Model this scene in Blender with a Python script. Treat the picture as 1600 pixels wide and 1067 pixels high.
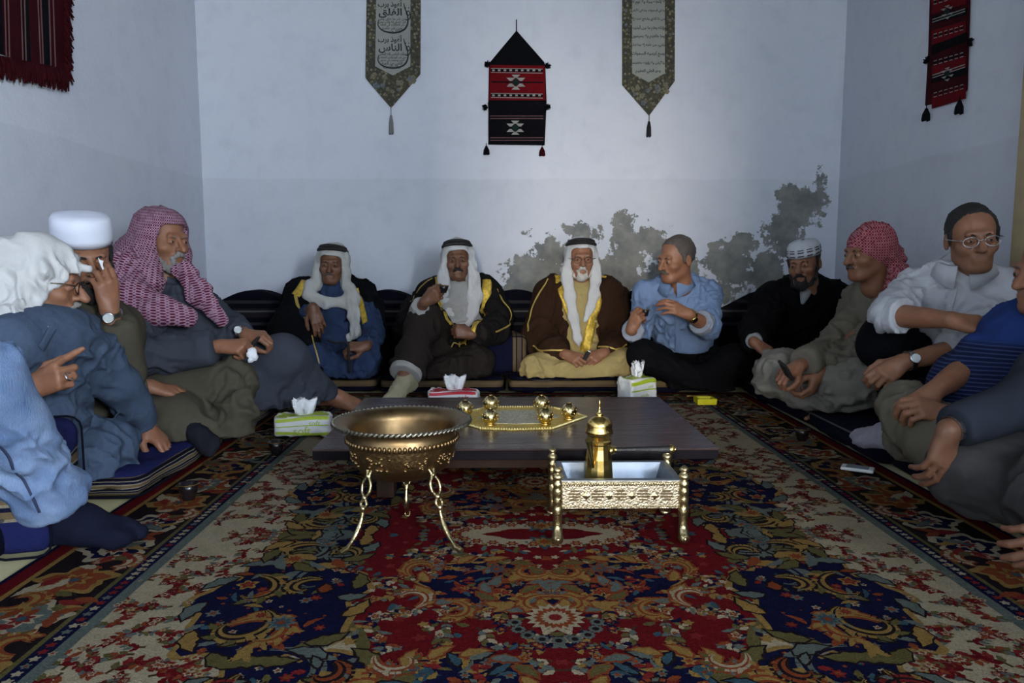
import bpy, math, random
import numpy as np
from mathutils import Vector, Matrix
from mathutils.bvhtree import BVHTree

for o in list(bpy.data.objects): bpy.data.objects.remove(o, do_unlink=True)
SC = bpy.context.scene
COL = SC.collection
PI = math.pi

# ------------------------------------------------------------------ camera
CAMH = 0.75
FPX, CX, CY = 1150.0, 800.0, 533.5
PITCH = math.atan(123.0 / 1150.0)
YAW = math.radians(0.75)
cam_d = bpy.data.cameras.new('camera'); cam_d.sensor_width = 36.0; cam_d.lens = 36.0 * FPX / 1600.0
cam = bpy.data.objects.new('camera', cam_d); COL.objects.link(cam)
cam.location = (0, 0, CAMH); cam.rotation_euler = (PI / 2 - PITCH, 0, -YAW)
cam_d.clip_start = 0.02; cam_d.clip_end = 60
SC.camera = cam

# ------------------------------------------------------------------ world, lights, exposure
# the room is closed; daylight enters by a window in the right wall behind the camera and a door left ajar in the wall behind it
RX0, RX1, RY0, RY1, RZ1 = -1.97, 2.24, -4.0, 4.95, 3.0
wd = bpy.data.worlds.new('sky'); SC.world = wd; wd.use_nodes = True
wd.node_tree.nodes['Background'].inputs[0].default_value = (0.55, 0.68, 1.0, 1)
wd.node_tree.nodes['Background'].inputs[1].default_value = 0.6
def area(name, loc, rot, sx, sy, power, col):
    d = bpy.data.lights.new(name, 'AREA'); d.shape = 'RECTANGLE'; d.size = sx; d.size_y = sy; d.energy = power; d.color = col
    o = bpy.data.objects.new(name, d); COL.objects.link(o); o.location = loc; o.rotation_euler = rot
    return o
# window daylight (faces -X into the room), doorway daylight (sunlit yard seen through the half-open door)
area('window_daylight', (RX1 + 0.25, -2.9, 1.75), (0, PI / 2, 0), 1.3, 1.5, 760, (0.80, 0.89, 1.0))
DOOR_X0, DOOR_X1 = -0.46, -0.06
area('yard_daylight', (-1.18, -13.4, 2.2), (PI / 2, 0, math.radians(-5.6)), 1.5, 1.6, 2700, (1.0, 0.93, 0.82))
SC.view_settings.view_transform = 'Standard'; SC.view_settings.look = 'None'
SC.view_settings.exposure = 0.06; SC.view_settings.gamma = 1.0; SC.view_settings.use_curve_mapping = False

# ------------------------------------------------------------------ photograph pixel -> place
FWD = np.array([math.sin(YAW) * math.cos(PITCH), math.cos(YAW) * math.cos(PITCH), -math.sin(PITCH)])
RGT = np.array([math.cos(YAW), -math.sin(YAW), 0.0])
UPV = np.cross(RGT, FWD)
CAMP = np.array([0, 0, CAMH])
def ray(px, py): return FWD * FPX + RGT * (px - CX) + UPV * (CY - py)
def W(px, py, Y):            # point seen at that pixel, Y metres into the room
    d = ray(px, py); return CAMP + d * (Y / d[1])
def WX(px, py, X):           # ... on the plane x = X
    d = ray(px, py); return CAMP + d * (X / d[0])
def FL(px, py, z=0.0):       # ... at height z
    d = ray(px, py); return CAMP + d * ((z - CAMH) / d[2])
def LEN(par, px, py, L, near=True):   # ... one bone length from the parent joint
    d = ray(px, py); d = d / np.linalg.norm(d); q = CAMP - par
    b = d @ q; c = q @ q - L * L; disc = b * b - c
    if disc < 0: return CAMP + d * (-b)
    return CAMP + d * (-b - math.sqrt(disc) if near else -b + math.sqrt(disc))
def V(*a): return np.array(a, float)
def unit(v): v = np.asarray(v, float); return v / (np.linalg.norm(v) + 1e-12)

# ------------------------------------------------------------------ scene helpers
def lin(c):
    c = [x / 255.0 for x in c]
    return tuple((x / 12.92 if x <= 0.04045 else ((x + 0.055) / 1.055) ** 2.4) for x in c) + (1.0,)
def tag(o, label=None, cat=None, group=None, kind=None):
    if label: o['label'] = label
    if cat: o['category'] = cat
    if group: o['group'] = group
    if kind: o['kind'] = kind
    return o
def thing(name, loc, label, cat, group=None):
    o = bpy.data.objects.new(name, None); COL.objects.link(o); o.location = tuple(loc); o.empty_display_size = 0.05
    return tag(o, label, cat, group)
def link(name, me, mat=None, parent=None):
    o = bpy.data.objects.new(name, me); COL.objects.link(o)
    if mat is not None:
        for m in (mat if isinstance(mat, (list, tuple)) else [mat]): me.materials.append(m)
    if parent is not None:
        o.parent = parent
    return o
def raw_mesh(name, verts, faces, smooth=True):
    me = bpy.data.meshes.new(name)
    verts = np.asarray(verts, np.float32); faces = np.asarray(faces, np.int32)
    n, k = faces.shape
    me.vertices.add(len(verts)); me.vertices.foreach_set('co', verts.ravel())
    me.loops.add(n * k); me.loops.foreach_set('vertex_index', faces.ravel())
    me.polygons.add(n); me.polygons.foreach_set('loop_start', np.arange(0, n * k, k, dtype=np.int32))
    me.polygons.foreach_set('loop_total', np.full(n, k, np.int32))
    me.polygons.foreach_set('use_smooth', np.full(n, smooth, bool))
    me.update(calc_edges=True); me.validate()
    return me

class MB:
    """collects shapes in world coordinates; build() links them as one mesh object, relative to the parent's origin"""
    def __init__(s): s.v = []; s.f = []; s.sm = []; s.mi = []; s.cur = 0
    def add(s, vs, fs, smooth=False):
        b = len(s.v); s.v += [tuple(map(float, p)) for p in vs]
        for f in fs: s.f.append(tuple(b + i for i in f)); s.sm.append(smooth); s.mi.append(s.cur)
    def box(s, x0, x1, y0, y1, z0, z1):
        s.add([(x0,y0,z0),(x1,y0,z0),(x1,y1,z0),(x0,y1,z0),(x0,y0,z1),(x1,y0,z1),(x1,y1,z1),(x0,y1,z1)],
              [(0,3,2,1),(4,5,6,7),(0,1,5,4),(1,2,6,5),(2,3,7,6),(3,0,4,7)])
    def tube(s, pts, rads, n=10, caps=True, smooth=True):
        pts = [np.asarray(p, float) for p in pts]
        if np.isscalar(rads): rads = [rads] * len(pts)
        t = unit(pts[1] - pts[0]); a = np.cross(t, (0, 0, 1.0))
        if np.linalg.norm(a) < 1e-3: a = np.cross(t, (1.0, 0, 0))
        a = unit(a); vs = []
        for i, p in enumerate(pts):
            t = unit(pts[min(i + 1, len(pts) - 1)] - pts[max(i - 1, 0)])
            a = unit(a - t * (a @ t)); b = np.cross(t, a)
            for j in range(n):
                q = 2 * PI * j / n; vs.append(p + (a * math.cos(q) + b * math.sin(q)) * rads[i])
        fs = [(i * n + j, i * n + (j + 1) % n, (i + 1) * n + (j + 1) % n, (i + 1) * n + j) for i in range(len(pts) - 1) for j in range(n)]
        s.add(vs, fs, smooth)
        if caps:
            m = (len(pts) - 1) * n
            s.add(vs[:n], [tuple(range(n))[::-1]], False); s.add(vs[m:], [tuple(range(n))], False)
    def lathe(s, prof, c, n=48, smooth=True, ax=None):
        """prof: list of (r, z); around a vertical axis through c"""
        vs = []; c = np.asarray(c, float)
        for r, z in prof:
            for j in range(n):
                q = 2 * PI * j / n; vs.append(c + V(r * math.cos(q), r * math.sin(q), z))
        fs = [(i * n + j, i * n + (j + 1) % n, (i + 1) * n + (j + 1) % n, (i + 1) * n + j) for i in range(len(prof) - 1) for j in range(n)]
        s.add(vs, fs, smooth)
    def sphere(s, c, r, nu=12, nv=8, smooth=True):
        r = (r, r, r) if np.isscalar(r) else r; vs = []; fs = []
        for i in range(nv + 1):
            th = PI * i / nv
            for j in range(nu):
                ph = 2 * PI * j / nu
                vs.append((c[0] + r[0] * math.sin(th) * math.cos(ph), c[1] + r[1] * math.sin(th) * math.sin(ph), c[2] + r[2] * math.cos(th)))
        for i in range(nv):
            for j in range(nu):
                fs.append((i * nu + j, (i + 1) * nu + j, (i + 1) * nu + (j + 1) % nu, i * nu + (j + 1) % nu))
        s.add(vs, fs, smooth)
    def extrude(s, outline, d, smooth=False):
        """closed outline (3D points in one plane), thickened by vector d"""
        o = [np.asarray(p, float) for p in outline]; n = len(o); d = np.asarray(d, float)
        vs = o + [p + d for p in o]
        s.add(vs, [tuple(range(n))[::-1], tuple(range(n, 2 * n))] + [(i, (i + 1) % n, n + (i + 1) % n, n + i) for i in range(n)], smooth)
    def grid(s, P, smooth=True, closed=False):
        """P: rows x cols x 3"""
        P = np.asarray(P, float); a, b = P.shape[:2]
        fs = [(i * b + j, i * b + (j + 1) % b, (i + 1) * b + (j + 1) % b, (i + 1) * b + j) for i in range(a - 1) for j in range(b if closed else b - 1)]
        s.add(P.reshape(-1, 3), fs, smooth)
    def build(s, name, mat, parent=None, bevel=0, seg=2, org=None):
        me = bpy.data.meshes.new(name)
        off = np.array(parent_loc(parent)) if org is None else np.asarray(org, float)
        me.from_pydata([tuple(np.array(p) - off) for p in s.v], [], s.f)
        me.polygons.foreach_set('use_smooth', s.sm); me.polygons.foreach_set('material_index', s.mi)
        me.validate(); me.update()
        o = link(name, me, mat, parent)
        if parent is None: o.location = tuple(off)
        if bevel:
            md = o.modifiers.new('edge', 'BEVEL'); md.width = bevel; md.segments = seg; md.limit_method = 'ANGLE'; md.angle_limit = 0.6
        return o
def parent_loc(p):
    x = V(0, 0, 0)
    while p is not None: x = x + np.array(p.location); p = p.parent
    return x
def spline(pts, n=8):
    """Catmull-Rom through pts"""
    P = [np.asarray(p, float) for p in pts]; P = [2 * P[0] - P[1]] + P + [2 * P[-1] - P[-2]]; out = []
    for i in range(1, len(P) - 2):
        for k in range(n):
            t = k / n; a, b, c, d = P[i - 1], P[i], P[i + 1], P[i + 2]
            out.append(0.5 * (2 * b + (c - a) * t + (2 * a - 5 * b + 4 * c - d) * t * t + (3 * b - a - 3 * c + d) * t ** 3))
    out.append(P[-2]); return out

# ------------------------------------------------------------------ materials
class NT:
    def __init__(s, name):
        s.m = bpy.data.materials.new(name); s.m.use_nodes = True; s.t = s.m.node_tree; s.b = s.t.nodes['Principled BSDF']
    def n(s, typ, **kw):
        x = s.t.nodes.new(typ)
        for k, v in kw.items(): setattr(x, k, v)
        return x
    def l(s, a, b): s.t.links.new(a, b)
    def val(s, sock, v):
        if isinstance(v, bpy.types.NodeSocket): s.l(v, sock)
        else: sock.default_value = v
    def math(s, op, a, b=0.0, c=0.0, clamp=False):
        x = s.n('ShaderNodeMath', operation=op); x.use_clamp = clamp
        s.val(x.inputs[0], a); s.val(x.inputs[1], b); s.val(x.inputs[2], c); return x.outputs[0]
    def vmath(s, op, a, b=(0, 0, 0)):
        x = s.n('ShaderNodeVectorMath', operation=op); s.val(x.inputs[0], a); s.val(x.inputs[1], b)
        return x.outputs['Value'] if op in ('LENGTH', 'DOT_PRODUCT', 'DISTANCE') else x.outputs[0]
    def noise(s, vec, scale, detail=3, rough=0.55, out='Fac'):
        x = s.n('ShaderNodeTexNoise'); s.l(vec, x.inputs['Vector']); x.inputs['Scale'].default_value = scale
        x.inputs['Detail'].default_value = detail; x.inputs['Roughness'].default_value = rough; return x.outputs[out]
    def mix(s, f, a, b):
        x = s.n('ShaderNodeMix', data_type='RGBA'); s.val(x.inputs[0], f); s.val(x.inputs[6], a); s.val(x.inputs[7], b); return x.outputs[2]
    def ramp(s, f, lo, hi):
        x = s.n('ShaderNodeMapRange'); s.val(x.inputs[0], f); x.inputs[1].default_value = lo; x.inputs[2].default_value = hi; x.clamp = True; return x.outputs[0]
    def obj(s): return s.n('ShaderNodeTexCoord').outputs['Object']
    def uv(s): return s.n('ShaderNodeTexCoord').outputs['UV']
    def sep(s, vec): x = s.n('ShaderNodeSeparateXYZ'); s.l(vec, x.inputs[0]); return x.outputs
    def bump(s, h, strength=0.3, dist=0.01):
        x = s.n('ShaderNodeBump'); s.l(h, x.inputs['Height']); x.inputs['Strength'].default_value = strength; x.inputs['Distance'].default_value = dist
        s.l(x.outputs[0], s.b.inputs['Normal'])
    def set(s, col=None, rough=None, metal=None, **kw):
        if col is not None: s.val(s.b.inputs['Base Color'], col)
        if rough is not None: s.val(s.b.inputs['Roughness'], rough)
        if metal is not None: s.val(s.b.inputs['Metallic'], metal)
        for k, v in kw.items(): s.val(s.b.inputs[k.replace('_', ' ')], v)
        return s.m
def mul(c, k): return (c[0] * k, c[1] * k, c[2] * k, 1.0)
def plain(name, rgb, rough=0.6, metal=0.0, var=0.12, scale=14.0, bump=0.0, bscale=250.0, **kw):
    t = NT(name); c = lin(rgb); v = t.obj()
    f = t.noise(v, scale, 4)
    col = t.mix(t.ramp(f, 0.3, 0.7), mul(c, 1 - var), mul(c, 1 + var))
    if bump: t.bump(t.noise(v, bscale, 2), bump, 0.004)
    return t.set(col, rough, metal, **kw)
CLOTHK = 0.50
def cloth(name, rgb, var=0.14, weave=900.0, rough=0.9, sheen=0.0, bump=0.35):
    """fabric: fine weave relief, soft creases, slight colour variation"""
    t = NT(name); c = mul(lin(rgb), CLOTHK); v = t.obj()
    f = t.noise(v, 9.0, 4)
    col = t.mix(t.ramp(f, 0.3, 0.7), mul(c, 1 - var), mul(c, 1 + var))
    h = t.math('ADD', t.math('MULTIPLY', t.noise(v, weave, 1), 0.12), t.noise(v, 26.0, 3, 0.5))
    t.bump(h, bump, 0.012)
    t.set(col, rough)
    t.b.inputs['Sheen Weight'].default_value = sheen; t.b.inputs['Sheen Roughness'].default_value = 0.5
    t.b.inputs['Specular IOR Level'].default_value = 0.1
    return t.m
# ------------------------------------------------------------------ implicit surfaces (bodies, clothes, soft things)
class SDF:
    def __init__(s, vox): s.vox = vox; s.ops = []
    def _bb(s, lo, hi, fn, k, mode): s.ops.append((np.asarray(lo, float), np.asarray(hi, float), fn, k, mode)); return s
    def cone(s, a, b, r1, r2, k=0.0, mode='+', flat=None, clip=(False, False)):
        a = np.asarray(a, float); b = np.asarray(b, float); R = max(r1, r2)
        ba = b - a; L2 = float(ba @ ba) + 1e-12; u = ba / math.sqrt(L2); L = math.sqrt(L2)
        if flat: fn_ax, ff = unit(flat[0]), flat[1]
        def fn(X, Y, Z):
            dx, dy, dz = X - a[0], Y - a[1], Z - a[2]
            if flat:
                q = (dx * fn_ax[0] + dy * fn_ax[1] + dz * fn_ax[2]) * (1.0 / ff - 1.0)
                q0 = (ba @ fn_ax) * (1.0 / ff - 1.0)
                dx = dx + q * fn_ax[0]; dy = dy + q * fn_ax[1]; dz = dz + q * fn_ax[2]
                B = ba + q0 * fn_ax; l2 = float(B @ B) + 1e-12
            else: B = ba; l2 = L2
            t = np.clip((dx * B[0] + dy * B[1] + dz * B[2]) / l2, 0, 1)
            d = np.sqrt((dx - t * B[0]) ** 2 + (dy - t * B[1]) ** 2 + (dz - t * B[2]) ** 2) - (r1 + (r2 - r1) * t)
            if flat and ff < 1: d = d * (0.5 + 0.5 * ff)
            if clip[0]: d = np.maximum(d, -((X - a[0]) * u[0] + (Y - a[1]) * u[1] + (Z - a[2]) * u[2]))
            if clip[1]: d = np.maximum(d, ((X - a[0]) * u[0] + (Y - a[1]) * u[1] + (Z - a[2]) * u[2]) - L)
            return d
        m = R * (max(1, flat[1]) if flat else 1)
        return s._bb(np.minimum(a, b) - m, np.maximum(a, b) + m, fn, k, mode)
    def chain(s, pts, rads, k=0.0, mode='+', flat=None, clip=(False, False)):
        n = len(pts) - 1
        for i in range(n):
            s.cone(pts[i], pts[i + 1], rads[i], rads[i + 1], k, mode, flat, (clip[0] and i == 0, clip[1] and i == n - 1))
        return s
    def ell(s, c, r, R=None, k=0.0, mode='+'):
        c = np.asarray(c, float); r = np.asarray(r if not np.isscalar(r) else (r, r, r), float)
        def fn(X, Y, Z):
            dx, dy, dz = X - c[0], Y - c[1], Z - c[2]
            if R is not None:
                dx, dy, dz = (dx * R[0][0] + dy * R[1][0] + dz * R[2][0], dx * R[0][1] + dy * R[1][1] + dz * R[2][1], dx * R[0][2] + dy * R[1][2] + dz * R[2][2])
            k0 = np.sqrt((dx / r[0]) ** 2 + (dy / r[1]) ** 2 + (dz / r[2]) ** 2)
            k1 = np.sqrt((dx / r[0] ** 2) ** 2 + (dy / r[1] ** 2) ** 2 + (dz / r[2] ** 2) ** 2) + 1e-9
            return k0 * (k0 - 1.0) / k1
        m = float(r.max()) if R is not None else r
        return s._bb(c - m, c + m, fn, k, mode)
    def box(s, c, h, R=None, rr=0.01, k=0.0, mode='+'):
        c = np.asarray(c, float); h = np.asarray(h, float)
        def fn(X, Y, Z):
            dx, dy, dz = X - c[0], Y - c[1], Z - c[2]
            if R is not None:
                dx, dy, dz = (dx * R[0][0] + dy * R[1][0] + dz * R[2][0], dx * R[0][1] + dy * R[1][1] + dz * R[2][1], dx * R[0][2] + dy * R[1][2] + dz * R[2][2])
            qx, qy, qz = np.abs(dx) - h[0] + rr, np.abs(dy) - h[1] + rr, np.abs(dz) - h[2] + rr
            return np.sqrt(np.maximum(qx, 0) ** 2 + np.maximum(qy, 0) ** 2 + np.maximum(qz, 0) ** 2) + np.minimum(np.maximum(qx, np.maximum(qy, qz)), 0) - rr
        m = float(np.linalg.norm(h)) if R is not None else h
        return s._bb(c - m, c + m, fn, k, mode)
    def half(s, p, nrm):          # cut away everything on the side the normal points to
        p = np.asarray(p, float); nrm = unit(nrm)
        if nrm[2] < -0.999: s.zmin = p[2]
        s.ops.append((None, None, lambda X, Y, Z: -((X - p[0]) * nrm[0] + (Y - p[1]) * nrm[1] + (Z - p[2]) * nrm[2]), 0.0, '-')); return s
    def both(s, other):          # intersect with another field
        s.ops.append((None, None, other, 0.0, '&')); return s
    def eval_grid(s, lo, dims):
        v = s.vox; f = np.full(dims, 0.25, np.float32)
        ax = [lo[i] + v * np.arange(dims[i]) for i in range(3)]
        for a, b, fn, k, mode in s.ops:
            if a is None: i0 = [0, 0, 0]; i1 = list(dims)
            else:
                m = k + 2.5 * v
                i0 = [max(0, int((a[i] - m - lo[i]) / v)) for i in range(3)]; i1 = [min(dims[i], int((b[i] + m - lo[i]) / v) + 2) for i in range(3)]
                if any(i1[i] <= i0[i] for i in range(3)): continue
            sl = tuple(slice(i0[i], i1[i]) for i in range(3))
            X = ax[0][sl[0]].astype(np.float32)[:, None, None]; Y = ax[1][sl[1]].astype(np.float32)[None, :, None]; Z = ax[2][sl[2]].astype(np.float32)[None, None, :]
            if callable(fn): g = fn(X, Y, Z)
            cur = f[sl]
            if mode == '+':
                r = np.minimum(cur, g)
                if k > 0: h = np.maximum(k - np.abs(cur - g), 0) / k; r = r - h * h * k * 0.25
            elif mode == '-':
                r = np.maximum(cur, -g)
                if k > 0: h = np.maximum(k - np.abs(cur + g), 0) / k; r = r + h * h * k * 0.25
            else: r = np.maximum(cur, g)
            f[sl] = r
        return f
    def surface(s):
        lo = np.min([o[0] - o[3] * 0.3 for o in s.ops if o[4] == '+' and o[0] is not None], axis=0) - 3 * s.vox
        hi = np.max([o[1] + o[3] * 0.3 for o in s.ops if o[4] == '+' and o[0] is not None], axis=0) + 3 * s.vox
        dims = tuple(int(x) + 1 for x in np.ceil((hi - lo) / s.vox))
        f = s.eval_grid(lo, dims); ins = f < 0
        c = np.zeros(tuple(d - 1 for d in dims), np.int8)
        off = [(i, j, k) for i in (0, 1) for j in (0, 1) for k in (0, 1)]
        for i, j, k in off: c += ins[i:dims[0] - 1 + i, j:dims[1] - 1 + j, k:dims[2] - 1 + k]
        act = (c > 0) & (c < 8)
        idx = np.argwhere(act); n = len(idx)
        cid = np.full(act.shape, -1, np.int64); cid[act] = np.arange(n)
        vals = np.stack([f[idx[:, 0] + i, idx[:, 1] + j, idx[:, 2] + k] for i, j, k in off], 1)
        acc = np.zeros((n, 3)); cnt = np.zeros(n)
        for a in range(8):
            for bit in (4, 2, 1):
                b = a | bit
                if b == a: continue
                va, vb = vals[:, a], vals[:, b]; m = (va < 0) != (vb < 0)
                if not m.any(): continue
                t = va[m] / (va[m] - vb[m]); pa = np.array(off[a], float); pb = np.array(off[b], float)
                acc[m] += pa + t[:, None] * (pb - pa); cnt[m] += 1
        P = lo + s.vox * (idx + acc / cnt[:, None])
        quads = []
        D = ins.shape
        for axs in range(3):
            sl0 = [slice(None)] * 3; sl1 = [slice(None)] * 3; sl0[axs] = slice(0, -1); sl1[axs] = slice(1, None)
            a = ins[tuple(sl0)]; b = ins[tuple(sl1)]
            e = np.argwhere(a != b)
            o1, o2 = [(1, 2), (2, 0), (0, 1)][axs]
            ok = (e[:, o1] > 0) & (e[:, o2] > 0) & (e[:, o1] < D[o1] - 1) & (e[:, o2] < D[o2] - 1); e = e[ok]
            if not len(e): continue
            q = []
            for d1, d2 in ((-1, -1), (0, -1), (0, 0), (-1, 0)):
                g = e.copy(); g[:, o1] += d1; g[:, o2] += d2; q.append(cid[g[:, 0], g[:, 1], g[:, 2]])
            q = np.stack(q, 1); flip = ~a[tuple(e.T)]
            q[flip] = q[flip][:, ::-1]; quads.append(q)
        F = np.concatenate(quads)
        F = F[(F >= 0).all(1)]
        return P, F

def vnormals(P, F):
    n = np.cross(P[F[:, 2]] - P[F[:, 0]], P[F[:, 3]] - P[F[:, 1]]); N = np.zeros_like(P)
    for i in range(4): np.add.at(N, F[:, i], n)
    return N / (np.linalg.norm(N, axis=1)[:, None] + 1e-12)
def relax(P, F, it=1, w=0.5):
    for _ in range(it):
        A = np.zeros_like(P); C = np.zeros(len(P))
        for i in range(4):
            a, b = F[:, i], F[:, (i + 1) % 4]
            np.add.at(A, a, P[b]); np.add.at(A, b, P[a]); np.add.at(C, a, 1); np.add.at(C, b, 1)
        P = P + w * (A / np.maximum(C, 1)[:, None] - P)
    return P
def wobble(P, seed, freq):
    r = np.random.RandomState(seed); s = np.zeros(len(P))
    for i in range(5):
        d = r.normal(size=3); d *= freq * (0.6 + 0.8 * r.rand()) / np.linalg.norm(d); s += np.sin(P @ d + r.rand() * 6.28)
    return s / 2.2
FOLD = 2.7
def folds(P, F, amp, seed=0, freq=22.0, stretch=None):
    """cloth creases: ridged waves along a warped direction, pushed along the normals"""
    if amp == 0: return P
    if freq < 60: freq *= 2.6
    N = vnormals(P, F); Q = P.copy()
    if stretch is not None: d = unit(stretch); Q = Q - 0.72 * (Q @ d)[:, None] * d     # long creases run along `stretch`
    w1 = wobble(Q, seed, freq); w2 = wobble(P, seed + 7, freq * 0.45); w3 = wobble(Q, seed + 13, freq * 1.9)
    r = 1 - 2.0 * np.abs(np.sin(1.3 * w1 + 1.6 * w2)); r3 = 1 - 2.0 * np.abs(np.sin(1.2 * w3 + 1.1 * w1))
    act = 0.5 + 0.5 * np.tanh(1.6 * wobble(P, seed + 21, freq * 0.3))          # folds gather in places, cloth lies smooth between them
    P = P + N * np.maximum(amp * FOLD * (act * (0.8 * r + 0.34 * r3 + 0.2) + 0.4 * w2), -1.7 * amp)[:, None]
    return relax(P, F, 1, 0.35)

def soft(sdf, name, mat, parent, amp=0.0, seed=0, freq=22.0, M=None, stretch=None, uvf=None, sm=0, org=None):
    P, F = sdf.surface()
    if sm: P = relax(P, F, sm)
    if amp: P = folds(P, F, amp, seed, freq, stretch)
    if M is None and hasattr(sdf, 'zmin'): P[:, 2] = np.maximum(P[:, 2], sdf.zmin)
    uv = uvf(P) if uvf else None
    if M is not None: P = P @ M[0].T + M[1]
    off = np.array(parent_loc(parent)) if org is None else np.asarray(org)
    me = raw_mesh(name, P - off, F)
    if uv is not None:
        l = me.uv_layers.new(name='uv'); l.data.foreach_set('uv', uv[F.ravel()].astype(np.float32).ravel())
    o = link(name, me, mat, parent)
    if parent is None: o.location = tuple(off)
    return o
def bvh_of(objs):
    vs = []; fs = []
    for o in objs:
        off = parent_loc(o); b = len(vs)
        vs += [tuple(np.array(v.co) + off) for v in o.data.vertices]; fs += [tuple(b + i for i in p.vertices) for p in o.data.polygons]
    return BVHTree.FromPolygons(vs, fs)
def hit(bvh, px, py, fallback=None):
    d = ray(px, py); h = bvh.ray_cast(Vector(CAMP), Vector(unit(d)))
    return None if h[0] is None else np.array(h[0])
def ribbon(bvh, pix, width, name, mat, parent, lift=0.004, na=5, thick=0.004, depth=None, wfun=None):
    """a band of braid lying on a garment along a path"""
    path = []
    for p in pix:
        q = hit(bvh, *p[:2]) if len(p) == 2 else V(*p)
        if q is not None: path.append(q)
    if len(path) < 2: return None
    path = spline(path, 8); rows = []; rows2 = []
    for i, p in enumerate(path):
        t = unit(path[min(i + 1, len(path) - 1)] - path[max(i - 1, 0)])
        h = bvh.find_nearest(Vector(p)); n = np.array(h[1])
        if n @ (CAMP - p) < 0: n = -n
        w = unit(np.cross(t, n)); ww = width * (wfun(i / (len(path) - 1)) if wfun else 1)
        r = []; r2 = []
        for k in range(na):
            q = p + w * ww * (k / (na - 1) - 0.5)
            h = bvh.find_nearest(Vector(q)); qq = np.array(h[0]); nn = np.array(h[1])
            if nn @ n < 0: nn = n
            r.append(qq + nn * lift); r2.append(qq + nn * (lift + thick))
        rows.append(r2 + r[::-1])
    P = np.array(rows)
    for _ in range(2): P[1:-1] = 0.5 * P[1:-1] + 0.25 * (P[:-2] + P[2:])
    m = MB(); m.grid(P, True, True)
    m.add(P[0], [tuple(range(P.shape[1]))]); m.add(P[-1], [tuple(range(P.shape[1]))[::-1]])
    return m.build(name, mat, parent)
# ------------------------------------------------------------------ room shell
def wall_mat(name, stain=False):
    t = NT(name); p = t.obj(); x, y, z = t.sep(p)
    n1 = t.noise(p, 1.3, 4); n2 = t.noise(p, 9.0, 5)
    up = t.mix(t.ramp(n1, 0.3, 0.7), lin((203, 207, 218)), lin((211, 214, 223)))
    dn = t.mix(t.ramp(n1, 0.3, 0.7), lin((196, 200, 210)), lin((204, 208, 216)))
    # the dado of older paint stops at a slightly wavering line
    edge = t.math('ADD', z, t.math('MULTIPLY', t.math('SUBTRACT', t.noise(p, 2.2, 3), 0.5), 0.05))
    col = t.mix(t.ramp(edge, 1.295, 1.305), dn, up)
    col = t.mix(t.math('MULTIPLY', t.ramp(n2, 0.5, 0.85), 0.22), col, lin((150, 157, 170)))
    h = t.math('ADD', t.math('MULTIPLY', n2, 0.5), t.noise(p, 60.0, 3))
    if stain:
        # damp, flaked plaster: patches with their own shape along the lower back wall
        blobs = [(838,430,42,52),(800,455,30,35),(860,395,34,28),(915,366,36,16),(985,410,42,60),(975,362,18,34),(1030,385,30,30),(925,440,60,40),(1060,430,40,40),
                 (1140,415,48,46),(1195,425,44,45),(1160,385,30,20),(1225,370,40,40),(1250,330,36,44),(1280,305,17,36),(1235,305,22,18),(1100,455,50,25),(960,455,60,30)]
        f = None
        for px, py, rx, ry in blobs:
            c = W(px, py, RY1); k = RY1 / FPX
            d = t.vmath('LENGTH', t.vmath('MULTIPLY', t.vmath('SUBTRACT', p, tuple(c)), (1 / (rx * k), 0, 1 / (ry * k))))
            b = t.math('SUBTRACT', 1.0, d)
            f = b if f is None else t.math('MAXIMUM', f, b)
        nz = t.math('MULTIPLY', t.math('SUBTRACT', t.noise(p, 7.0, 8, 0.68), 0.5), 3.0)
        nz2 = t.math('MULTIPLY', t.math('SUBTRACT', t.noise(p, 30.0, 4, 0.6), 0.5), 1.3)
        m = t.math('ADD', t.math('ADD', t.math('MAXIMUM', f, -0.75), nz), nz2)
        mask = t.ramp(m, 0.10, 0.20)
        pl = t.mix(t.ramp(t.noise(p, 12.0, 4), 0.35, 0.65), lin((104, 107, 106)), lin((132, 132, 126)))
        col = t.mix(mask, col, pl)
        h = t.math('SUBTRACT', h, t.math('MULTIPLY', mask, 1.6))
    t.bump(h, 0.25, 0.006)
    return t.set(col, 0.75, Specular_IOR_Level=0.3)
M_WALL = wall_mat('painted plaster'); M_WALLB = wall_mat('painted plaster with damp', True)
M_CEIL = plain('ceiling paint', (112, 112, 114), 0.9)
t = NT('floor screed'); p = t.obj()
M_FLOOR = t.set(t.mix(t.ramp(t.noise(p, 5.0, 5), 0.3, 0.7), lin((205, 200, 150)), lin((222, 216, 172))), 0.8)

TH = 0.28  # unseen wall depth, shaped so the window reveal blocks grazing light to the right
def struct(name, mb, mat): return tag(mb.build(name, mat, None, org=(0, 0, 0)), kind='structure')
m = MB(); m.box(RX0 - TH, RX1 + TH, RY0 - TH, RY1 + TH, -0.1, 0); struct('floor', m, M_FLOOR)
m = MB(); m.box(RX0 - TH, RX1 + TH, RY0 - TH, RY1 + TH, RZ1, RZ1 + 0.1); struct('ceiling', m, M_CEIL)
m = MB(); m.box(RX0 - TH, RX1 + TH, RY1, RY1 + TH, 0, RZ1); struct('wall_back', m, M_WALLB)
m = MB(); m.box(RX0 - TH, RX0, RY0, RY1, 0, RZ1); struct('wall_left', m, M_WALL)
m = MB(); m.box(RX1, RX1 + TH, -2.15, RY1, 0, RZ1); m.box(RX1, RX1 + TH, RY0, -3.65, 0, RZ1)
m.box(RX1, RX1 + TH, -3.65, -2.15, 0, 1.1); m.box(RX1, RX1 + TH, -3.65, -2.15, 2.4, RZ1); struct('wall_right', m, M_WALL)
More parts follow.
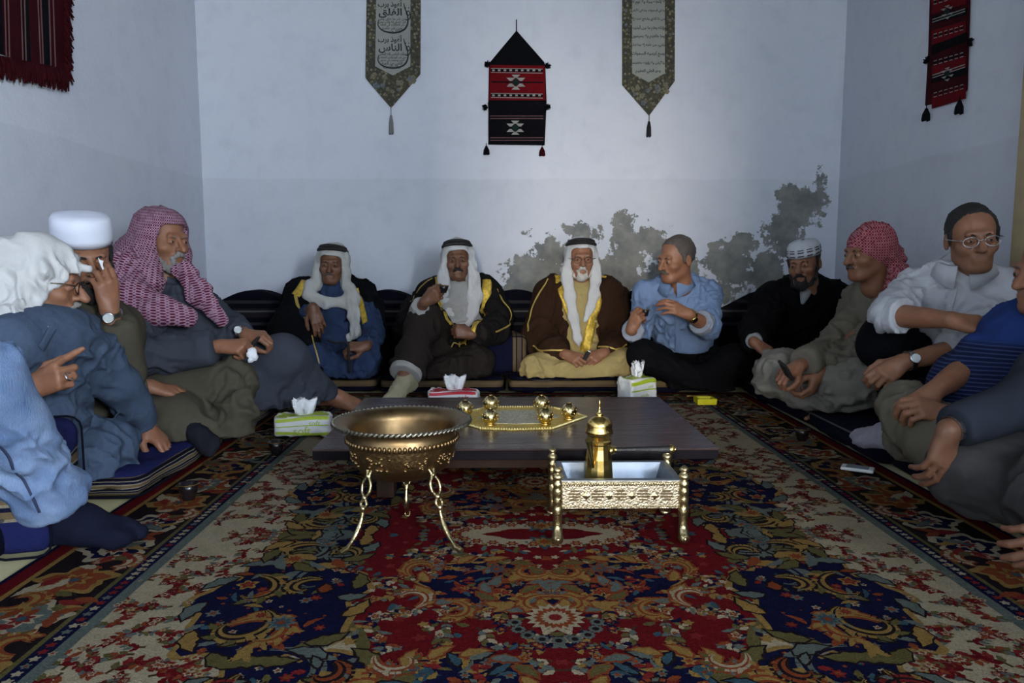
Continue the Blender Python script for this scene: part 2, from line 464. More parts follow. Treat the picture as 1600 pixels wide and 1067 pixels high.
m = MB(); m.box(RX0 - TH, DOOR_X0, RY0 - TH, RY0, 0, RZ1); m.box(DOOR_X1, RX1 + TH, RY0 - TH, RY0, 0, RZ1); m.box(DOOR_X0, DOOR_X1, RY0 - TH, RY0, 2.15, RZ1)
struct('wall_front', m, M_WALL)
# window frame behind the camera
M_FRAME = plain('window paint', (225, 225, 220), 0.5)
m = MB()
for z0, z1 in ((1.10, 1.14), (2.36, 2.40)): m.box(RX1 + 0.01, RX1 + 0.06, -3.65, -2.15, z0, z1)
for y0 in (-3.65, -2.92, -2.19): m.box(RX1 + 0.01, RX1 + 0.06, y0, y0 + 0.04, 1.14, 2.36)
struct('window_1', m, M_FRAME)
# pale wooden door standing against the right wall
M_DOOR = plain('pale door wood', (170, 150, 112), 0.6, var=0.25, scale=5.0)
dY = WX(1583, 300, RX1 - 0.05)[1]
d1 = thing('door_1', (RX1 - 0.03, dY - 0.45, 0), None, None); tag(d1, kind='structure')
m = MB(); m.box(RX1 - 0.045, RX1 - 0.002, dY - 0.9, dY, 0.01, 2.3); m.build('door_leaf', M_DOOR, d1, bevel=0.004)
m = MB()
for z0, z1 in ((0.25, 1.0), (1.15, 2.1)): m.box(RX1 - 0.058, RX1 - 0.045, dY - 0.78, dY - 0.14, z0, z1)
m.build('door_panel', M_DOOR, d1, bevel=0.006)

# ------------------------------------------------------------------ carpet
PAL = dict(red=(116, 22, 30), navy=(22, 24, 62), gold=(168, 134, 74), grey=(112, 122, 116), cream=(196, 182, 152), rust=(150, 74, 44), dark=(40, 30, 34), teal=(66, 98, 112), olive=(112, 104, 62), brown=(84, 60, 46), rose=(140, 44, 44))
PK = list(PAL)
def pile_mat(name, rgb):
    t = NT(name); p = t.obj(); c = mul(lin(rgb), 0.42)
    q = t.n('ShaderNodeMapping'); t.l(p, q.inputs[0]); q.inputs['Scale'].default_value = (1, 1.6, 1)
    n = t.noise(q.outputs[0], 260.0, 2); n2 = t.noise(p, 34.0, 4)
    col = t.mix(t.ramp(n, 0.25, 0.75), mul(c, 0.62), mul(c, 1.35))
    col = t.mix(t.math('MULTIPLY', t.ramp(n2, 0.45, 0.75), 0.35), col, mul(c, 0.55))
    t.bump(n, 0.7, 0.006); t.set(col, 0.95); t.b.inputs['Specular IOR Level'].default_value = 0.04
    return t.m
PM = [pile_mat('pile ' + k, PAL[k]) for k in PK]
RC = (0.11, 1.95); RHW, RHL = 1.27, 2.25; DV = 0.265; RUGZ = 0.009
class Rug:
    """motifs of the weave as thin raised shapes, one colour each, layered in painter's order"""
    def __init__(s): s.v = []; s.f = []; s.m = []; s.r = random.Random(5)
    def poly(s, pts, col, lay, mir=True):
        c = (sum(p[0] for p in pts) / len(pts), sum(p[1] for p in pts) / len(pts))
        for su, sv in (((1, 1), (-1, 1), (1, -1), (-1, -1)) if mir else ((1, 1),)):
            if abs(c[0] * su) > RHW + 0.2 or RC[1] + c[1] * sv < 0.9: continue
            b = len(s.v); z = RUGZ + 0.00035 * lay + s.r.random() * 0.00012
            cl = lambda p: (max(-RHW, min(RHW, p[0] * su)) + RC[0], max(-RHL, min(RHL, p[1] * sv)) + RC[1], z)
            s.v.append(cl(c)); s.v += [cl(p) for p in pts]; n = len(pts)
            for i in range(n):
                t = (b, b + 1 + i, b + 1 + (i + 1) % n)
                s.f.append(t if su * sv > 0 else t[::-1]); s.m.append(PK.index(col))
    def leaf(s, x, y, a, L, w, col, lay, rim=None, mir=True, bend=0.0):
        if rim: s.leaf(x - math.cos(a) * 0.006, y - math.sin(a) * 0.006, a, L + 0.014, w + 0.011, rim, lay - 0.5, None, mir, bend)
        up = []; lo = []
        for i in range(8):
            t = i / 7; h = w * math.sin(PI * t ** 0.8) * 0.5 * (1 + 0.18 * math.sin(t * 19)); q = a + bend * t
            cx, cy = x + math.cos(a + bend * t / 2) * L * t, y + math.sin(a + bend * t / 2) * L * t
            up.append((cx - math.sin(q) * h, cy + math.cos(q) * h)); lo.append((cx + math.sin(q) * h, cy - math.cos(q) * h))
        s.poly(lo + up[::-1], col, lay, mir)
    def flower(s, x, y, r, n, cols, lay, mir=True):
        a0 = s.r.random() * 6
        for k, c in enumerate(cols):
            rr = r * (1 - k / len(cols)); pts = []
            for i in range(n * 4):
                a = a0 + 2 * PI * i / (n * 4); q = rr * (0.8 + 0.24 * math.cos(n * a)); pts.append((x + q * math.cos(a), y + q * math.sin(a)))
            s.poly(pts, c, lay + 0.7 * k, mir)
    def strip(s, path, ws, col, lay, mir=True):
        for i in range(len(path) - 1):
            (x0, y0), (x1, y1) = path[i], path[i + 1]; a = math.atan2(y1 - y0, x1 - x0); nx, ny = -math.sin(a), math.cos(a)
            w0, w1 = ws[i] / 2, ws[i + 1] / 2
            s.poly([(x0 + nx * w0, y0 + ny * w0), (x0 - nx * w0, y0 - ny * w0), (x1 - nx * w1, y1 - ny * w1), (x1 + nx * w1, y1 + ny * w1)], col, lay, mir)
    def scroll(s, x, y, a, R, turns, col, rim, lay, hand=1, w=0.05, mir=True):
        N = 18; path = []; ws = []
        for i in range(N + 1):
            t = i / N; q = a + hand * turns * 2 * PI * t; r = R * (1 - 0.78 * t); path.append((x + r * math.cos(q), y + r * math.sin(q))); ws.append(w * (0.25 + math.sin(PI * min(1, t * 1.15)) ** 0.7))
        s.strip(path, [k + 0.016 for k in ws], rim, lay - 0.5, mir); s.strip(path, ws, col, lay, mir)
        s.strip(path, [k * 0.28 for k in ws], rim, lay + 0.3, mir)
        for i in range(2, N - 3, 3):
            (px, py), q = path[i], a + hand * turns * 2 * PI * i / N
            s.leaf(px, py, q + hand * 0.7, R * 0.42, R * 0.2, s.r.choice([col, 'grey', 'gold', 'olive']), lay + 0.2, rim, mir, hand * 0.8)
    def blob(s, x, y, rx, ry, n, amp, col, lay, mir=True, ph=0.0, seg=56):
        pts = []
        for i in range(seg):
            a = 2 * PI * i / seg; q = 1 + amp * math.cos(n * a + ph) + amp * 0.5 * math.cos((2 * n + 1) * a); pts.append((x + rx * q * math.cos(a), y + ry * q * math.sin(a)))
        s.poly(pts, col, lay, mir)
    def sprig(s, x, y, a, L, lay, lc, fc, mir=True):
        path = []; r = s.r; b = r.uniform(-1.2, 1.2)
        for i in range(6): t = i / 5; path.append((x + math.cos(a + b * t) * L * t, y + math.sin(a + b * t) * L * t))
        s.strip(path, [0.007] * 6, 'brown', lay, mir)
        for i in range(1, 6):
            for sd in (1, -1): s.leaf(path[i][0], path[i][1], a + b * i / 5 + sd * r.uniform(0.6, 1.2), L * r.uniform(0.24, 0.38), L * 0.18, r.choice(lc), lay + 0.2, None, mir, sd * -0.5)
        s.flower(path[-1][0], path[-1][1], L * 0.19, 5, fc, lay + 0.5, mir)
G = Rug(); rr = G.r
def clusterfill(x, y, rx, ry, n, cols, rim, lay, size=(0.035, 0.075)):
    for i in range(n):
        a = rr.random() * 2 * PI; q = math.sqrt(rr.random()); px, py = x + rx * q * math.cos(a), y + ry * q * math.sin(a)
        k = rr.random()
        if k < 0.55: G.leaf(px, py, a + rr.uniform(-0.9, 0.9), rr.uniform(*size), rr.uniform(*size) * 0.42, rr.choice(cols), lay + rr.random(), rim if rr.random() < 0.6 else None, True, rr.uniform(-1, 1))
        elif k < 0.8: G.flower(px, py, rr.uniform(0.016, 0.034), rr.choice([5, 6, 8]), rr.sample(cols, 2) + ['rust'], lay + rr.random())
        else: G.scroll(px, py, a, rr.uniform(0.035, 0.06), rr.choice([0.7, 0.9]), rr.choice(cols), rim, lay + rr.random(), rr.choice([1, -1]), 0.024)
# ground: cream field inside the guard stripe
GU, GV = 0.955, 1.62 + DV
G.poly([(-GU, -GV), (GU, -GV), (GU, GV), (-GU, GV)], 'cream', 0, False)
# red field, lobed
def field(sc): return [(sc * 0.56 * (1 + 0.16 * math.cos(6 * a) + 0.07 * math.cos(14 * a)) * math.cos(a), sc * 1.12 * (1 + 0.10 * math.cos(6 * a) + 0.05 * math.cos(16 * a)) * math.sin(a)) for a in [2 * PI * i / 120 for i in range(120)]]
G.poly(field(1.05), 'olive', 0.6, False); G.poly(field(1.0), 'red', 1, False)
# cream sprays with small red, rust and green leaves
for i in range(270):
    u = rr.uniform(0.5, 0.93); v = rr.uniform(0.0, 1.85)
    G.sprig(u, v, rr.random() * 6.28, rr.uniform(0.045, 0.085), 0.7 + rr.random() * 0.2, ['red', 'rose', 'rust', 'olive', 'grey', 'red'], [rr.choice(['rose', 'gold', 'red']), 'cream', 'rust'])
for i in range(60):
    u = rr.uniform(0.0, 0.9); v = rr.uniform(1.25, 1.85)
    G.sprig(u, v, rr.random() * 6.28, rr.uniform(0.06, 0.12), 0.7 + rr.random() * 0.2, ['red', 'rose', 'rust', 'olive', 'grey'], ['rose', 'cream', 'rust'])
# navy corner pieces with acanthus scrolls
for (x, y, rx, ry) in ((0.60, 0.40, 0.17, 0.25), (0.47, 0.78, 0.20, 0.16), (0.26, 1.10, 0.24, 0.13), (0.58, 0.10, 0.11, 0.10)):
    G.blob(x, y, rx * 1.09, ry * 1.07, 7, 0.11, 'gold', 1.8, ph=0.5); G.blob(x, y, rx, ry, 7, 0.11, 'navy', 2.1, ph=0.5)
    for k in range(4):
        a = rr.random() * 6.28; G.scroll(x + rx * 0.55 * math.cos(a + k), y + ry * 0.55 * math.sin(a + k), a, rr.uniform(0.07, 0.12), rr.choice([0.6, 0.8]), rr.choice(['gold', 'grey', 'gold', 'olive']), rr.choice(['rust', 'dark', 'navy']), 3 + k * 0.3, rr.choice([1, -1]), 0.024)
    clusterfill(x, y, rx * 0.85, ry * 0.85, 9, ['gold', 'grey', 'rose', 'gold', 'teal', 'rust'], 'dark', 4.6)
    for k in range(11):
        a = 2 * PI * k / 11; G.leaf(x + rx * 0.93 * math.cos(a), y + ry * 0.93 * math.sin(a), a + 0.9, 0.085, 0.034, rr.choice(['gold', 'grey', 'olive']), 4 + rr.random(), 'dark', True, 0.9)
# medallion: navy lobes before and behind a cream flower wreath
for (x, y, rx, ry) in ((0.155, 0.30, 0.135, 0.125), (0.05, 0.36, 0.09, 0.07), (0.19, 0.70, 0.12, 0.075)):
    G.blob(x, y, rx * 1.06, ry * 1.08, 8, 0.09, 'gold', 2.2); G.blob(x, y, rx, ry, 8, 0.09, 'navy', 2.5)
    clusterfill(x, y, rx * 0.9, ry * 0.9, 9, ['gold', 'grey', 'gold', 'rust', 'teal', 'rose'], 'dark', 3.4)
    for k in range(12):
        a = 2 * PI * k / 12; G.leaf(x + rx * 0.95 * math.cos(a), y + ry * 0.95 * math.sin(a), a - 0.8, 0.06, 0.024, rr.choice(['gold', 'grey', 'gold', 'olive']), 4.2 + rr.random(), 'rust', True, -0.9)
G.blob(0, 0, 0.235, 0.075, 6, 0.06, 'cream', 4.4); G.blob(0, 0, 0.15, 0.04, 6, 0.08, 'red', 4.8)
for k, (sx_, sy_) in enumerate(((0.30, 0.22), (0.32, 0.38), (0.05, 0.24), (0.03, 0.42), (0.22, 0.45), (0.30, 0.64))): G.scroll(sx_, sy_, 1 + k, 0.055, 0.7, rr.choice(['gold', 'cream']), 'rust', 5, 1 if k % 2 else -1, 0.018)
for k in range(26):
    a = 2 * PI * k / 26; G.flower(0.24 * math.cos(a), 0.075 * math.sin(a), 0.026, 6, ['cream', 'rose', 'gold'], 5 + rr.random())
G.flower(0, 0.48, 0.062, 9, ['cream', 'rust', 'cream', 'rose'], 6); G.flower(0, 0.06, 0.05, 8, ['teal', 'gold', 'rust'], 5.5)
for k in range(9): a = PI + PI * k / 8; G.flower(0.085 * math.cos(a), 0.50 - 0.075 * math.sin(a), 0.016, 5, ['grey', 'dark'], 6)
# loose sprigs on the red
for i in range(95):
    a = rr.random() * 1.57; q = rr.uniform(0.25, 0.95); x, y = 0.56 * q * math.cos(a), 1.1 * q * math.sin(a)
    G.sprig(x, y, rr.random() * 6.28, rr.uniform(0.05, 0.095), 1.2 + rr.random() * 0.4, ['gold', 'olive', 'grey', 'cream', 'navy'], [rr.choice(['cream', 'gold', 'navy']), 'rose', 'gold'])
# small blossoms and leaves scattered over the red and the navy
for i in range(230):
    a = rr.random() * 1.57; q = rr.uniform(0.12, 0.97); x, y = 0.6 * q * math.cos(a), 1.12 * q * math.sin(a)
    if i % 3: G.leaf(x, y, rr.random() * 6.28, rr.uniform(0.022, 0.042), rr.uniform(0.010, 0.017), rr.choice(['gold', 'grey', 'olive', 'cream', 'navy', 'teal', 'rust']), 1.75 + rr.random() * 0.2, None, True, rr.uniform(-1, 1))
    else: G.flower(x, y, rr.uniform(0.009, 0.016), 5, [rr.choice(['cream', 'gold', 'grey', 'rose'])], 1.75 + rr.random() * 0.2)
for (x, y, rx, ry) in ((0.60, 0.40, 0.17, 0.25), (0.47, 0.78, 0.20, 0.16), (0.26, 1.10, 0.24, 0.13), (0.155, 0.30, 0.135, 0.125), (0.19, 0.70, 0.12, 0.075)):
    for i in range(46):
        a = rr.random() * 6.28; q = math.sqrt(rr.random()) * 0.92; px, py = x + rx * q * math.cos(a), y + ry * q * math.sin(a)
        if i % 4: G.leaf(px, py, rr.random() * 6.28, rr.uniform(0.025, 0.055), rr.uniform(0.010, 0.018), rr.choice(['gold', 'grey', 'olive', 'rust', 'teal', 'gold', 'rose']), 3.0 + rr.random(), None, True, rr.uniform(-1.4, 1.4))
        else: G.flower(px, py, rr.uniform(0.010, 0.017), 6, [rr.choice(['rose', 'gold', 'grey']), 'rust'], 3.0 + rr.random())
# guard stripes and the broad border
def frame(u0, v0, u1, v1, col, lay):
    G.poly([(u0, -v1), (u1, -v1), (u1, v1), (u0, v1)], col, lay, False); G.poly([(-u1, -v1), (-u0, -v1), (-u0, v1), (-u1, v1)], col, lay, False)
    G.poly([(-u1, v0), (u1, v0), (u1, v1), (-u1, v1)], col, lay + 0.1, False); G.poly([(-u1, -v1), (u1, -v1), (u1, -v0), (-u1, -v0)], col, lay + 0.1, False)
frame(0.945, 1.61 + DV, 0.972, 1.637 + DV, 'grey', 1.5); frame(0.972, 1.637 + DV, 1.008, 1.673 + DV, 'navy', 1.6); frame(1.008, 1.673 + DV, 1.020, 1.685 + DV, 'olive', 1.7)
frame(1.02, 1.685 + DV, 1.215, 1.88 + DV, 'dark', 1.2); frame(1.215, 1.88 + DV, 1.23, 1.895 + DV, 'gold', 1.4); frame(1.23, 1.895 + DV, RHW, 1.935 + DV, 'red', 1.3)
for k in range(74):
    G.flower(0.99, 0.0145 + 0.0255 * k, 0.011, 5, [rr.choice(['cream', 'rose', 'grey'])], 2.2)
for k in range(38): G.flower(0.0145 + 0.0255 * k, 1.655 + DV, 0.011, 5, [rr.choice(['cream', 'rose', 'grey'])], 2.2)
for k in range(11):
    v = 0.09 + 0.19 * k; c1, c2 = (('gold', 'rust') if k % 2 else ('cream', 'rose'))
    G.blob(1.115, v, 0.085, 0.075, 5, 0.16, c1, 2.0, ph=k); G.blob(1.115, v, 0.066, 0.056, 5, 0.16, ('navy', 'rust', 'grey')[k % 3], 2.4, ph=k); G.flower(1.115, v, 0.04, 7, [c1, c2, 'teal'], 3)
    G.scroll(1.06 + 0.11 * (k % 2), v + 0.095, k, 0.06, 0.8, rr.choice(['gold', 'cream', 'grey']), 'rust', 2.6, 1 if k % 2 else -1, 0.03)
    for q in range(9): G.leaf(1.115 + rr.uniform(-0.08, 0.08), v + rr.uniform(-0.1, 0.1), rr.random() * 6.28, rr.uniform(0.04, 0.08), 0.026, rr.choice(['olive', 'grey', 'rust', 'rose', 'cream', 'gold']), 3.2 + rr.random(), None, True, rr.uniform(-1, 1))
for k in range(7):
    u = 0.08 + 0.17 * k
    G.blob(u, 1.78 + DV, 0.08, 0.075, 5, 0.16, 'gold' if k % 2 else 'cream', 2.0, ph=k); G.blob(u, 1.78 + DV, 0.06, 0.055, 5, 0.16, ('navy', 'rust', 'grey')[k % 3], 2.4); G.flower(u, 1.78 + DV, 0.036, 7, ['gold', 'rose', 'teal'], 3)
    for q in range(9): G.leaf(u + rr.uniform(-0.1, 0.1), 1.78 + DV + rr.uniform(-0.08, 0.08), rr.random() * 6.28, rr.uniform(0.04, 0.08), 0.026, rr.choice(['olive', 'grey', 'rust', 'rose', 'cream', 'gold']), 3.2 + rr.random(), None, True, rr.uniform(-1, 1))
RHL = 1.935 + DV
carpet = thing('carpet', (RC[0], RC[1], 0), 'large red, navy and cream floral carpet covering the floor under the low table', 'carpet')
m = MB(); m.box(RC[0] - RHW, RC[0] + RHW, RC[1] - RHL, RC[1] + RHL, 0.0005, RUGZ); m.build('backing', PM[PK.index('dark')], carpet)
m = MB()
for x0, x1, y0, y1 in ((RC[0] - RHW - 0.012, RC[0] - RHW, RC[1] - RHL, RC[1] + RHL), (RC[0] + RHW, RC[0] + RHW + 0.012, RC[1] - RHL, RC[1] + RHL), (RC[0] - RHW, RC[0] + RHW, RC[1] + RHL, RC[1] + RHL + 0.012)): m.box(x0, x1, y0, y1, 0.0005, RUGZ + 0.001)
m.build('binding', PM[PK.index('navy')], carpet)
pv = np.array(G.v); pv[:, 1] = np.clip(pv[:, 1], RC[1] - RHL, RC[1] + RHL)
me = raw_mesh('woven_pattern', pv - np.array([RC[0], RC[1], 0]), np.array(G.f), False)
po = link('woven_pattern', me, PM, carpet); me.polygons.foreach_set('material_index', np.array(G.m, np.int32)); tag(po, kind='stuff')

# ------------------------------------------------------------------ mattresses, backrests, arm cushions
def band_mat(name, base, stops, axis='z', scale=1.0, off=0.0, alt=None):
    """navy cloth with woven bands at given heights"""
    t = NT(name); p = t.obj(); xyz = t.sep(p); z = t.math('MULTIPLY', t.math('ADD', xyz['xyz'.index(axis)], off), scale)
    r = t.n('ShaderNodeValToRGB'); r.color_ramp.interpolation = 'CONSTANT'; t.l(z, r.inputs[0]); e = r.color_ramp.elements
    e[0].position = 0; e[0].color = lin(base); e.remove(e[1])
    for pos, c in stops: x = e.new(pos); x.color = lin(c)
    n = t.noise(p, 420.0, 2); col = t.mix(t.ramp(n, 0.3, 0.7), r.outputs[0], t.mix(0.35, r.outputs[0], (0, 0, 0, 1)))
    t.bump(t.math('ADD', n, t.noise(p, 14.0, 3)), 0.35, 0.008); t.set(col, 0.9, Specular_IOR_Level=0.06)
    return t.m
NV, TN, DK, CR, GY = (21, 23, 46), (108, 91, 66), (12, 12, 17), (140, 130, 110), (50, 49, 54)
M_MATB = band_mat('mattress cloth tan edge', NV, [(0.0, NV), (0.30, DK), (0.34, TN), (0.50, (120, 100, 72)), (0.62, TN), (0.70, DK), (0.74, CR), (0.76, DK), (0.80, NV)], scale=10.0)
M_MATL = band_mat('mattress cloth many stripes', (34, 38, 84), [(0.0, NV), (0.08, CR), (0.12, TN), (0.22, CR), (0.26, NV), (0.32, CR), (0.35, NV), (0.42, CR), (0.46, TN), (0.54, CR), (0.58, NV), (0.66, CR), (0.69, NV), (0.76, TN), (0.80, (34, 38, 84))], scale=11.0)
M_NAVY = cloth('navy upholstery', NV, bump=0.3); M_MID = cloth('midnight upholstery', (20, 21, 40), bump=0.3)
M_PIPE = plain('grey piping', (70, 68, 70), 0.8)
def mattress(x0, x1, y0, y1, h, mat, label, group=None, z0=0.011, seed=0, pipe=False, name='floor_mattress'):
    c = V((x0 + x1) / 2, (y0 + y1) / 2, z0)
    r = thing(name, c, label, 'mattress', group)
    s = SDF(0.02); s.box((c[0], c[1], z0 + h / 2), ((x1 - x0) / 2, (y1 - y0) / 2, h / 2), None, min(0.045, h * 0.45))
    soft(s, 'cover', mat, r, amp=0.0045, seed=seed, freq=9.0)
    for zz in ((z0 + h * 0.86,) if pipe else (z0 + h * 0.84, z0 + h * 0.16)):
        m = MB(); q = 0.05; e = 0.004
        pts = []
        for cx, cy, a0 in ((x1 - q, y1 - q, 0), (x0 + q, y1 - q, PI / 2), (x0 + q, y0 + q, PI), (x1 - q, y0 + q, 1.5 * PI)):
            for k in range(5): a = a0 + PI / 2 * k / 4; pts.append(V(cx + (q - e) * math.cos(a), cy + (q - e) * math.sin(a), zz))
        m.tube(pts + [pts[0]], 0.0045, 6, False); m.build('piping', M_PIPE if pipe else M_MID, r)
    return r
Z_M = 0.011
YB = FL(800, 617)[1]
xs = [RX0 + 0.93, W(789, 600, YB)[0], W(794, 600, YB)[0], W(1072, 600, YB)[0]]
mattress(RX0 + 0.04, W(586, 600, YB)[0], YB + 0.03, RY1 - 0.03, 0.095, M_MATB, 'navy floor mattress with tan edge under the man in the black cloak', 'mattresses along the damp wall', seed=1)
mattress(W(590, 600, YB)[0], xs[1], YB, RY1 - 0.03, 0.095, M_MATB, 'navy floor mattress with tan edge under the man sipping coffee', 'mattresses along the damp wall', seed=2)
mattress(xs[2], xs[3], YB - 0.01, RY1 - 0.03, 0.095, M_MATB, 'navy floor mattress with tan edge under the man in the brown cloak', 'mattresses along the damp wall', seed=3)
mattress(xs[3] + 0.01, RX1 - 0.03, YB + 0.14, RY1 - 0.03, 0.09, M_MID, 'dark floor mattress in the corner behind the man in the black robe', 'mattresses along the damp wall', seed=4)
XR = 1.37
mattress(XR, RX1 - 0.07, 2.62, YB + 0.12, 0.085, M_NAVY, 'dark navy floor mattress under the man in the red headscarf', 'mattresses along the right wall', seed=5, pipe=True)
mattress(XR + 0.02, RX1 - 0.07, 0.85, 2.605, 0.085, M_NAVY, 'dark navy floor mattress under the man in the striped blue polo', 'mattresses along the right wall', seed=6, pipe=True)
XL = -1.13
mattress(RX0 + 0.03, XL + 0.02, 2.98, YB + 0.015, 0.082, M_MATL, 'navy floor mattress with striped side under the man in the grey robe', 'striped mattresses along the left wall', seed=7)
mattress(RX0 + 0.03, XL, FL(150, 800)[1] + 0.06, 2.965, 0.082, M_MATL, 'navy floor mattress with striped side under the man pressing a tissue to his eye', 'striped mattresses along the left wall', seed=8)
mattress(RX0 + 0.03, -1.22, 0.9, 1.88, 0.13, M_NAVY, 'plain blue floor mattress beside the navy sock', 'striped mattresses along the left wall', seed=9, pipe=True)

M_BACK = band_mat('backrest cloth', (14, 15, 26), [(0.0, (14, 15, 26)), (0.24, GY), (0.26, (14, 15, 26)), (0.29, (36, 34, 38)), (0.35, (14, 15, 26)), (0.38, GY), (0.40, (14, 15, 26))], scale=1.0)
def backrest(c, w, along, label, group, depth=0.16, zt=0.575, zs=0.43):
    """cushion with a bell-shaped top; `along` is the wall direction"""
    along = unit(along); out = V(-along[1], along[0], 0); r = thing('backrest_cushion', c, label, 'cushion', group); c = np.asarray(c, float)
    z0 = c[2]; us = np.linspace(-w / 2, w / 2, 33)
    top = [zs + (zt - zs) * (0.5 + 0.5 * math.cos(2 * PI * min(0.5, abs(u / w) * 1.04))) ** 0.8 for u in us]
    prof = [(-w / 2 + 0.0, z0)] + [(u, z) for u, z in zip(us, top)] + [(w / 2, z0)]
    m = MB(); m.extrude([c + along * u + out * (-depth / 2) + V(0, 0, z - z0) for u, z in prof], out * depth); m.build('cushion_body', M_BACK, r, bevel=0.035, seg=3)
    for sd in (-1, 1):
        m = MB(); m.tube([c + along * u * 0.985 + out * (sd * (depth / 2 - 0.012)) + V(0, 0, z - z0 - 0.014) for u, z in zip(us, top)], 0.006, 6); m.build('piping', M_PIPE, r)
    m = MB(); m.box(-1, 1, -1, 1, -1, 1); m.v = [tuple(c + along * (q[0] * w * 0.48) + out * (q[1] * (depth / 2 + 0.004)) + V(0, 0, 0.44 - z0 + q[2] * 0.006)) for q in m.v]; m.build('welt', M_PIPE, r, bevel=0.003)
    return r
nm = ['behind the man in the black cloak, nearest the left corner', 'between the black cloak and the man sipping coffee', 'behind the striped arm cushion', 'between the brown cloak and the blue shirt', 'behind the man in the black robe']
for i in range(5):
    backrest((-1.60 + 0.845 * i, RY1 - 0.125, 0.108), 0.83, (1, 0, 0), 'dark bell-topped backrest ' + nm[i], 'backrests along the damp wall', depth=0.2)
for i in range(3):
    backrest((RX0 + 0.11, 1.75 + 0.86 * i + 0.35, 0.128), 0.84, (0, 1, 0), 'dark bell-topped backrest on the left wall behind the ' + ['blue robe', 'olive robe', 'grey robe'][i], 'backrests along the left wall', depth=0.17)
for i in range(3):
    backrest((RX1 - 0.10, 1.4 + 0.86 * i + 0.2, 0.098), 0.84, (0, -1, 0), 'dark bell-topped backrest on the right wall behind the ' + ['grey-blue shirt', 'white shirt', 'beige robe'][i], 'backrests along the right wall', depth=0.17)
M_ARM = band_mat('arm cushion cloth', NV, [(0.0, NV), (0.30, TN), (0.38, DK), (0.41, (96, 84, 72)), (0.52, DK), (0.55, TN), (0.66, DK), (0.69, (96, 84, 72)), (0.78, NV)], axis='x', scale=4.4, off=0.03)
def arm_cushion(c, h, R, mat, label, amp=0.004):
    r = thing('arm_cushion', (c[0], c[1], c[2]), label, 'cushion')
    s = SDF(0.011); s.box((0, 0, h[2]), h, None, 0.04)
    M = (R, np.asarray(c, float)); P, F = s.surface(); P = folds(P, F, amp, 3, 10.0)
    me = raw_mesh('cushion_body', P, F); o = link('cushion_body', me, mat, r); o.rotation_euler = Matrix(R.tolist()).to_euler()
    for sd in (-1, 1):
        q = 0.036; pts = []; m = MB()
        for cx, cz, a0 in ((h[0] - q, 2 * h[2] - q, 0), (-h[0] + q, 2 * h[2] - q, PI / 2), (-h[0] + q, q, PI), (h[0] - q, q, 1.5 * PI)):
            for k in range(4): a = a0 + PI / 2 * k / 3; pts.append(V(cx + q * math.cos(a), sd * (h[1] - 0.012), cz + q * math.sin(a)))
        m.tube(pts + [pts[0]], 0.0032, 6, False)
        p = m.build('piping', M_MID, r, org=(0, 0, 0)); p.location = (0, 0, 0); p.rotation_euler = o.rotation_euler
    return r
def rotz(a): c, s = math.cos(a), math.sin(a); return np.array([[c, -s, 0], [s, c, 0], [0, 0, 1.0]])
cc = W(792, 560, 4.42)
arm_cushion((cc[0] - 0.005, 4.44, 0.108), (0.122, 0.2, 0.108), rotz(0), M_ARM, 'navy arm cushion with tan stripes between the two gold-trimmed cloaks')
M_ARM2 = band_mat('arm cushion cloth left', (34, 38, 84), [(0.0, (34, 38, 84)), (0.34, CR), (0.37, TN), (0.43, NV), (0.47, CR), (0.50, TN), (0.56, NV), (0.60, CR), (0.62, TN), (0.69, NV), (0.72, CR), (0.74, (34, 38, 84))], axis='z', scale=3.4)
ca = W(85, 690, 2.02)
arm_cushion((-1.24, 1.93, 0.015), (0.07, 0.16, 0.15), rotz(0.25), M_ARM2, 'navy arm cushion with cream stripes beside the jeans')
# ------------------------------------------------------------------ low table
t = NT('striped dark veneer'); p = t.obj(); q = t.n('ShaderNodeMapping'); t.l(p, q.inputs[0]); q.inputs['Scale'].default_value = (0.6, 26, 8)
n = t.noise(q.outputs[0], 1.6, 5, 0.6); n2 = t.noise(q.outputs[0], 6.0, 3)
col = t.mix(t.ramp(n, 0.35, 0.68), lin((38, 28, 30)), lin((80, 58, 54))); col = t.mix(t.math('MULTIPLY', t.ramp(n2, 0.55, 0.8), 0.5), col, lin((34, 27, 34)))
M_VEN = t.set(col, t.math('ADD', 0.2, t.math('MULTIPLY', n2, 0.12)), Specular_IOR_Level=0.28)
M_EDGE = plain('dark table edge', (20, 17, 21), 0.6, Specular_IOR_Level=0.06); M_LEG = plain('brown table leg', (44, 31, 24), 0.6, Specular_IOR_Level=0.06)
TZ = 0.1875
A = FL(490.5, 699, TZ); B = FL(1128, 704, TZ); C_ = FL(1022, 621, TZ); D_ = FL(566, 620, TZ)
ty0, ty1 = (A[1] + B[1]) / 2, (C_[1] + D_[1]) / 2; tx0, tx1 = A[0], B[0]
tab = thing('low_table', ((tx0 + tx1) / 2, (ty0 + ty1) / 2, 0.011), 'low dark striped-veneer table standing in the middle of the carpet', 'table')
m = MB(); m.box(tx0, tx1, ty0, ty1, TZ - 0.006, TZ); m.build('tabletop', M_VEN, tab, bevel=0.0015)
m = MB(); m.box(tx0 + 0.001, tx1 - 0.001, ty0 + 0.001, ty1 - 0.001, TZ - 0.034, TZ - 0.0062); m.build('edge_band', M_EDGE, tab, bevel=0.002)
ax0, ax1, ay0, ay1 = tx0 + 0.16, tx1 - 0.16, ty0 + 0.055, ty1 - 0.055
for k, (x0, x1, y0, y1) in enumerate(((ax0, ax1, ay0, ay0 + 0.018), (ax0, ax1, ay1 - 0.018, ay1), (ax0, ax0 + 0.018, ay0 + 0.019, ay1 - 0.019), (ax1 - 0.018, ax1, ay0 + 0.019, ay1 - 0.019))):
    m = MB(); m.box(x0, x1, y0, y1, TZ - 0.075, TZ - 0.0345); m.build('apron', M_LEG, tab, bevel=0.002)
